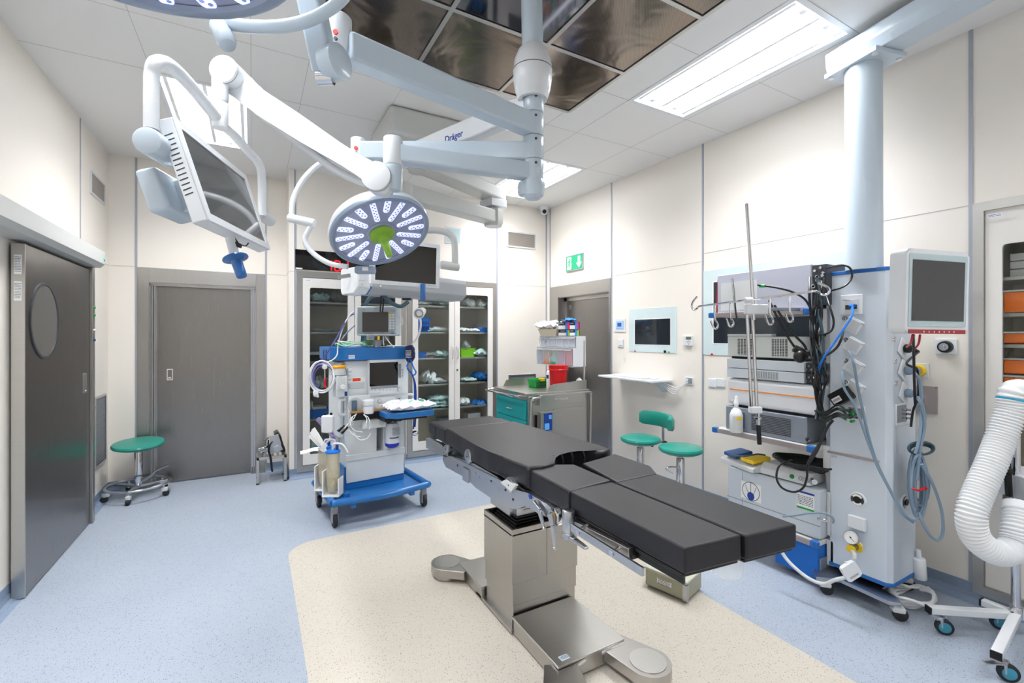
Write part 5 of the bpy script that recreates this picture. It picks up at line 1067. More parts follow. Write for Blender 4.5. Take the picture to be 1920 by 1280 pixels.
# patient monitor on its stand
PMn = Plane(W(705, 601, 3.95), RGT * math.cos(.12) + FWD * math.sin(.12) * -1)
t = thing('patient_monitor', 'pale patient monitor with a dark screen on top of the anaesthesia machine', 'patient monitor', PMn.at(705, 655))
mb = MB(); PMn.rect(mb, 668, 574, 744, 629, -.11, .012); PMn.rect(mb, 668, 574, 744, 629, -.03, .008); mb.build('housing', mat('monitor_pale', 'ccd6dc', .35), t)
mb = MB(); PMn.rect(mb, 666.5, 573.5, 744, 629.5, .012, .004, 0, -.06); mb.build('rear_edge', M_blue, t)
mb = MB(); PMn.off(.0005).rect(mb, 679.5, 585, 728, 622, .002); mb.build('screen', mat('monitor_screen_brown', '1b1716', .08, coat=.5), t)
mb = MB(); PMn.rect(mb, 728.5, 586, 741, 624, .002); kp = mb.build('key_panel', mat('key_panel_grey', '98a8b2', .4), t)
for r_ in range(6):
    for c_ in range(2):
        mb = MB(); x, y = 729.7 + c_ * 6, 588.5 + r_ * 5; PMn.off(.002).rect(mb, x, y, x + 4.6, y + 3.4, .003, .001); mb.build('key', M_yel if (r_ == 0 and c_ == 0) else M_lgrey, kp)
mb = MB(); PMn.off(.002).disc(mb, 732.5, 622, .017, .016); mb.build('rotary_knob', M_grey, t)
mb = MB(); smallprint(mb, PMn.at(682, 580.5) + PMn.n * .001, PMn.u, UP, .03, .008, 1); smallprint(mb, PMn.at(737, 583) + PMn.n * .001, PMn.u, UP, .04, .006, 1); smallprint(mb, PMn.at(691, 625) + PMn.n * .001, PMn.u, UP, .07, .006, 1); mb.build('small_print', M_ink, t)
mb = MB(); a = PMn.at(702, 640) - PMn.n * .06; mb.rcyl((a.x, a.y, 1.395), (a.x, a.y, 1.49), .035, .006); mb.box(-.09, .09, -.05, .05, 1.455, 1.5, .008, Matrix.Translation((a.x, a.y, 0))); mb.build('stand', M_grey, t)
mb = MB(); PMn.off(.002).rect(mb, 692, 630.5, 714, 637, -.03, .002); mb.build('interface_block', M_dgrey, t)
mb = MB(); PMn.off(.003).rect(mb, 695, 629.5, 700, 632, .002); PMn.off(.003).rect(mb, 708, 629.5, 712, 637, .002); mb.build('marker', M_yel, t)
mb = MB(); mb.tube([PMn.at(745, 588) - FWD * -.02, W(753, 594, 3.95), W(755, 605, 3.95), W(750, 611, 3.95), W(742, 611, 3.95)], .003, smooth=5); mb.build('cable', M_cableW, t)
for L_ in ([(719, 630, 3.98), (719, 640, 3.98), (720, 648, 3.98)], [(722, 630, 3.98), (727, 637, 3.96), (733, 645, 3.96), (739, 651, 3.98)]):
    mb = MB(); mb.tube([W(*q_) for q_ in L_], .005, smooth=4); mb.build('cable', M_cableW, t)
# gooseneck exam light
t = thing('examination_light', 'small white spot lamp on a gooseneck rising from the right side of the machine', 'lamp', W(772, 650, 4.08))
mb = MB(); mb.tube([W(768, 652, 4.1), W(776, 641, 4.1), W(785, 628, 4.1), (W(789, 610, 4.08)), W(788, 597, 4.05)], .009, smooth=6); mb.build('gooseneck', M_white, t)
ax = (W(781, 590, 3.9) - W(792, 582, 4.1)).normalized(); q = W(792, 583, 4.1)
mb = MB(); mb.lathe([(0, -.012), (.025, -.01), (.034, 0), (.047, .12), (.047, .135), (.038, .135), (.034, .1), (0, .09)], q, ax, 28); mb.build('lamp_head', M_white, t)
mb = MB(); mb.cyl(q + ax * .105, q + ax * .115, .025); mb.build('bulb', M_chrome, t)
# tall steel rail behind
mb = MB(); mb.bar((1.57, 5.27, .2), (1.57, 5.27, 2.08), .06, .012, .002); solo(mb, 'wall_rail', M_steel, 'narrow vertical steel cover strip between the two glass cupboards', 'cover strip')
# ================================================================ STOOLS, STEP, TROLLEY
def stool(base, zs, tilt=(0, 0), ring=True, label='', rz=0, back=False, group=None, rseat=.18, lever=True):
    t = thing('round_stool', label, 'stool', base, rz, group)
    mb = MB(); Ts = Matrix.Translation((0, 0, zs)) @ Matrix.Rotation(tilt[0], 4, 'X') @ Matrix.Rotation(tilt[1], 4, 'Y')
    mb.lathe([(0, -.004), (rseat * .85, -.006), (rseat * .97, .006), (rseat, .02), (rseat * .96, .034), (rseat * .8, .042), (0, .045)], (0, 0, 0), UP, 48); mb._t(mb.bm.verts[:], Ts); mb.build('seat', M_teal, t, local=True)
    mb = MB(); mb.lathe([(0, -.012), (rseat * .8, -.01), (rseat * .85, -.005), (0, -.004)], (0, 0, 0), UP, 32); mb._t(mb.bm.verts[:], Ts); mb.build('seat_plate', M_dgrey, t, local=True)
    mb = MB(); mb.cyl((0, 0, zs - .16), (0, 0, zs), .017); mb.build('piston', M_satin, t, local=True)
    mb = MB(); mb.rcyl((0, 0, .11), (0, 0, zs - .05), .032, .004); mb.build('column', M_chrome, t, local=True)
    if ring:
        R = .235; mb = MB(); mb.tube([(R * math.cos(2 * PI * i / 24), R * math.sin(2 * PI * i / 24), .115) for i in range(25)], .013, smooth=2, cap=False); mb.build('foot_ring', M_satin, t, local=True)
        for k in range(3):
            a = k * 2 * PI / 3 + .3; mb = MB(); mb.bar((0, 0, .1), (R * math.cos(a), R * math.sin(a), .1), .04, .02, .003); mb.build('spoke', M_satin, t, local=True)
        cr = .225
    else:
        cr = .25
        for k in range(5):
            a = k * 2 * PI / 5 + .3; mb = MB(); mb.taper((0, 0, .1), (cr * math.cos(a), cr * math.sin(a), .085), .05, .035, .03, .025, .006); mb.build('base_leg', M_satin, t, local=True)
    for k in range(5):
        a = k * 2 * PI / 5 + .3; c = Vector((cr * math.cos(a), cr * math.sin(a), 0)); rot = Matrix.Translation(c) @ Matrix.Rotation(a + .6 * math.sin(k * 2.1), 4, 'Z')
        mb = MB(); mb.box(-.022, .03, -.018, .018, .045, .082, .008, rot); mb.cyl(c + UP * .08, c + UP * .105, .007); ck = mb.build('caster', M_lgrey, t, local=True)
        w_ = rot.to_3x3() @ Vector((.016, 0, 0)); sd = rot.to_3x3() @ Vector((0, 1, 0)); mb = MB(); mb.rcyl(c + w_ + UP * .027 - sd * .014, c + w_ + UP * .027 + sd * .014, .027, .004); mb.build('wheel', M_rubber, ck, local=True)
    if lever:
        mb = MB(); LR = Matrix.Rotation(1.55, 3, 'Z'); mb.tube([LR @ Vector(q_) for q_ in ((0, .02, .13), (.05, 0, .15), (.12, 0, .2), (.16, 0, .24), (.27, .0, .29))], .01, smooth=3); mb.build('foot_lever', M_satin, t, local=True)
    if back:
        mb = MB(); mb.bar((.0, 0, zs - .02), (.235, .0, zs - .02), .03, .012, .002); mb.bar((.235, 0, zs - .12), (.235, 0, zs + .18), .022, .012, .002, up=(1, 0, 0)); mb.build('back_bracket', M_satin, t, local=True)
        mb = MB(); mb.cyl((.235, -.02, zs - .02), (.235, -.045, zs - .02), .012); mb.cyl((.12, 0, zs - .03), (.12, 0, zs - .055), .012); mb.build('clamp_knob', M_black, t, local=True)
        mb = MB(); n = 16; P_ = []
        for i in range(n + 1):
            a = -1.05 + 2.1 * i / n; P_.append(Vector((.03 + .21 * math.cos(a), .24 * math.sin(a), zs + .17)))
        ring_ = [(-.02, -.06), (.02, -.06), (.03, -.04), (.032, .03), (.015, .06), (-.015, .06), (-.028, .03), (-.028, -.04)]
        V = []
        for i, p in enumerate(P_):
            a = -1.05 + 2.1 * i / n; o = Vector((math.cos(a), math.sin(a), 0)); e = min(i, n - i); k_ = .7 if e == 0 else (.93 if e == 1 else 1)
            V.append([mb.bm.verts.new(p + o * x * k_ + UP * z * k_) for x, z in ring_])
        for A, B in zip(V, V[1:]):
            for k in range(8): mb.bm.faces.new((A[k], A[(k + 1) % 8], B[(k + 1) % 8], B[k]))
        mb.bm.faces.new(V[0][::-1]); mb.bm.faces.new(V[-1]); mb.build('backrest', M_teal, t, local=True, ang=60)
    return t
stool((-.925, 5.42, 0), .47, (math.radians(-2), math.radians(5)), label='teal round stool with steel foot ring, left of the grey door', rseat=.2, rz=-2.01)
q = W(1201, 820, 3.95); stool((q.x, q.y, 0), .585, label='teal stool with a curved backrest, under the wall shelf', rz=-TH + .35, back=True, ring=False, rseat=.17, lever=False)
q = W(1276, 840, 3.55); s3 = stool((q.x, q.y, 0), .60, label='higher teal stool without backrest, right of the one with a backrest', rz=0, ring=False, rseat=.165, lever=False)
mb = MB(); c = W(1277, 880, 3.5); mb.tube([W(1276, 885, 3.5), W(1270, 876, 3.48), W(1252, 876, 3.46), W(1250, 881, 3.46), W(1262, 888, 3.46)], .006, smooth=3); mb.build('height_lever', M_chrome, s3)
# low steel step with a positioning clamp on it
st = thing('step_stool', 'low stainless steel step with open slatted top beside the grey door', 'step', (.17, 5.38, 0))
x0, x1, y0, y1, z = .03, .305, 5.25, 5.52, .27
for (x, y) in ((x0, y0), (x1, y0), (x0, y1), (x1, y1)):
    sx = .012 * (1 if x == x0 else -1); sy = .012 * (1 if y == y0 else -1)
    mb = MB(); mb.box(x, x + 2.2 * sx, y, y + 2.2 * sy, .012, z, .002); lg = mb.build('leg', M_steelh, st)
    mb = MB(); mb.box(x - .001 * (1 if sx > 0 else -1), x + 2.4 * sx, y, y + 2.4 * sy, 0, .014); mb.build('rubber_foot', M_rubber, lg)
mb = MB(); mb.box(x0, x1, y0, y0 + .02, z - .025, z); mb.box(x0, x1, y1 - .02, y1, z - .025, z); mb.box(x0, x0 + .02, y0 + .02, y1 - .02, z - .025, z); mb.box(x1 - .02, x1, y0 + .02, y1 - .02, z - .025, z); mb.build('top_frame', M_steelh, st)
for k in range(5):
    mb = MB(); xx = x0 + .04 + k * .048; mb.box(xx, xx + .022, y0 + .02, y1 - .02, z - .006, z + .001); mb.build('slat', M_steelh, st)
cl = thing('limb_holder', 'steel clamp with a black padded cradle and strap resting on the low step', 'positioning device', (.19, 5.4, .272))
mb = MB(); mb.rcyl((.07, 5.34, .29), (.13, 5.4, .3), .014, .004); mb.rcyl((.05, 5.30, .34), (.14, 5.36, .35), .012, .004); mb.rcyl((.13, 5.37, .275), (.13, 5.37, .42), .017, .004); mb.cyl((.1, 5.35, .42), (.16, 5.38, .45), .01); mb.build('clamp', M_chrome, cl)
mb = MB(); mb.box(-.05, .05, -.06, .06, -.03, .05, .006, Matrix.Translation((.2, 5.41, .33)) @ Matrix.Rotation(-.4, 4, 'Y')); mb.build('joint_block', M_satin, cl)
mb = MB(); P_ = [(.19, .48), (.225, .50), (.26, .44), (.275, .35), (.3, .30), (.285, .275), (.245, .30), (.225, .36), (.2, .42)]; mb.prism(P_, (0, 5.48, 0), (1, 0, 0), UP, .16, .006); mb.build('cradle_pad', M_black, cl)
mb = MB(); mb.bar((.185, 5.31, .47), (.215, 5.31, .36), .09, .008, .002, up=(0, 1, 0)); mb.bar((.215, 5.31, .36), (.235, 5.31, .3), .08, .008, .002, up=(0, 1, 0)); mb.build('cradle_shell', M_satin, cl)
mb = MB(); mb.tube([(.17, 5.3, .40), (.15, 5.26, .38), (.14, 5.24, .33), (.155, 5.235, .27), (.165, 5.235, .17), (.17, 5.24, .12)], .02, smooth=5, flat=.3); mb.build('strap', M_black, cl)
# ---------------------------------------------------------------- drawer trolley
x0, x1, y0, y1, zt = 2.33, 3.10, 3.83, 4.50, .93
tc = thing('drawer_trolley', 'stainless trolley with turquoise drawers and a steel work top in the far right corner', 'trolley', ((x0 + x1) / 2, (y0 + y1) / 2, 0))
mb = MB(); mb.box(x0 + .02, x1, y0, y1, .12, zt - .03, .004); mb.build('body', M_steelh, tc)
mb = MB(); mb.box(x0 - .02, x1, y0 - .01, y1 + .01, zt - .03, zt, .006); mb.build('work_top', M_steelh, tc)
mb = MB(); mb.prism([(x0 + .1, zt), (x0 + .14, zt + .07), (x1, zt + .08), (x1, zt)], (0, y1, 0), (1, 0, 0), UP, .004); mb.build('rear_guard', M_steelh, tc)
mb = MB(); mb.prism([(x0 + .24, zt), (x0 + .26, zt + .05), (x0 + .32, zt + .075), (x1 - .03, zt + .1), (x1 - .03, zt)], (0, y0 + .004, 0), (1, 0, 0), UP, .004); mb.build('near_guard', M_steelh, tc)
for k, (a, b) in enumerate(((.66, .85), (.46, .655), (.26, .455), (.13, .255))):
    mb = MB(); mb.box(x0 + .0, x0 + .022, y0 + .035, y1 - .03, a, b, .003); dw = mb.build('drawer', M_tealp, tc)
    mb = MB(); zc = (a + b) / 2; yc = (y0 + y1) / 2; mb.tube([(x0, yc - .07, zc), (x0 - .022, yc - .055, zc - .008), (x0 - .022, yc + .055, zc - .008), (x0, yc + .07, zc)], .006, smooth=3); mb.build('handle', M_chrome, dw)
mb = MB(); mb.tube([(x0 + .02, y1 + .02, zt - .015), (x0 - .08, y1 + .02, zt - .03), (x0 - .1, y1 - .02, zt - .03), (x0 - .1, y0 + .1, zt - .03), (x0 - .08, y0 + .05, zt - .03), (x0 + .0, y0 + .05, zt - .03)], .011, smooth=4); mb.build('push_rail', M_chrome, tc)
mb = MB(); mb.box(x0 - .022, x0 - .018, y0 + .2, y0 + .3, zt - .026, zt - .006); mb.build('turquoise_tag', M_tealp, tc)
mb = MB(); mb.tube([(x0 + .03, y0 - .012, .12), (x0 + .03, y0 - .03, .80), (x0 + .05, y0 - .035, .865), (x0 + .12, y0 - .035, .885), (x1 - .05, y0 - .035, .90), (x1 - .01, y0 - .035, .88), (x1, y0 - .03, .83), (x1, y0 - .012, .1)], .012, smooth=4); mb.build('side_frame', M_steelh, tc)
PE = Plane((x0, y0 - .002, 0), (1, 0, 0))
mb = MB(); PE.off(.0).rect(mb, 1008, 740, 1091, 753, .05, .004); sd_ = mb.build('side_drawer', M_steelh, tc)
mb = MB(); q0, q1 = PE.off(.05).at(1041, 746), PE.off(.05).at(1062, 746); mb.tube([q0, q0 + PE.n * .025 - UP * .006, q1 + PE.n * .025 - UP * .006, q1], .006, smooth=3); mb.build('handle', M_chrome, sd_)
mb = MB(); PE.rect(mb, 996, 761, 1091, 768, .03, .003); mb.build('accessory_rail', M_steelh, tc)
mb = MB(); PE.off(.03).rect(mb, 1037, 766, 1091, 850, .02, .003); mb.build('side_panel', M_steelh, tc)
mb = MB(); PE.off(.03).rect(mb, 1007, 771, 1037, 850, .07, .003); mb.build('glove_dispenser', M_steelh, tc)
gb = MB(); PE.off(.101).rect(gb, 1020, 775, 1035, 806, .006, .002); glv = solo(gb, 'glove_box', M_navy, 'dark blue glove box in the steel dispenser on the trolley end', 'glove box', PE.off(.1).at(1028, 806))
mb = MB(); PE.off(.108).rect(mb, 1029, 778, 1034.5, 785, .001); PE.off(.108).rect(mb, 1021, 794, 1030, 805, .001); mb.build('pale_print', mat('print_light_blue', '5aa6e8', .5), glv)
for x in (x0 + .08, x1 - .06):
    for y in (y0 + .08, y1 - .08):
        mb = MB(); mb.cyl((x, y, .09), (x, y, .125), .012); mb.box(x - .02, x + .03, y - .02, y + .02, .06, .095, .006); ck = mb.build('caster', M_grey, tc)
        mb = MB(); mb.rcyl((x + .01, y - .014, .04), (x + .01, y + .014, .04), .04, .005); mb.build('wheel', M_rubber, ck)
XO = 2.95
for y in (3.86, 4.5):
    mb = MB(); mb.cyl((XO + .11, y, zt), (XO + .11, y, 1.44), .011); mb.build('post', M_steelh, tc)
PO = Plane((XO, 4.2, 0), (0, -1, 0))
zU = PO.at(1044, 630).z; zM = PO.at(1044, 651).z; zL = PO.at(1044, 684).z; ya, yb = 3.87, 4.56
og = thing('dispenser_rack', 'white two-tier rack of clear tilt-out dispenser boxes above the trolley', 'dispenser rack', (XO + .06, 4.2, zL))
mb = MB(); mb.prism([(XO + .13, zU), (XO + .005, zU), (XO + .005, zM + .004), (XO - .035, zM - .004), (XO - .035, zL), (XO + .13, zL)], (0, ya - .006, 0), (1, 0, 0), UP, .006, 0); mb.prism([(XO + .13, zU), (XO + .005, zU), (XO + .005, zM + .004), (XO - .035, zM - .004), (XO - .035, zL), (XO + .13, zL)], (0, yb, 0), (1, 0, 0), UP, .006, 0)
mb.box(XO + .12, XO + .13, ya, yb, zL, zU); mb.box(XO - .04, XO + .13, ya, yb, zL - .006, zL + .002); mb.box(XO, XO + .13, ya, yb, zU - .004, zU + .002); mb.box(XO - .04, XO + .12, ya, yb, zM - .006, zM + .002); mb.build('casing', M_white, og)
cols_low = ['d4d0e8', 'fcc4ac', 'b8e6de', 'e6d2ec', 'ecc8d4']
for row, (n_, xx, za, zb) in enumerate(((6, XO + .0, zM + .006, zU - .008), (5, XO - .04, zL + .006, zM - .01))):
    wy = (yb - ya) / n_
    for k in range(n_):
        a = yb - wy * (k + 1) + .004; b = yb - wy * k - .004
        mb = MB(); mb.prism([(xx + .1, za), (xx, za), (xx - .012, zb - .02), (xx + .0, zb), (xx + .1, zb)], (0, b, 0), (1, 0, 0), UP, b - a, .002); bx = mb.build('tilt_box', M_frost, og)
        mb = MB()
        for i in range(4): yy = a + .01 + (b - a - .02) * (i + .5) / 4; mb.box(xx + .015, xx + .08, yy - .008, yy + .008, za + .004, zb - .03 - .006 * (i % 2))
        mb.build('contents', mat('content_%d_%d' % (row, k) if row else 'content_top', cols_low[k] if row else 'd6dae6', .6, var=.2, scale=60), bx)
        if row and k in (1, 2):
            mb = MB(); mb.box(xx - .004, xx - .001, a + .01, b - .01, za + .006, za + .028); mb.build('coloured_print', mat('print_%d' % k, 'ef7a4a' if k == 1 else '1f9c84', .5), bx)
# things on the rack
XQ = XO + .06
for k, (pya, pyb, nm, cc) in enumerate(((604, 617.5, 'upper glove box with magenta band stacked on the dispenser rack', 'e01b6a'), (618.5, 630, 'lower glove box with lime green band standing on the dispenser rack', 'a4cc1c'))):
    a, b = PO.at(1042 + 5 * k, pya), PO.at(1068, pyb); z0 = zU + .003 if k else PO.at(1060, 617.8).z + .002; z1 = PO.at(1060, 618.2).z - .001 if k else PO.at(1060, 603.5).z
    w_ = a.y - b.y; h_ = z1 - z0
    mb = MB(); mb.box(XO, XO + .135, b.y, a.y, z0, z1, .002); bx = solo(mb, 'glove_box', mat('dark_carton', '141a3a', .5), nm, 'glove box')
    cb_ = mat('magenta_print' if k == 0 else 'lime_print', cc, .5); az = mat('azure_print', '2a8be0', .5)
    mb = MB(); mb.box(XO - .001, XO + .001, b.y + w_ * .3, a.y - .003, z0 + .003, z0 + h_ * .55); mb.build('white_print', M_paper, bx); mb = MB(); mb.box(XO + .003, XO + .07, b.y - .001, b.y + .001, z0 + .003, z0 + h_ * .55); mb.build('white_print', M_paper, bx)
    mb = MB(); mb.box(XO - .0012, XO + .001, b.y + .001, b.y + w_ * .14, z0 + .001, z1 - .002); mb.build('colour_band', cb_, bx); mb = MB(); mb.box(XO + .1, XO + .125, b.y - .0012, b.y + .001, z0 + .001, z1 - .002); mb.build('colour_band', cb_, bx)
    mb = MB(); mb.box(XO - .0012, XO + .001, b.y + w_ * .14, b.y + w_ * .3, z0 + .001, z1 - .002); mb.build('blue_band', az, bx); mb = MB(); mb.box(XO + .072, XO + .1, b.y - .0012, b.y + .001, z0 + .001, z1 - .002); mb.build('blue_band', az, bx)
    mb = MB(); smallprint(mb, (XO - .0015, (a.y + b.y) / 2 + w_ * .12, z0 + h_ * .78), (0, -1, 0), UP, w_ * .4, .014, 1); smallprint(mb, (XO + .03, b.y - .0015, z0 + h_ * .78), (1, 0, 0), UP, .04, .014, 1); mb.build('small_print', M_paper, bx)
q = PO.at(1062, 601); solo(pouch((XO + .05, q.y, PO.at(1060, 603.5).z + .001), .12, .16, .04, seed=77, crump=.9, rz=.2, n=6), 'loose_glove', M_bblue, 'bright blue glove sticking out of the upper glove box', 'glove')
a, b = PO.at(1010, 616), PO.at(1045, 630); mb = MB(); yc = (a.y + b.y) / 2; hw = (a.y - b.y) / 2
crate(XO + .06, yc, zU + .003, .14, hw * 2, .075, mat('cream_pulp', 'e2d6bf', .7), 'cream coloured basin on top of the dispenser rack', 'basin', 'basin', False, .8)
solo(pouch((XO + .05, yc + .02, zU + .075), .16, hw * 2.4, .09, seed=78, crump=.9), 'folded_cloth', M_paper, 'white crumpled cloths heaped in the cream basin', 'cloth')
# things on the work top
XW = 2.78
PW = Plane((XW, 4.2, 0), (0, -1, 0))
a, b = PW.at(1035, 683), PW.at(1059, 719); yc = (a.y + b.y) / 2; r_ = (a.y - b.y) / 2 * .82; h_ = a.z - zt
t = thing('sharps_bin', 'bright red lidded sharps bin on the trolley top', 'bin', (XW, yc, zt))
mb = MB(); mb.lathe([(0, 0), (r_ * .85, 0), (r_ * .88, .01), (r_, h_ * .8), (0, h_ * .8)], (XW, yc, zt), UP, 28); mb.build('bin_body', M_red, t)
mb = MB(); mb.lathe([(0, h_ * .79), (r_ * 1.1, h_ * .79), (r_ * 1.12, h_ * .82), (r_ * 1.05, h_ * .86), (r_ * 1.08, h_ * .93), (r_ * 1.06, h_), (0, h_)], (XW, yc, zt), UP, 28); mb.build('lid', M_red, t)
for px, dx, s, lb in ((1030, .0, .09, 'white dispensing bottle left of the red bin'), (1025, .09, .08, 'second white bottle behind the green basket'), (1054, .22, .06, 'small white bottle half hidden right of the red bin')):
    q = PW.at(px, 700); t = thing('bottle', lb, 'bottle', (XW + dx, q.y, zt)); hh = .21 if s == .09 else (.2 if s == .08 else .12)
    mb = MB(); mb.lathe([(0, 0), (.03, 0), (.032, .004), (.032, hh * .8), (.02, hh * .9), (.013, hh * .92), (.013, hh), (0, hh)], (XW + dx, q.y, zt), UP, 20); mb.build('bottle_body', M_paper, t)
    mb = MB(); mb.lathe([(.0325, hh * .5), (.0325, hh * .68)], (XW + dx, q.y, zt), UP, 20, 2.6, 3.9); mb.build('violet_label', M_navy, t)
q = PW.at(1012, 722); crate(2.72, q.y - .05, zt + .001, .16, .17, .085, M_green, 'green slotted basket on the trolley top', 'basket', 'basket', True, .85)
q = PW.at(1020, 706); mb = MB(); mb.lathe([(.012, 0), (.035, 0), (.035, .028), (.012, .028), (.012, 0)], (2.73, q.y - .03, zt + .075), UP, 24); solo(mb, 'tape_roll', M_yel, 'yellow tape roll lying in the green basket', 'tape')
# ================================================================ SUPPLY TOWER ON THE RIGHT
TX0, TX1, TY0, TY1, TZ0, TZ1 = 3.0, 3.3, 1.147, 1.452, .13, 1.872
M_tow = mat('tower_pale_blue_grey', 'd3dce6', .3, metal=.12, var=.02, scale=4, coat=.2)
tw = thing('supply_tower', 'tall pale blue-grey supply tower hanging from the ceiling beam, covered with sockets', 'supply tower', (3.15, 1.3, TZ0))
mb = MB(); mb.prism([(TX0, TY0 + .025), (TX0 + .025, TY0), (TX1, TY0), (TX1, TY1), (TX0, TY1)], (0, 0, TZ0), (1, 0, 0), (0, 1, 0), TZ1 - TZ0, .006); mb.build('housing', M_tow, tw)
for z in (TZ0 - .0, TZ1 - .02):
    mb = MB(); mb.prism([(TX0 - .004, TY0 + .023), (TX0 + .023, TY0 - .004), (TX1 + .004, TY0 - .004), (TX1 + .004, TY1 + .004), (TX0 - .004, TY1 + .004)], (0, 0, z), (1, 0, 0), (0, 1, 0), .022, .003); mb.build('blue_band', mat('edge_blue', '2468b4', .35), tw)
mb = MB(); mb.box(TX0 + .02, TX1 - .05, TY1, TY1 + .03, TZ0, TZ1, .003); mb.build('rear_profile', M_satin, tw)
PF = Plane((TX0, 1.3, 0), (0, -1, 0)); PR = Plane((3.15, TY0, 0), (1, 0, 0))
# ceiling beam and drop tube
zb = 3.05
bm_ = thing('ceiling_beam_arm', 'heavy pale blue-grey boom beam entering from the upper right corner, carrying the supply tower', 'ceiling arm', (3.05, 1.3, zb))
bu = Vector((-.232, -.973, 0)).normalized(); bw = Vector((.973, -.232, 0)).normalized(); bo = Vector((2.998, 1.47, zb))
P_ = [(.012, 0), (.165, 0), (.178, .012), (.178, .12), (.165, .132), (.0, .132), (-.01, .12), (-.004, .06)]
P_ = [(a, b) for a, b in P_]
mb = MB(); mb.prism(P_, bo + bu * .022, bw, UP, 2.2 * (1 if bw.cross(UP).dot(bu) > 0 else -1), .004); mb.build('beam', M_pblue, bm_)
mb = MB(); mb.prism(P_, bo, bw, UP, .02 * (1 if bw.cross(UP).dot(bu) > 0 else -1), .004); mb.build('end_cap', M_pblue, bm_)
pc = W(1620, 300, 2.62); fm = Matrix.Translation((pc.x, pc.y, 0)) @ Matrix.Rotation(math.atan2(bw.y, bw.x), 4, 'Z')
mb = MB(); mb.box(-.115, .115, -.15, .15, zb - .03, zb - .001, .005, fm); mb.build('flange', M_pblue, bm_)
for x, y in ((-.09, -.125), (.09, -.125), (-.09, .125), (.09, .125)):
    q = fm @ Vector((x, y, 0)); mb = MB(); mb.cyl((q.x, q.y, zb - .037), (q.x, q.y, zb - .029), .014); mb.build('bolt', M_white, bm_)
mb = MB(); mb.cyl((pc.x, pc.y, TZ1), (pc.x - .01, pc.y, zb - .03), .088, .088, 40); mb.build('drop_tube', M_pblue, bm_)
q = bo + bu * 1.9; mb = MB(); mb.box(q.x - .2, q.x + .25, q.y - .2, q.y + .2, zb + .13, H, .01); mb.build('ceiling_mount', M_pblue, bm_)
# sockets on the wide face
mb = MB(); PF.rect(mb, 1577, 554, 1619, 589, .01, .003); np_ = mb.build('network_plate', M_white, tw)
mb = MB(); PF.off(.01).rect(mb, 1584, 562, 1609, 584, .004, .001); mb.build('insert', M_lgrey, np_)
mb = MB(); PF.off(.0142).rect(mb, 1585, 572, 1595, 580, .001); PF.off(.0142).rect(mb, 1598, 571, 1607, 579, .001); mb.build('port', M_dgrey, np_)
mb = MB(); smallprint(mb, PF.at(1590, 563) + PF.n * .0155, PF.u, UP, .04, .008, 1); mb.build('small_print', M_ink, np_)
def eu(pl, px, py, s=.085, lid=True):
    o = pl.at(px, py); r = Matrix.Rotation(math.radians(-32), 3, pl.n); u = r @ pl.u; v = r @ pl.v
    mb = MB(); mb.plate(o, u, v, s, s, .01, .004); pt = mb.build('power_socket', M_white, tw)
    if lid: mb = MB(); mb.plate(o + pl.n * .018 + v * s * .12, u, (v + pl.n * .28).normalized(), s * .82, s * .72, .006, .002); mb.build('flap', M_white, pt)
    else: mb = MB(); mb.rcyl(o + pl.n * .008, o + pl.n * .012, s * .36, .002); mb.build('socket_well', M_lgrey, pt)
    mb = MB(); smallprint(mb, o + pl.n * .0105 + u * s * .3 + v * s * .35, u, v, s * .5, .006, 1); mb.build('small_print', M_ink, pt)
    return o, u, v
SOC = [(1600, 610), (1601, 648), (1602, 688), (1603, 728)]
for s_ in SOC: eu(PF, *s_)
for px, py in ((1585, 597), (1586, 637), (1587, 676), (1588, 716)):
    o = PF.at(px, py); mb = MB(); mb.lathe([(0, .002), (.008, .003), (.009, .006), (.014, .006), (.015, .001), (.015, 0), (0, 0)], o, PF.n, 20); mb.build('earth_terminal', M_chrome, tw)
RS = [(1691, 653), (1692, 694), (1693, 736)]
for s_ in RS: eu(PR, *s_, s=.095, lid=False)
for px, py in ((1676, 636), (1678, 677), (1680, 718)):
    o = PR.at(px, py); mb = MB(); mb.lathe([(0, .002), (.008, .003), (.014, .006), (.015, 0), (0, 0)], o, PR.n, 20); mb.build('earth_terminal', M_chrome, tw)
def bnc(pl, x0, y0, x1, y1):
    mb = MB(); pl.rect(mb, x0, y0, x1, y1, .008, .002); f = mb.build('video_plate', M_white, tw); mb = MB(); w = (x1 - x0) * .15; pl.off(.008).rect(mb, x0 + w, y0 + w, x1 - w, y1 - w, .001); mb.build('insert', M_grey, f)
    for i in range(3):
        for j in range(2):
            o = pl.at(x0 + (x1 - x0) * (.38 + .3 * j), y0 + (y1 - y0) * (.28 + .22 * i)) + pl.n * .009; mb = MB(); mb.cyl(o, o + pl.n * .02, .006); mb.build('connector', M_chrome, f)
bnc(PF, 1585, 757, 1623, 792); bnc(PR, 1678, 757, 1703, 793)
mb = MB(); PF.rect(mb, 1553, 848, 1650, 863, .012, .002); rl = mb.build('equipment_rail', mat('rail_rose_steel', 'b5aaa8', .3, metal=.7), tw)
mb = MB(); smallprint(mb, PF.at(1566, 855) + PF.n * .013, PF.u, UP, .03, .012, 2); mb.build('small_print', M_ink, rl)
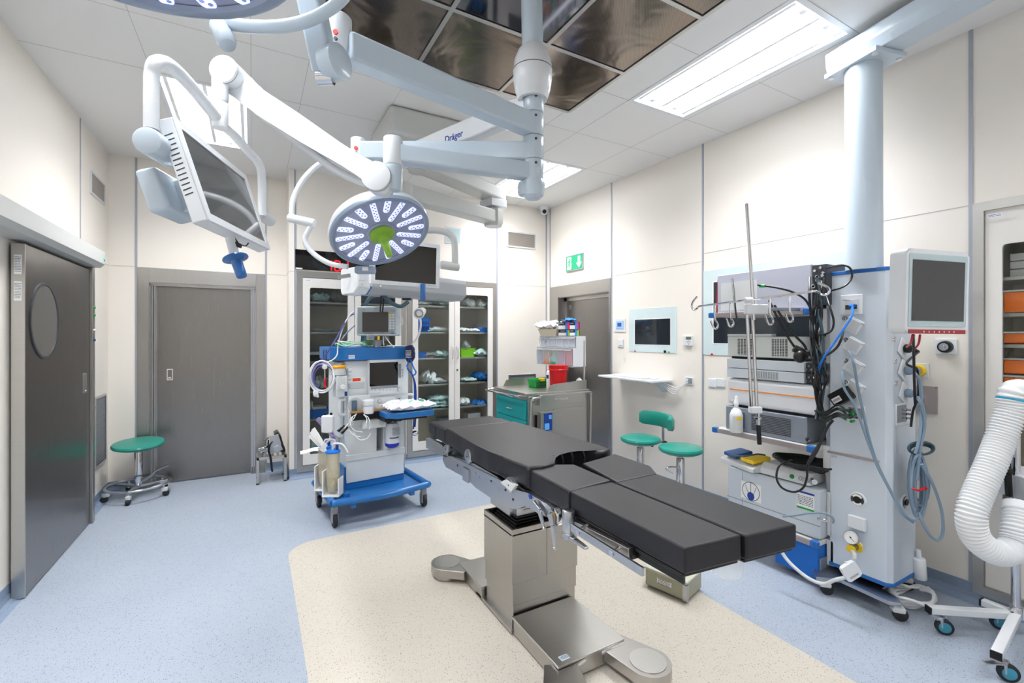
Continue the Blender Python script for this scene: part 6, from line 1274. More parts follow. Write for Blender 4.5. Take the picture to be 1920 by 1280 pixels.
def gas(pl, px, py, r, colr=M_dgrey):
    o = pl.at(px, py); mb = MB(); mb.lathe([(0, 0), (r, 0), (r * 1.0, .004), (r * .9, .008), (0, .008)], o, pl.n, 32); g = mb.build('gas_outlet', M_white, tw)
    mb = MB(); mb.lathe([(0, .009), (r * .78, .009), (r * .78, .012), (0, .012)], o, pl.n, 32); mb.build('outlet_ring', colr, g)
    mb = MB(); mb.lathe([(r * .42, .012), (r * .42, .018), (r * .2, .018), (0, .014)], o, pl.n, 24); mb.build('outlet_socket', M_black, g)
    mb = MB()
    for s in (-1, 1): mb.prism([(math.cos(a) * k, math.sin(a) * k * s) for a, k in [(.6 + 1.94 * i / 8, r * .75) for i in range(9)] + [(2.54 - 1.94 * i / 8, r * .48) for i in range(9)]][::s], o + pl.n * .0122, pl.u, pl.v, .001)
    mb.build('white_segments', M_paper, g)
gas(PF, 1609, 936, .042); gas(PR, 1694, 940, .04)
mb = MB(); PF.rect(mb, 1593, 962, 1626, 996, .03, .006); mb.build('cover_box', M_white, tw)
mb = MB(); PF.off(.031).rect(mb, 1594, 963, 1624, 970, .002, .001); mb.build('hinge_cover', M_lgrey, tw)
# vacuum gauge
o = PF.at(1607, 1002) + PF.n * .07; va = thing('vacuum_gauge', 'round vacuum gauge with a yellow knob plugged into the tower', 'gauge', o)
ax = (PF.n * 1 + Vector((.0, -.15, .12))).normalized()
mb = MB(); mb.rcyl(o - ax * .025, o + ax * .004, .037, .004, 32); mb.build('gauge_body', M_satin, va)
mb = MB(); mb.cyl(o + ax * .004, o + ax * .0055, .033, seg=32); dl = mb.build('dial', M_paper, va)
gu = ax.cross(UP).normalized() * -1; gv = gu.cross(ax).normalized() * 1
gu = UP.cross(ax).normalized(); gv = ax.cross(gu).normalized()
mb = MB()
for i in range(25):
    a = math.radians(-45 + 270 * i / 24); d_ = gu * math.cos(a) + gv * math.sin(a); mb.bar(o + ax * .0058 + d_ * .026, o + ax * .0058 + d_ * .030, .0009, .0006, up=ax)
mb.build('graduation', M_ink, dl)
mb = MB(); d_ = gu * math.cos(-.8) + gv * math.sin(-.8); mb.bar(o + ax * .0065 - d_ * .008, o + ax * .0065 + d_ * .025, .002, .0008, up=ax); mb.cyl(o + ax * .006, o + ax * .0075, .004); mb.build('needle', M_black, dl)
o2 = PF.at(1606, 1023); mb = MB(); mb.rcyl(o2 + Vector((.0, 0, 0)), o2 + PF.n * .01, .035, .003, 28); mb.build('outlet_plate', M_white, va)
mb = MB(); mb.rcyl(o2 + PF.n * .012 - Vector((0, .008, 0)), o2 + PF.n * .016 - Vector((0, .008, 0)), .03, .002, 28); mb.build('yellow_ring', M_yel, va)
mb = MB(); mb.rcyl(o2 + PF.n * .016, o2 + PF.n * .06, .02, .003); mb.cyl(o - ax * .015, o2 + PF.n * .05, .009); mb.build('valve_body', mat('nickel', '8d857a', .3, metal=1), va)
mb = MB(); mb.rcyl(o2 + PF.n * .055, o2 + PF.n * .075 - UP * .004, .021, .003); mb.build('yellow_knob', M_yel, va)
# filter disc, suction line
fo = W(1592, 1068, 2.42); t = thing('suction_filter', 'square white filter cartridge on the clear suction line below the gauge', 'filter', fo)
r = Matrix.Rotation(math.radians(-32), 3, FWD); u = r @ RGT; v = r @ UP
mb = MB(); mb.prism(rr(.085, .085, .012), fo, u, v, .022, .004); fb = mb.build('cartridge', M_white, t)
mb = MB(); smallprint(mb, fo - FWD * .0 + u.cross(v) * .0225 + v * -.025, u, v, .05, .012, 3); mb.build('small_print', M_ink, fb)
mb = MB(); mb.tube([o2 + PF.n * .05 - UP * .02, W(1602, 1040, 2.42), W(1600, 1052, 2.42), fo + v * .04], .01, smooth=5); mb.build('line', mat('milky_tube', 'dfe3e4', .3, alpha=.85), t)
mb = MB(); mb.tube([fo - v * .04, W(1568, 1086, 2.45), W(1545, 1094, 2.5), W(1520, 1086, 2.55), W(1495, 1068, 2.6), W(1475, 1048, 2.65), W(1464, 1030, 2.68), W(1461, 1015, 2.7)], .0095, smooth=6); mb.build('line', mat('milky_tube', 'dfe3e4', .3, alpha=.85), t)
# tilted monitor at the tower's upper right
A_, B_, C_, D_ = W(1706, 463, 2.02), W(1821, 476, 2.12), W(1811, 624, 2.12), W(1691, 627, 2.02)
ux = (B_ - A_ + C_ - D_).normalized(); vy = (A_ - D_ + B_ - C_); vy = (vy - ux * vy.dot(ux)).normalized(); nn = ux.cross(vy)
mw = ((B_ - A_).length + (C_ - D_).length) / 2; mh = ((A_ - D_).length + (B_ - C_).length) / 2; mc = (A_ + B_ + C_ + D_) / 4
t = thing('tower_monitor', 'white medical monitor with a red strip below its screen, on the tower', 'monitor', mc - vy * mh / 2)
mb = MB(); mb.prism(rr(mw, mh, .02), mc - nn * .07, ux, vy, .07, .008); hs = mb.build('housing', M_white, t)
mb = MB(); mb.prism(rr(mw * .92, mh * .86, .006), mc + nn * .0005 + vy * mh * .015, ux, vy, .002); mb.build('front_glass', mat('pale_glass_border', 'b9cdd2', .08, coat=.5), t)
mb = MB(); mb.plate(mc + nn * .003 + vy * mh * .012, ux, vy, mw * .83, mh * .72, .001); mb.build('screen', M_screen2, t)
mb = MB(); mb.plate(mc + nn * .001 - vy * mh * .475, ux, vy, mw * .9, mh * .05, .003); st_ = mb.build('red_strip', mat('dark_red_strip', 'a33a40', .4), t)
mb = MB()
for k in range(7): mb.plate(mc + nn * .0042 - vy * mh * .475 + ux * mw * (-.22 + .08 * k), ux, vy, mw * .012, mh * .02, .0006)
mb.build('symbol_row', M_paper, st_)
mb = MB(); q = mc - nn * .07; mb.bar(q, Vector((TX1 - .06, TY0 - .01, q.z)), .06, .06, .008); mb.box(TX1 - .1, TX1 - .02, TY0 - .02, TY0 + .0, q.z - .08, q.z + .08, .004); mb.build('mount_arm', M_lgrey, t)
# plugs and cables at the right face
def cable(L, r, m, label, name='power_cable', sm=6): mb = MB(); mb.tube([q if isinstance(q, Vector) else W(*q) for q in L], r, smooth=sm, seg=8); return solo(mb, name, m, label, 'cable', L[-1] if isinstance(L[-1], Vector) else W(*L[-1]))
P0, P1, P2 = [PR.at(*s_) for s_ in RS]
for p, m, nm in ((P0, M_black, 'black plug in the top socket of the tower side face'), (P1, M_hose, 'blue-grey plug in the middle socket of the tower side face'), (P2, M_hose, 'blue-grey plug in the lowest socket of the tower side face')):
    t = thing('mains_plug', nm, 'plug', p + PR.n * .013); mb = MB(); mb.rcyl(p + PR.n * .013, p + PR.n * .04, .024, .005); mb.build('plug_body', m, t)
    mb = MB(); mb.taper(p + PR.n * .03, p + PR.n * .05 + Vector((.07, 0, -.02)), .03, .03, .016, .016, .006); mb.build('strain_relief', m, t)
cable([P0 + PR.n * .05 + Vector((.06, 0, -.02)), (1700, 680, 2.4), (1709, 687, 2.38), (1720, 695, 2.4), (1722, 740, 2.45), (1712, 770, 2.5), (1708, 800, 2.5)], .006, M_black, 'black cable hanging from the top plug of the tower side face')
cable([P1 + PR.n * .05 + Vector((.06, 0, -.02)), (1716, 700, 2.4), (1724, 712, 2.4), (1727, 740, 2.4), (1727, 790, 2.4), (1722, 830, 2.4), (1716, 850, 2.4)], .0075, M_hose, 'blue-grey cable hanging from the middle plug down to the coil')
cable([P2 + PR.n * .05 + Vector((.06, 0, -.02)), (1722, 748, 2.38), (1731, 765, 2.38), (1733, 800, 2.4), (1726, 840, 2.4), (1722, 870, 2.4), (1720, 900, 2.4)], .0075, M_hose, 'blue-grey cable hanging from the lowest plug down to the coil')
cable([W(1712, 628, 2.1), (1713, 660, 2.25), (1714, 700, 2.32), (1715, 740, 2.4), (1716, 760, 2.45)], .006, M_black, 'thin black cable dropping straight down from the tower monitor')
cable([W(1711, 628, 2.08), (1709, 638, 2.12), (1706, 645, 2.18), (1700, 650, 2.3)], .0045, M_red, 'red lead leaving the underside of the tower monitor, left one')
cable([W(1725, 628, 2.08), (1722, 645, 2.15), (1714, 655, 2.25), (1712, 665, 2.3)], .0045, M_red, 'red lead leaving the underside of the tower monitor, right one')
t = thing('coiled_cables', 'bundle of coiled blue-grey cables hanging on the right side of the tower', 'cable coil', W(1722, 980, 2.42))
random.seed(5)
for k in range(9):
    cx = 1722 + random.uniform(-5, 5); cy = 905 + random.uniform(-8, 12); rx = random.uniform(8, 16); ry = random.uniform(35, 62); dd = 2.40 + .012 * k
    mb = MB(); mb.tube([W(cx + rx * math.sin(2 * PI * i / 12), cy - ry * math.cos(2 * PI * i / 12), dd + .01 * math.sin(i * 2)) for i in range(13)], .0065, smooth=5, seg=8, cap=False); mb.build('loop', M_hose, t)
for k in range(4):
    mb = MB(); mb.tube([W(1727 + (24 - k) * math.sin(2 * PI * i / 12), 840 - (12 - k) * math.cos(2 * PI * i / 12) + k, 2.44 + .01 * k) for i in range(13)], .006, smooth=5, seg=8, cap=False); mb.build('loop', M_hosed, t)
mb = MB(); mb.tube([W(1728, 870, 2.36), W(1748, 905, 2.36), W(1765, 955, 2.36), W(1768, 995, 2.36), W(1760, 1012, 2.36), W(1745, 1005, 2.36), W(1730, 980, 2.38), W(1724, 960, 2.4)], .007, smooth=6, seg=8); mb.build('loop', M_hose, t)
mb = MB(); mb.tube([W(1710, 915, 2.38), W(1722, 919, 2.36), W(1735, 914, 2.38)], .005, smooth=4); mb.ball(W(1735, 915, 2.38), .009, 8); mb.build('red_tie', M_red, t)
# cables on the wide face
k_ = {}
cable([PF.at(1603, 573) + PF.n * .03, (1598, 590, 2.5), (1585, 612, 2.47), (1566, 640, 2.46), (1550, 662, 2.47), (1540, 678, 2.5), (1534, 700, 2.6)], .0055, M_bblue, 'bright blue network cable crossing the tower face', 'network_cable')
mb = MB(); q = PF.at(1602, 572); mb.bar(q + PF.n * .012, q + PF.n * .045 - UP * .012, .02, .018, .003); solo(mb, 'network_plug', M_bblue, 'bright blue plug in the network socket of the tower', 'plug')
cable([PF.at(1586, 622) + PF.n * .03, (1578, 634, 2.47), (1570, 650, 2.46), (1556, 662, 2.47), (1540, 670, 2.5), (1535, 672, 2.6)], .0065, M_black, 'black cable curving left from the top power socket of the tower')
cable([PF.at(1596, 658) + PF.n * .03, (1598, 672, 2.44), (1604, 700, 2.42), (1610, 735, 2.42), (1618, 770, 2.4), (1628, 815, 2.39), (1642, 862, 2.38), (1662, 905, 2.37), (1690, 955, 2.36), (1706, 972, 2.36), (1716, 975, 2.38)], .0065, M_hose, 'long blue-grey cable sweeping from the second socket round the tower corner', 'power_cable')
cable([PF.at(1584, 697) + PF.n * .03, (1580, 712, 2.44), (1584, 730, 2.42), (1600, 755, 2.41), (1614, 790, 2.39), (1628, 830, 2.38), (1648, 880, 2.37), (1672, 925, 2.36), (1692, 962, 2.36), (1712, 979, 2.37)], .0065, M_hose, 'second long blue-grey cable starting at the third socket of the tower', 'power_cable')
q = PF.at(1584, 742); r = Matrix.Rotation(math.radians(35), 3, PF.n); mb = MB(); u = r @ PF.u; v = r @ UP; mb.prism(rr(.11, .075, .006), q + PF.n * .012, u, v, .05, .005); ps = solo(mb, 'power_adapter', M_black, 'black power adapter with white barcode label plugged into the lowest socket', 'adapter')
mb = MB(); mb.plate(q + PF.n * .063 - u * .022 - v * .008, u, v, .05, .03, .0008); lb = mb.build('label', M_paper, ps)
mb = MB()
for i in range(12): mb.plate(q + PF.n * .0641 - u * (.042 - i * .0035) - v * .008, u, v, .0015, .014, .0004)
mb.build('barcode', M_ink, lb)
cable([(1545, 505, 2.75), (1560, 500, 2.6), (1580, 497, 2.5), (1594, 503, 2.46), (1597, 520, 2.45), (1585, 535, 2.45), (1565, 543, 2.47), (1545, 546, 2.6)], .0055, M_black, 'black cable looping over the top left corner of the tower')
cable([(1548, 550, 2.58), (1556, 575, 2.5), (1563, 600, 2.48), (1560, 618, 2.48), (1548, 626, 2.5), (1535, 627, 2.58)], .0055, M_black, 'black cable bowing out below the top left corner of the tower')
random.seed(9)
t = thing('cable_bundle', 'thick tangle of black cables running down the left edge of the tower', 'cable tangle', W(1540, 790, 2.62))
for k in range(12):
    x0_ = 1530 + random.uniform(-8, 14); L_ = []
    for i in range(8):
        y = 520 + i * 38; L_.append(W(x0_ + random.uniform(-9, 9) + (3 if i > 4 else 0), y, 2.60 + random.uniform(-.06, .08)))
    mb = MB(); mb.tube(L_, random.uniform(.004, .0075), smooth=5, seg=8); mb.build('cable', M_black if k % 5 else M_hosed, t)
for k in range(7):
    y = 762 + k * 3.5; mb = MB(); mb.tube([W(1528 + 2 * k, 770 + k * 2, 2.6), W(1548, 772 + k * 3, 2.52), W(1570, y + random.uniform(-4, 6), 2.45), PF.at(1592 + 8 * (k % 2), 768 + 3 * k) + PF.n * .035], .005, smooth=5, seg=8); mb.build('video_lead', M_black, t)
    if k % 2 == 0: mb = MB(); q = PF.at(1592 + 6 * (k % 4), 768 + 3.4 * k); mb.cyl(q + PF.n * .02, q + PF.n * .05, .008); mb.build('green_boot', M_green, t)
# wheeled base under the tower
t = thing('wheeled_base', 'steel wheeled base with grey casters below the supply tower', 'wheeled base', (3.05, 1.25, 0))
mb = MB(); mb.prism([(2.83, 1.44), (2.93, 1.36), (2.90, 1.12), (2.94, 1.08), (2.99, 1.11), (3.06, 1.3), (3.06, 1.46), (2.9, 1.5)], (0, 0, .085), (1, 0, 0), (0, 1, 0), .02, .005); mb.box(3.0, 3.4, 1.2, 1.5, .088, .102, .004); mb.build('base_plate', M_satin, t)
for (x, y) in ((2.88, 1.43), (2.95, 1.11), (3.35, 1.22), (3.35, 1.48)):
    c = Vector((x, y, 0)); mb = MB(); mb.cyl(c + UP * .06, c + UP * .088, .018); mb.box(-.02, .04, -.025, .025, .045, .075, .01, Matrix.Translation(c) @ Matrix.Rotation(-.9, 4, 'Z')); ck = mb.build('caster', M_lgrey, t)
    dd = Vector((.55, -.6, 0)).normalized() * .02; sd = Vector((.6, .55, 0)).normalized(); mb = MB(); mb.rcyl(c + dd + UP * .034 - sd * .013, c + dd + UP * .034 + sd * .013, .034, .005); mb.build('wheel', M_rubber, ck)
t = thing('coiled_hose', 'coil of white hose lying at the foot of the tower', 'hose coil', W(1730, 1110, 2.45))
for k in range(4):
    c_ = PZ(1718 - 3 * k, 1118 - 2 * k, .02 + .018 * k); mb = MB(); mb.tube([c_ + Vector(((.15 - .012 * k) * math.cos(2 * PI * i / 12), (.07 + .006 * k) * math.sin(2 * PI * i / 12), .012 * math.sin(i * 1.7 + k))) for i in range(13)], .008, smooth=5, seg=8, cap=False); mb.build('loop', M_cableW, t)
mb = MB(); mb.rcyl(W(1726, 1085, 2.6), W(1723, 1045, 2.6), .03, .008); mb.cyl(W(1723, 1045, 2.6), W(1722, 1030, 2.6), .012); solo(mb, 'spray_bottle', M_white, 'white bottle half hidden behind the foot of the tower', 'bottle')
# ---------------------------------------------------------------- shelves with equipment
def shelf_(z, y0_, y1_, name_label, xf=2.9, th=.03, rose=True):
    t = thing('equipment_shelf', name_label, 'shelf', (3.1, (y0_ + y1_) / 2, z - th))
    mb = MB(); mb.box(xf + .01, 3.33, y0_ + .01, y1_ - .01, z - th, z, .006); mb.build('board', M_lgrey, t)
    mb = MB(); mb.box(xf - .004, xf + .012, y0_ + .05, y1_ - .03, z - th - .004, z - .002, .002); mb.build('front_rail', mat('rail_rose_steel', 'b5aaa8', .3, metal=.7), t)
    for y in (y0_ + .03, y1_ - .01):
        mb = MB(); mb.rcyl((xf + .012, y, z - th - .006), (xf + .012, y, z + .002), .022, .004); mb.box(xf - .006, xf + .02, y - .025, y + .02, z - th - .005, z + .001, .003); mb.build('corner_cap', mat('edge_blue', '2468b4', .35), t)
    mb = MB(); mb.box(3.0, 3.3, y0_ - .03, y0_ + .01, z - th - .12, z, .004); mb.build('bracket', M_lgrey, t)
    return t
PV = Plane((2.92, 1.8, 0), (0, -1, 0))
zA, zB, zC = .835, 1.66, .275
shelf_(zA, 1.48, 2.17, 'middle equipment shelf, with the spray bottle and the device stack'); shelf_(zB, 1.50, 2.20, 'top equipment shelf, with the large grey box'); shelf_(zC, 1.46, 2.05, 'lowest equipment shelf, with the pale drawer-fronted device')
def device(y0_, y1_, z0, z1, name, m, label, xf=2.93, xb=3.3, bev=.008):
    t = thing(name, label, 'medical device', ((xf + xb) / 2, (y0_ + y1_) / 2, z0)); mb = MB(); mb.box(xf, xb, y0_, y1_, z0, z1, bev); mb.build('housing', m, t); return t
def louvre(t, x, y0_, y1_, z0, z1, n, vert=0, m=M_dgrey):
    mb = MB()
    for i in range(n):
        z = z0 + (z1 - z0) * (i + .5) / n; mb.box(x - .0015, x + .001, y0_, y1_, z - (z1 - z0) / n * .28, z + (z1 - z0) / n * .28)
    o_ = mb.build('louvres', m, t)
    if vert:
        mb = MB()
        for i in range(1, vert): y = y0_ + (y1_ - y0_) * i / vert; mb.box(x - .003, x - .001, y - .002, y + .002, z0, z1)
        mb.build('bars', M_lgrey, t)
M_dev = mat('device_pale', 'c9d1d8', .35, var=.015); M_devg = mat('device_grey', '8d96a2', .4, metal=.3)
d1 = device(1.545, 2.095, zA + .001, 1.0, 'light_source', M_devg, 'slate grey louvred device at the bottom of the middle stack'); louvre(d1, 2.93, 1.95, 2.03, .86, .97, 9); louvre(d1, 2.93, 1.64, 1.90, .86, .975, 11)
mb = MB(); q = Vector((2.94, 1.55, .87)); mb.cyl(q, q + Vector((-.03, -.02, 0)), .012); mb.build('connector', M_chrome, d1)
d2 = device(1.46, 2.09, 1.012, 1.20, 'video_processor', mat('device_white', 'e0e3e8', .3, coat=.3), 'white device with an orange line in the middle stack', bev=.03)
mb = MB(); mb.box(2.928, 2.931, 1.47, 2.06, 1.118, 1.125); mb.build('orange_line', mat('orange_line', 'f08c1c', .4), d2)
mb = MB(); mb.box(2.95, 3.25, 1.5, 2.05, 1.0, 1.012); mb.build('foot', M_black, d2)
d3 = device(1.56, 2.085, 1.205, 1.268, 'recorder', M_dev, 'lower of the two flat pale recorders in the middle stack', bev=.003); louvre(d3, 2.93, 1.72, 1.92, 1.215, 1.26, 8, 12, M_grey)
d4 = device(1.56, 2.085, 1.272, 1.335, 'recorder', M_dev, 'upper of the two flat pale recorders in the middle stack', bev=.003)
for dv_, nm in ((d3, 0), (d4, 1)):
    mb = MB(); mb.box(2.945, 3.28, 1.475, 1.558, 1.207 + .067 * nm, 1.264 + .067 * nm, .003); mb.build('rear_panel', M_dgrey, dv_)
    mb = MB()
    for k in range(5): q = Vector((2.944, 1.545 - k * .015, 1.225 + .067 * nm + .02 * (k % 2))); mb.cyl(q, q + Vector((-.02, 0, 0)), .006)
    mb.build('connector', M_chrome, dv_)
d5 = device(1.58, 2.08, 1.352, 1.49, 'insufflator', mat('device_cream_grey', 'cdd2ce', .4), 'pale device with two square grilles on top of the middle stack', bev=.006)
louvre(d5, 2.93, 1.87, 2.0, 1.365, 1.475, 11, 6); louvre(d5, 2.93, 1.66, 1.76, 1.365, 1.475, 11, 6)
mb = MB(); mb.box(2.95, 3.28, 1.6, 2.06, 1.337, 1.352); mb.build('foot', M_black, d5)
mb = MB(); mb.box(2.928, 2.98, 1.76, 2.08, 1.49, 1.508, .004); mb.build('carry_bar', M_lgrey, d5)
# big grey box and red/white casing on the top shelf
d6 = device(1.52, 2.16, zB + .001, 1.93, 'monitor_processor', mat('device_lilac_grey', 'b9bccb', .4, var=.02), 'large grey metal box on the top equipment shelf', xf=2.93, bev=.005)
mb = MB(); mb.box(2.927, 2.93, 1.86, 2.13, 1.675, 1.87); mb.build('front_panel', M_lgrey, d6)
mb = MB(); mb.prism([(2.93, 1.665), (2.95, 1.9), (3.2, 1.9), (3.2, 1.665)], (0, 2.175, 0), (1, 0, 0), UP, .012); mb.build('red_side', mat('deep_red', '9c1c22', .4), d6)
mb = MB(); mb.box(2.94, 3.28, 1.44, 1.519, 1.68, 1.92, .003); bk = mb.build('rear_panel', M_dgrey, d6)
mb = MB(); random.seed(3)
for k in range(12): q = Vector((2.94, 1.45 + .065 * random.random(), 1.70 + .2 * random.random())); mb.cyl(q, q + Vector((-.02, 0, 0)), .006 + .004 * random.random())
mb.build('connector', M_chrome, bk)
cable([(1373, 523, 3.2), (1376, 550, 3.1), (1379, 580, 3.02), (1382, 600, 3.0)], .006, M_black, 'short black cable hanging over the front of the large grey box')
mb = MB(); mb.tube([W(1420, 534, 2.72), W(1436, 536, 2.7), W(1460, 540, 2.66), W(1485, 547, 2.62), W(1510, 562, 2.6), W(1525, 590, 2.6)], .006, smooth=6); cg = solo(mb, 'video_cable', M_black, 'black video cable with a green plug crossing the large grey box', 'cable')
mb = MB(); mb.cyl(W(1424, 536, 2.72), W(1434, 536, 2.7), .009); mb.build('green_plug', M_green, cg)
for L_, lb in (([(1442, 563, 2.78), (1455, 590, 2.74), (1470, 620, 2.72), (1486, 645, 2.7), (1498, 660, 2.7)], 'thick black cable slanting down in front of the grille device'), ([(1452, 572, 2.76), (1470, 600, 2.73), (1490, 628, 2.7), (1510, 650, 2.68), (1513, 672, 2.68)], 'thin black cable slanting down to the camera head')):
    cable(L_, .007, M_black, lb)
t = thing('camera_head', 'black camera cable connectors clustered at the right of the pale stack', 'camera head', W(1505, 680, 2.68))
mb = MB(); mb.rcyl(W(1488, 652, 2.7), W(1508, 662, 2.68), .022, .006); mb.ball(W(1500, 668, 2.68), .035, 12, (1, 1, 1.1)); mb.rcyl(W(1505, 660, 2.69), W(1530, 664, 2.66), .018, .004); mb.build('body', M_black, t)
# spray bottle
q = W(1389, 806, 3.05); sp_ = thing('spray_bottle', 'white spray bottle with a yellow label on the middle equipment shelf', 'bottle', (2.93, PX(1389, 800, 2.93).y, zA)); cx, cy = 2.935, PX(1389, 800, 2.935).y
# (stands in the gap in front of the stack)
mb = MB(); mb.lathe([(0, 0), (.038, 0), (.042, .006), (.042, .12), (.03, .15), (.016, .165), (.014, .19), (0, .19)], (2.885 - .0, cy, zA), UP, 28); mb.build('bottle_body', M_white, sp_)
mb = MB(); mb.lathe([(.0, .185), (.017, .185), (.017, .205), (.011, .215), (.008, .245), (0, .25)], (2.885, cy, zA), UP, 20); mb.build('nozzle', M_white, sp_)
mb = MB(); mb.lathe([(.0428, .02), (.0428, .115)], (2.885, cy, zA), UP, 16, 3.2, 4.6); mb.build('label', M_lgrey, sp_)
mb = MB(); mb.lathe([(.0432, .088), (.0432, .112)], (2.885, cy, zA), UP, 16, 3.8, 4.6); mb.build('yellow_stripe', M_yel, sp_)
# lower cabinet-like device with labels
M_bx = mat('device_eggshell', 'c4ccd4', .35)
d7 = device(1.47, 2.08, zC + .003, .575, 'electrosurgical_unit', M_bx, 'large pale blue-grey device with white stickers on the lowest shelf', bev=.015)
mb = MB(); mb.box(2.9295, 2.933, 1.47, 2.08, .36, .366); mb.box(2.9295, 2.933, 1.965, 1.969, .29, .56); mb.build('seam', M_grey, d7)
PG = Plane((2.93, 1.8, 0), (0, -1, 0))
mb = MB(); PG.rect(mb, 1390, 900, 1427, 944, .0015); sk = mb.build('sticker', M_paper, d7)
o = PG.at(1408, 921) + PG.n * .0017; mb = MB(); ringplate(mb, oval(.125, .125), oval(.117, .117), o, PG.u, UP, .0006)
for a in (0, .7, -.7): mb.bar(o - UP * .06, o + Vector((0, -math.sin(a) * .06, math.cos(a) * .045 if a else .06)), .003, .001, up=(-1, 0, 0))
mb.build('circle_drawing', M_ink, sk)
mb = MB(); mb.prism(oval(.05, .055, 24), o - UP * .032 + Vector((-.0006, 0, 0)), PG.u, UP, .0006); mb.build('blue_spot', M_inkb, sk)
mb = MB(); PG.rect(mb, 1494, 921, 1527, 959, .0015); sk = mb.build('sticker', M_paper, d7)
mb = MB(); PG.off(.0016).rect(mb, 1494, 921, 1527, 927, .0005); mb.build('blue_header', M_navy, sk)
mb = MB(); PG.off(.0016).rect(mb, 1494, 950, 1527, 957, .0005); mb.build('green_footer', M_green, sk)
mb = MB(); smallprint(mb, PG.at(1510, 939) + PG.n * .0018, PG.u, UP, .09, .06, 6); mb.build('small_print', M_ink, sk)
mb = MB(); mb.box(3.0, 3.3, 1.44, 1.469, .30, .56, .004); mb.build('rear_panel', M_lgrey, d7)
q = W(1535, 975, 2.66); mb = MB(); mb.rcyl(W(1534, 972, 2.68), W(1551, 976, 2.62), .01, .003); mb.build('connector', M_chrome, d7)
cable([(1468, 968, 2.7), (1490, 966, 2.7), (1515, 962, 2.66), (1540, 961, 2.6), (1556, 966, 2.57), (1563, 974, 2.56), (1562, 980, 2.57)], .006, M_hose, 'blue-grey cable bending round to the plug of the pale device')
# blue drawer unit below
t = thing('drawer_cassette', 'bright blue drawer cassette under the lowest shelf', 'drawer unit', (3.1, 1.6, .05))
mb = MB(); mb.box(2.915, 3.3, 1.475, 1.73, .045, .24, .006); mb.build('casing', mat('cassette_blue', '0a63bb', .4), t)
mb = MB(); mb.box(2.93, 3.29, 1.465, 1.475, .06, .17, .002); mb.build('side_panel', M_devg, t)
# foot pedals on top of the device
t = thing('foot_pedal', 'double foot pedal with yellow and blue plates lying on the pale device', 'foot pedal', (3.05, 2.0, .578))
Tp = Matrix.Translation((3.0, 1.98, .58)) @ Matrix.Rotation(-.25, 4, 'Z')
mb = MB(); mb.prism([(-.08, 0), (.1, 0), (.1, .05), (.04, .07), (-.08, .03)], (0, .17, 0), (1, 0, 0), UP, .31, .006); mb._t(mb.bm.verts[:], Tp); mb.build('pedal_base', M_lgrey, t)
for (y, m, n_) in ((-.07, M_yel, 'yellow_plate'), (.09, mat('pedal_blue', '14589a', .4), 'blue_plate')):
    mb = MB(); mb.box(-.06, .09, y - .06, y + .055, .062, .088, .006); mb._t(mb.bm.verts[:], Tp @ Matrix.Rotation(-.12, 4, 'Y') ); mb.build(n_, m, t)
mb = MB(); mb.tube([W(1366, 853, 3.1), W(1385, 855, 3.05), W(1405, 854, 3.05), W(1420, 851, 3.1), W(1435, 853, 3.1)], .005, smooth=5); mb.build('cable', M_dgrey, t)
d8 = thing('footswitch_box', 'low grey device with a green dot beside the foot pedal', 'medical device', (3.02, 1.68, .578))
mb = MB(); mb.prism([(-.06, 0), (.12, 0), (.12, .07), (-.02, .075), (-.06, .04)], (3.0, 1.85, .58), (1, 0, 0), UP, .32, .01); mb.build('housing', M_lgrey, d8)
q = PG.at(1483, 895); mb = MB(); mb.cyl((2.945, q.y, .615), (2.937, q.y, .613), .014); mb.build('green_dot', mat('dark_green', '0f7a3c', .5), d8)
mb = MB(); smallprint(mb, (2.938, q.y - .09, .615), (0, -1, 0), UP, .1, .03, 4); mb.build('small_print', M_ink, d8)
mb = MB(); mb.cyl((2.96, 1.53, .62), (2.93, 1.5, .62), .016); mb.build('connector', M_chrome, d8)
t = thing('pedal_cable', 'coil of black cable lying over the footswitch box', 'cable coil', W(1500, 900, 2.75))
for k in range(6):
    mb = MB(); mb.tube([Vector((3.05 + (.07 + .012 * k) * math.cos(2 * PI * i / 12), 1.62 + (.13 + .012 * k) * math.sin(2 * PI * i / 12), .665 + .008 * k + .006 * math.sin(3 * i))) for i in range(13)], .0065, smooth=5, seg=8, cap=False); mb.build('loop', M_black, t)
mb = MB(); mb.tube([W(1536, 832, 2.62), W(1524, 850, 2.62), W(1514, 872, 2.62), W(1513, 895, 2.62), W(1505, 915, 2.64), W(1488, 922, 2.66), W(1466, 914, 2.68), W(1456, 895, 2.7), W(1462, 872, 2.72), W(1485, 862, 2.75)], .006, smooth=6); mb.build('loop', M_black, t)
cable([(1562, 788, 2.5), (1552, 800, 2.5), (1540, 825, 2.52), (1532, 845, 2.56), (1515, 870, 2.62)], .007, M_rubber, 'dark cable running from the plug cluster down past the shelf corner')
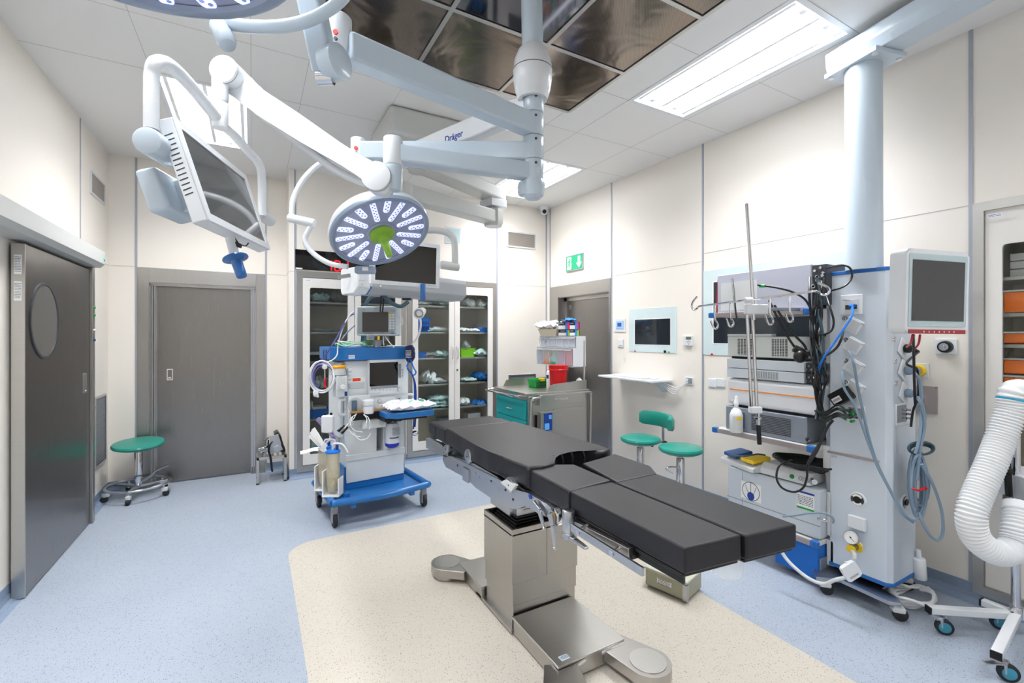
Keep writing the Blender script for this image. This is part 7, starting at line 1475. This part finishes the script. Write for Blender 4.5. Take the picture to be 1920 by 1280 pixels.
# ---------------------------------------------------------------- infusion pole
ip = thing('infusion_pole', 'steel infusion pole with hooks standing in front of the equipment shelves', 'infusion pole', W(1424, 832, 2.72))
dA = 2.70
mb = MB(); mb.cyl(W(1400, 382, dA), W(1414, 600, dA), .0095); mb.cyl(W(1411, 590, dA + .02), W(1419, 765, dA), .0095); mb.cyl(W(1401, 590, dA), W(1409, 765, dA), .0095); mb.build('pole', M_chrome, ip)
mb = MB(); mb.box(-.055, .075, -.02, .02, -.028, .03, .008, Matrix.Translation(W(1414, 580, dA - .02)) @ Matrix.Rotation(-TH, 4, 'Z')); mb.rcyl(W(1397, 563, dA - .03), W(1410, 562, dA - .03), .017, .004); mb.build('clamp', M_white, ip)
mb = MB(); mb.box(-.035, .035, -.02, .02, -.02, .02, .008, Matrix.Translation(W(1416, 768, dA)) @ Matrix.Rotation(-TH, 4, 'Z')); mb.build('lower_clamp', M_white, ip)
mb = MB(); mb.cyl(W(1421, 774, dA), W(1422, 796, dA), .012); mb.lathe([(0, 0), (.022, .002), (.022, .012), (0, .014)], W(1421, 786, dA), UP); mb.build('collar', M_chrome, ip)
mb = MB(); mb.rcyl(W(1422, 796, dA), W(1424, 833, dA), .0125, .003); mb.build('grip', M_black, ip)
hb = [(1307, 556, 3.05), (1299, 566, 3.05), (1297, 575, 3.04), (1301, 581, 3.03), (1308, 577, 3.0), (1316, 573.5, 3.0), (1395, 563, 2.72), (1420, 560, 2.68), (1510, 548, 2.45), (1530, 546, 2.42), (1540, 552, 2.4), (1550, 552, 2.39), (1555, 546, 2.38), (1551, 538, 2.38), (1533, 530, 2.4)]
mb = MB(); mb.tube([W(*q) for q in hb], .0065, smooth=4, seg=8); mb.build('hook_bar', M_chrome, ip)
for (x, y, dd, L_) in ((1341, 570, 2.93, 27), (1370, 566, 2.83, 27), (1444, 557, 2.62, 30), (1481, 552, 2.53, 30)):
    s = L_ / 27; pts = [(x, y, dd), (x, y + L_, dd), (x + 3 * s, y + L_ + 7 * s, dd), (x + 5.5 * s, y + L_ + 14 * s, dd), (x + 2 * s, y + L_ + 19 * s, dd), (x - 3 * s, y + L_ + 17 * s, dd), (x - 8 * s, y + L_ + 4 * s, dd)]
    mb = MB(); mb.tube([W(*q) for q in pts], .006, smooth=4, seg=8); mb.build('hook', M_chrome, ip)
mb = MB(); mb.bar(W(1408, 580, dA), Vector((3.0, 1.55, 1.66)), .02, .02, .003); mb.build('bracket', M_satin, ip)
# ================================================================ THINGS ON THE WALLS
RW = Plane((XR, 3, 0), (0, -1, 0)); BW = Plane((2, YC, 0), (1, 0, 0)); LW = Plane((XL, 4, 0), (0, 1, 0))
def vent(pl, x0, y0, x1, y1, label, n=14, m=M_grey, fr=M_satin, b=.018):
    (a, bb), (c, d) = pl.loc(x0, y0), pl.loc(x1, y1); w, h = abs(c - a), abs(d - bb); o = pl.o + pl.u * (a + c) / 2 + pl.v * (bb + d) / 2
    t = thing('ventilation_grille', label, 'vent', o - UP * h / 2)
    mb = MB(); ringplate(mb, rr(w, h, .002), rr(w - 2 * b, h - 2 * b, .001), o, pl.u, pl.v, .012); mb.build('frame', fr, t)
    mb = MB(); mb.plate(o + pl.n * .002, pl.u, pl.v, w - 2 * b, h - 2 * b, .001); mb.build('backing', m, t)
    if n:
        mb = MB()
        for i in range(n): mb.plate(o + pl.n * .005 + pl.v * ((h - 2 * b) * ((i + .5) / n - .5)), pl.u, (pl.v + pl.n * .8).normalized(), w - 2 * b, (h - 2 * b) / n * .7, .001)
        mb.build('slats', m, t)
    return t
vent(BW, 950, 432, 1004, 468, 'small steel ventilation grille high on the back wall, left of the exit sign corner', 12, mat('grille_taupe', 'a39c94', .5), M_lgrey)
vent(BW, 953, 703, 1004, 740, 'ventilation grille low on the back wall behind the trolley', 10, M_grey, M_satin)
vent(LW, 168, 318, 195, 385, 'ventilation grille high on the left wall above the sliding door', 12, mat('grille_taupe', 'a39c94', .5), M_lgrey)
vent(LW, 176, 745, 197, 862, 'tall ventilation grille low on the left wall beside the sliding door', 22, M_grey, M_satin)
mb = MB(); BW.rect(mb, 834, 424, 865, 459, .006, .001); t = solo(mb, 'wall_panel', M_lgrey, 'small square pale blue glass panel high on the back wall', 'wall panel')
mb = MB(); BW.off(.006).rect(mb, 837.5, 427, 862, 456, .001); mb.build('glass_insert', mat('pale_blue_glass', 'b7c9cc', .1), t)
# clock display above the left cupboard
t = thing('clock_display', 'dark glass clock display with red digits above the left glass cupboard', 'clock', (.8, YC, 2.185))
mb = MB(); mb.box(.385, 1.42, YC - .012, YC + .0, 2.19, 2.40, .002); mb.build('glass_front', M_screen, t)
M_digit = mat('red_digit', 'e01018', .4, emit='ff1020', es=1.6); zc = BW.at(640, 500).z - .055; xs_ = BW.at(616, 500).x
for k, ch in enumerate('10'):
    mb = MB(); mb.seg7(ch, (xs_ - .03 + k * .085, YC - .013, zc), (1, 0, 0), UP, .065, .12, .014); mb.build('digit', M_digit, t)
mb = MB(); 
for dz in (.03, .08): mb.box(xs_ + .138, xs_ + .15, YC - .0145, YC - .0125, zc + dz, zc + dz + .012)
mb.build('colon', M_digit, t)
mb = MB(); mb.seg7('1', (xs_ + .14, YC - .013, zc), (1, 0, 0), UP, .065, .12, .014); mb.build('digit', M_digit, t)
mb = MB(); mb.box(.39, .455, YC - .02, YC - .012, 2.192, 2.205, .001); mb.build('label', M_paper, t)
# exit sign
t = thing('exit_sign', 'green emergency exit sign with running figure and down arrow on the right wall', 'sign', RW.at(1080, 500))
(a, b), (c, d) = RW.loc(1063.5, 480), RW.loc(1095, 505); w, h = .35, .2; o = RW.o + RW.u * (a + c) / 2 + UP * ((b + d) / 2)
mb = MB(); mb.plate(o, RW.u, UP, w, h, .02, .003); mb.build('frame', M_satin, t)
mb = MB(); mb.plate(o + RW.n * .0202, RW.u, UP, w - .02, h - .02, .001); gp = mb.build('green_panel', mat('exit_green', '0fa070', .35, emit='0fa070', es=.25), t)
on = o + RW.n * .0216; R2 = lambda L: [(x * h, y * h) for x, y in L]
mb = MB(); mb.prism(R2([(-.72, -.4), (-.28, -.4), (-.28, .4), (-.72, .4)]), on, RW.u, UP, .0008); mb.build('white_doorway', M_paper, gp); mb = MB(); mb.prism(R2([(.38, .36), (.38, -.05), (.22, -.05), (.5, -.38), (.78, -.05), (.62, -.05), (.62, .36)]), on, RW.u, UP, .0008); mb.build('white_arrow', M_paper, gp)
mb = MB(); om = on + RW.n * .001
mb.prism([(x * h - .45 * h, y * h + .25 * h) for x, y in [(.06 * math.cos(i * PI / 6), .06 * math.sin(i * PI / 6)) for i in range(12)]], om, RW.u, UP, .0008)
for L_ in ([(-.5, .18), (-.38, .17), (-.46, -.08), (-.58, -.06)], [(-.4, .16), (-.26, .04), (-.2, .1), (-.22, .12), (-.27, .09), (-.38, .2)], [(-.5, .17), (-.66, .1), (-.7, -.04), (-.66, -.04), (-.62, .06), (-.5, .1)], [(-.56, -.04), (-.46, -.06), (-.4, -.2), (-.52, -.36), (-.56, -.33), (-.48, -.2)], [(-.56, -.04), (-.5, -.06), (-.6, -.22), (-.76, -.24), (-.76, -.2), (-.64, -.18)]):
    mb.prism(R2(L_), om, RW.u, UP, .0008)
mb.build('running_figure', mat('exit_green', '0fa070', .35), gp)
# wall screens in glass frames
def wallscreen(name, x0, y0, x1, y1, sx0, sy0, sx1, sy1, label, reds=None, green=None):
    (a, b), (c, d) = RW.loc(x0, y0), RW.loc(x1, y1); t = thing(name, label, 'wall screen', RW.o + RW.u * (a + c) / 2 + UP * min(b, d))
    mb = MB(); RW.rect(mb, x0, y0, x1, y1, .005, .001); mb.build('glass_frame', mat('pale_aqua_glass', 'cfe0e2', .06, coat=.5), t)
    (a, b), (c, d) = RW.loc(sx0, sy0), RW.loc(sx1, sy1)
    mb = MB(); RW.off(.005).rect(mb, sx0, sy0, sx1, sy1, .001); mb.build('white_border', M_paper, t)
    mb = MB(); RW.off(.0062).rect(mb, sx0 + 1.4, sy0 + 1.4, sx1 - 1.4, sy1 - 1.4, .001); mb.build('screen', mat('wall_screen_glass', '242b31', .04, coat=.4), t)
    return t
ws = wallscreen('wall_display', 1180, 580, 1269, 662, 1189, 598, 1258, 648, 'smaller flush wall display in a pale glass frame beside the climate controller')
mb = MB(); RW.off(.005).disc(mb, 1191, 658, .008, .006); mb.build('red_button', M_red, ws)
mb = MB(); RW.off(.005).disc(mb, 1254.5, 660, .008, .006); mb.build('green_button', M_green, ws)
mb = MB(); RW.off(.005).disc(mb, 1247, 659, .014, .006); q = RW.off(.012).at(1245, 655); mb.build('key_switch', M_black, ws)
w2 = thing('wall_display', 'large flush wall display in a pale glass frame behind the infusion pole', 'wall screen', (XR, 2.2, 1.32))
mb = MB(); mb.box(XR - .006, XR, 1.52, 2.757, 1.325, 2.075, .001); mb.build('glass_frame', mat('pale_aqua_glass', 'cfe0e2', .06, coat=.5), w2)
mb = MB(); mb.box(XR - .0075, XR - .006, 1.64, 2.66, 1.42, 1.975); mb.build('white_border', M_paper, w2)
mb = MB(); mb.box(XR - .009, XR - .0075, 1.65, 2.65, 1.43, 1.965); mb.build('screen', mat('wall_screen_glass', '242b31', .04, coat=.4), w2)
mb = MB(); RW.off(.006).disc(mb, 1335, 664, .009, .006); mb.build('red_button', M_red, w2)
mb = MB(); RW.rect(mb, 1152, 598, 1173, 622, .008, .002); t = solo(mb, 'climate_controller', M_white, 'square white climate controller with a small blue display beside the far door', 'controller')
mb = MB(); RW.off(.008).rect(mb, 1155, 601.5, 1170, 618, .002); f_ = mb.build('face', mat('panel_pale_blue', 'a9c4e4', .4), t)
mb = MB(); RW.off(.0102).rect(mb, 1157.5, 605, 1165, 612, .001); mb.build('display', mat('display_blue', '2f5fa8', .2), f_)
for i in range(4):
    mb = MB(); RW.off(.0102).disc(mb, 1157.5 + 3 * i, 615.5, .004, .001, seg=8); mb.build('button', M_red if i == 3 else M_ink, f_)
mb = MB(); RW.rect(mb, 1159, 635, 1169.5, 650.5, .01, .003); t = solo(mb, 'light_switch', M_white, 'white rocker light switch under the climate controller', 'light switch')
mb = MB(); RW.off(.01).rect(mb, 1160.5, 636.5, 1168, 647, .004, .002); mb.build('rocker', M_white, t)
mb = MB(); RW.rect(mb, 1284, 629, 1299.5, 648, .022, .003); t = solo(mb, 'thermostat', M_white, 'white thermostat with a small grey display left of the large wall display', 'thermostat')
mb = MB(); RW.off(.022).rect(mb, 1286, 631, 1296, 636.5, .001); mb.build('display', mat('lcd_olive', '70746c', .3), t)
for (x, y) in ((1291.5, 639.5), (1288.5, 641), (1294, 641), (1291.5, 644.5)):
    mb = MB(); RW.off(.022).disc(mb, x, y, .004, .002, seg=8); mb.build('button', M_dgrey, t)
mb = MB(); RW.rect(mb, 1285, 706, 1300, 721.5, .008, .002); t = solo(mb, 'data_socket', M_white, 'white data socket with four white plugs right of the folding shelf', 'socket')
mb = MB(); RW.off(.008).rect(mb, 1287, 708, 1298, 719.5, .001); mb.build('insert', M_grey, t)
for k in range(3):
    mb = MB(); q = RW.off(.009).at(1289.5, 711 + 3 * k); mb.bar(q, q + RW.n * .04, .01, .01, .001); mb.build('plug', M_white, t)
for k, (px, lb) in enumerate(((1336.5, 'left white wall socket below the large display'), (1352, 'right white wall socket, partly behind the device stack'))):
    mb = MB(); RW.rect(mb, px - 7.5, 709, px + 7.5, 726, .01, .003); t = solo(mb, 'wall_socket', M_white, lb, 'socket')
    mb = MB(); RW.off(.01).disc(mb, px - 3.5, 717, .002, .001, seg=8); RW.off(.01).disc(mb, px + 3.5, 717, .002, .001, seg=8); mb.build('screw_pair', M_dgrey, t)
# folding wall shelf
zs = 1.07; t = thing('folding_shelf', 'white folding shelf on a bracket below the smaller wall display', 'shelf', (XR, 3.5, zs - .13))
mb = MB(); mb.box(XR - .30, XR - .01, 3.1, 3.86, zs - .02, zs, .004); mb.build('board', M_white, t)
mb = MB(); mb.prism([(XR, zs - .02), (XR - .24, zs - .02), (XR - .24, zs - .035), (XR - .12, zs - .05), (XR - .05, zs - .13), (XR, zs - .13)], (0, 3.2, 0), (1, 0, 0), UP, .02, .002); mb.build('bracket', M_pblue, t)
mb = MB(); mb.box(XR - .24, XR - .06, 3.25, 3.7, zs, zs + .02, .006); k_ = solo(mb, 'keyboard', M_white, 'white keyboard lying on the folding shelf', 'keyboard')
mb = MB(); mb.ball((XR - .15, 3.2, zs + .008), .04, 14, (1.3, .9, .55)); solo(mb, 'mouse', M_white, 'white mouse at the right end of the folding shelf', 'mouse')
for k in range(4):
    mb = MB(); mb.tube([Vector((XR - .08, 3.16 + .02 * k, zs - .02)), Vector((XR - .05, 3.12, zs - .05 - .018 * k)), Vector((XR - .05, 3.03, zs - .07 - .02 * k)), Vector((XR - .05, 2.96, zs - .04 - .005 * k)), RW.off(.05).at(1289.5, 711 + 3 * min(k, 2))], .004, smooth=5, seg=8)
    solo(mb, 'thin_cable', M_cableW, ['topmost', 'second', 'third', 'lowest'][k] + ' of the white cables drooping between folding shelf and data socket', 'cable')
# gas outlets and steel plate right of the tower
def outlet(x0, y0, x1, y1, label, col):
    mb = MB(); RW.rect(mb, x0, y0, x1, y1, .012, .003); t = solo(mb, 'gas_outlet', M_white, label, 'gas outlet'); o = RW.at((x0 + x1) / 2, (y0 + y1) / 2)
    mb = MB(); mb.lathe([(0, 0), (.036, 0), (.034, .02), (.03, .028), (0, .028)], o + RW.n * .012 , RW.n, 28); rg = mb.build('collar', col, t)
    mb = MB(); mb.lathe([(0, .028), (.024, .028), (.022, .034), (0, .034)], o + RW.n * .012, RW.n, 28); mb.lathe([(.004, .034), (.008, .04), (0, .04)], o + RW.n * .012, RW.n, 12); mb.build('socket', M_chrome, rg)
outlet(1754.5, 635, 1795, 665, 'upper gas outlet on a white plate right of the tower', M_black); outlet(1708, 680, 1742, 709, 'gas outlet with yellow ring below the tower monitor', M_yel)
mb = MB(); RW.rect(mb, 1708, 721, 1759.5, 777, .008, .002); t = solo(mb, 'steel_cover_plate', mat('pinkish_steel', 'c3b9b6', .35, metal=.6), 'square brushed steel cover plate on the wall right of the tower', 'cover plate')
for (x, y) in ((1722, 726), (1755, 726), (1755, 772), (1722, 772)):
    mb = MB(); RW.off(.008).disc(mb, x, y, .004, .001, seg=8); mb.build('screw', M_chrome, t)
q = RW.off(.008).at(1721, 750); mb = MB(); mb.rcyl(q, q + RW.n * .03, .035, .005); mb.rcyl(q - UP * .05, q - UP * .05 + RW.n * .02, .02, .005); mb.build('earth_terminal', M_chrome, t)
# ================================================================ BEIGE PEDAL BOX UNDER THE TABLE
t = thing('control_box', 'olive beige metal box with white label, on the floor under the table foot end', 'control box', (2.13, 1.83, .01))
Tb = Matrix.Translation((2.09, 1.77, 0)) @ Matrix.Rotation(math.radians(3), 4, 'Z')
A_ = PZ(1210, 1098, .0); B_ = PZ(1287, 1131, .0); C_ = PZ(1331, 1112, 0)
L_ = (A_ - B_).length
mb = MB(); mb.box(0, .2, -.0, L_, .012, .105, .004, Matrix.Translation(B_) @ Matrix.Rotation(math.atan2(A_.y - B_.y, A_.x - B_.x) - PI / 2, 4, 'Z')); mb.build('housing', mat('olive_beige', 'a7a791', .45), t)
mb = MB(); mb.box(-.006, .206, -.006, L_ + .006, .105, .12, .004, Matrix.Translation(B_) @ Matrix.Rotation(math.atan2(A_.y - B_.y, A_.x - B_.x) - PI / 2, 4, 'Z')); mb.build('lid', mat('pale_olive', 'c2c3b4', .45), t)
Pb = Plane(B_, (B_ - A_).normalized() if 1 else RGT, UP); Pb = Pb if Pb.n.dot(FWD) < 0 else Plane(B_, (A_ - B_), UP)
mb = MB(); Pb.rect(mb, 1232, 1082, 1259, 1102, .0015); lb = mb.build('label', M_paper, t)
mb = MB(); smallprint(mb, Pb.at(1245, 1093) + Pb.n * .002, Pb.u, UP, .07, .035, 4); mb.build('small_print', M_ink, lb)
mb = MB(); c_ = B_ + UP * .06; mb.box(-.005, .02, -.006, .02, .01, .1, .001, Matrix.Translation(B_) @ Matrix.Rotation(math.atan2(A_.y - B_.y, A_.x - B_.x) - PI / 2, 4, 'Z')); mb.build('corner_strip', M_satin, t)
mb = MB(); q = W(1313, 1124, 2.45); mb.bar(Vector((q.x, q.y, .02)), Vector((q.x, q.y, .2)), .012, .02, .001); mb.build('upright_bar', M_satin, t)
# ================================================================ HOSE STAND ON THE RIGHT EDGE
hs = W(1905, 1175, 2.28); hs.z = 0
t = thing('hose_stand', 'white cross-foot stand on blue casters with a steel pole at the right edge', 'stand', (hs.x, hs.y, 0))
mb = MB(); mb.cyl((hs.x, hs.y, .12), (hs.x, hs.y, 1.28), .018); mb.build('pole', M_chrome, t)
mb = MB(); mb.rcyl((hs.x, hs.y, .1), (hs.x, hs.y, .155), .026, .003); mb.build('pole_socket', M_chrome, t)
ends = [PZ(1742, 1142, .11), PZ(1842, 1128, .11), PZ(1868, 1228, .11)]; e4 = Vector((hs.x, hs.y, .11)) * 2 - ends[0]; ends.append(Vector((e4.x, e4.y, .11)))
for k, e in enumerate(ends):
    c = Vector((hs.x, hs.y, .11)); e.z = .11; mb = MB(); mb.bar(c, e, .038, .034, .004); lg = mb.build('base_leg', M_white, t)
    d_ = (e - c).normalized(); mb = MB(); mb.bar(e, e + d_ * .008, .038, .034, .001); mb.build('end_plug', M_black, lg)
    w_ = e - d_ * .03 + Vector((.01, -.03, 0)); w_.z = 0; mb = MB(); mb.cyl(e - d_ * .02 - UP * .017, e - d_ * .02 - UP * .03, .022); mb.box(-.02, .02, -.014, .014, .03, .085, .006, Matrix.Translation(w_ + Vector((0, .012, 0)))); ck = mb.build('caster', M_satin, t)
    a = Vector((.9, .44, 0)).normalized() if k != 1 else Vector((1, 0, 0)); sd = Vector((.8, .6, 0)).normalized(); mb = MB(); mb.rcyl(w_ + UP * .038 - sd * .012, w_ + UP * .038 + sd * .012, .038, .005, 28); wh = mb.build('wheel', M_rubber, ck)
    mb = MB(); mb.rcyl(w_ + UP * .038 - sd * .0135, w_ + UP * .038 + sd * .0135, .026, .003, 24); mb.build('wheel_hub', mat('caster_teal', '3f8fa8', .4), wh)
    if k == 2: mb = MB(); mb.taper(w_ + Vector((-.02, .01, .08)), w_ + Vector((-.1, .05, .085)), .03, .006, .02, .004, .001); mb.build('brake_lever', M_satin, ck)
bx = thing('warming_unit', 'white box-shaped warming unit clamped to the hose stand at the picture edge', 'medical device', W(1925, 935, 2.25))
mb = MB(); mb.box(-.075, .2, -.1, .12, -.06, .06, .01, Matrix.Translation(W(1918, 908, 2.3)) @ Matrix.Rotation(-TH, 4, 'Z')); mb.build('housing', mat('unit_white_grey', 'd0d4da', .35), bx)
mb = MB(); mb.rcyl(W(1882, 880, 2.27), W(1893, 884, 2.27), .022, .008); mb.rcyl(W(1888, 860, 2.27), W(1892, 930, 2.27), .014, .004); mb.rcyl(W(1874, 878, 2.26), W(1884, 882, 2.26), .018, .008); mb.build('clamp_knob', M_black, bx)
# corrugated hose
hp = [W(1935, 738, 2.16), W(1903, 735, 2.16), W(1895, 770, 2.16), W(1877, 820, 2.16), W(1860, 865, 2.14), W(1838, 915, 2.12), W(1822, 960, 2.1), W(1826, 1000, 2.1), W(1850, 1027, 2.1), W(1880, 1037, 2.12), W(1902, 1022, 2.14), W(1908, 985, 2.16), W(1912, 945, 2.2)]
cp_ = catmull(hp, 26); n = len(cp_)
LN = sum((a - b).length for a, b in zip(cp_, cp_[1:])); ribs = 84
mb = MB(); P = cp_; T = []; acc = 0; rings = []; nrm = (P[1] - P[0]).orthogonal().normalized(); seg = 20
# resample densely along the length
smp = [P[0]]; step = LN / (ribs * 4); carry = 0
for a, b in zip(P, P[1:]):
    L = (b - a).length; s = step - carry
    while s <= L: smp.append(a + (b - a) * (s / L)); s += step
    carry = (carry + L) % step
P = smp; n = len(P)
for i in range(n):
    d = (P[min(i + 1, n - 1)] - P[max(i - 1, 0)]).normalized(); nrm = (nrm - d * nrm.dot(d)).normalized(); bn = d.cross(nrm); r = .0535 + .0035 * (1 if i % 4 in (0, 1) else -1)
    if i < 10: r = .060
    if i > n - 12: r = .060
    rings.append([mb.bm.verts.new(P[i] + (nrm * math.cos(2 * PI * k / seg) + bn * math.sin(2 * PI * k / seg)) * r) for k in range(seg)])
for A, B in zip(rings, rings[1:]):
    for k in range(seg): mb.bm.faces.new((A[k], A[(k + 1) % seg], B[(k + 1) % seg], B[k]))
ho = solo(mb, 'corrugated_hose', mat('hose_white', 'eef1f4', .45, var=.01), 'fat white corrugated air hose looping down at the right edge', 'hose', W(1880, 1050, 2.12), ang=70)
q0, q1 = W(1902, 745, 2.16), W(1900, 749, 2.16); dd = (W(1895, 770, 2.16) - W(1903, 735, 2.16)).normalized(); mb = MB(); mb.lathe([(.0605, 0), (.0615, .002), (.0615, .008), (.0605, .01)], W(1901, 748, 2.16), dd, 28); mb.build('blue_ring', mat('ring_cyan', '28a0c8', .4), ho)
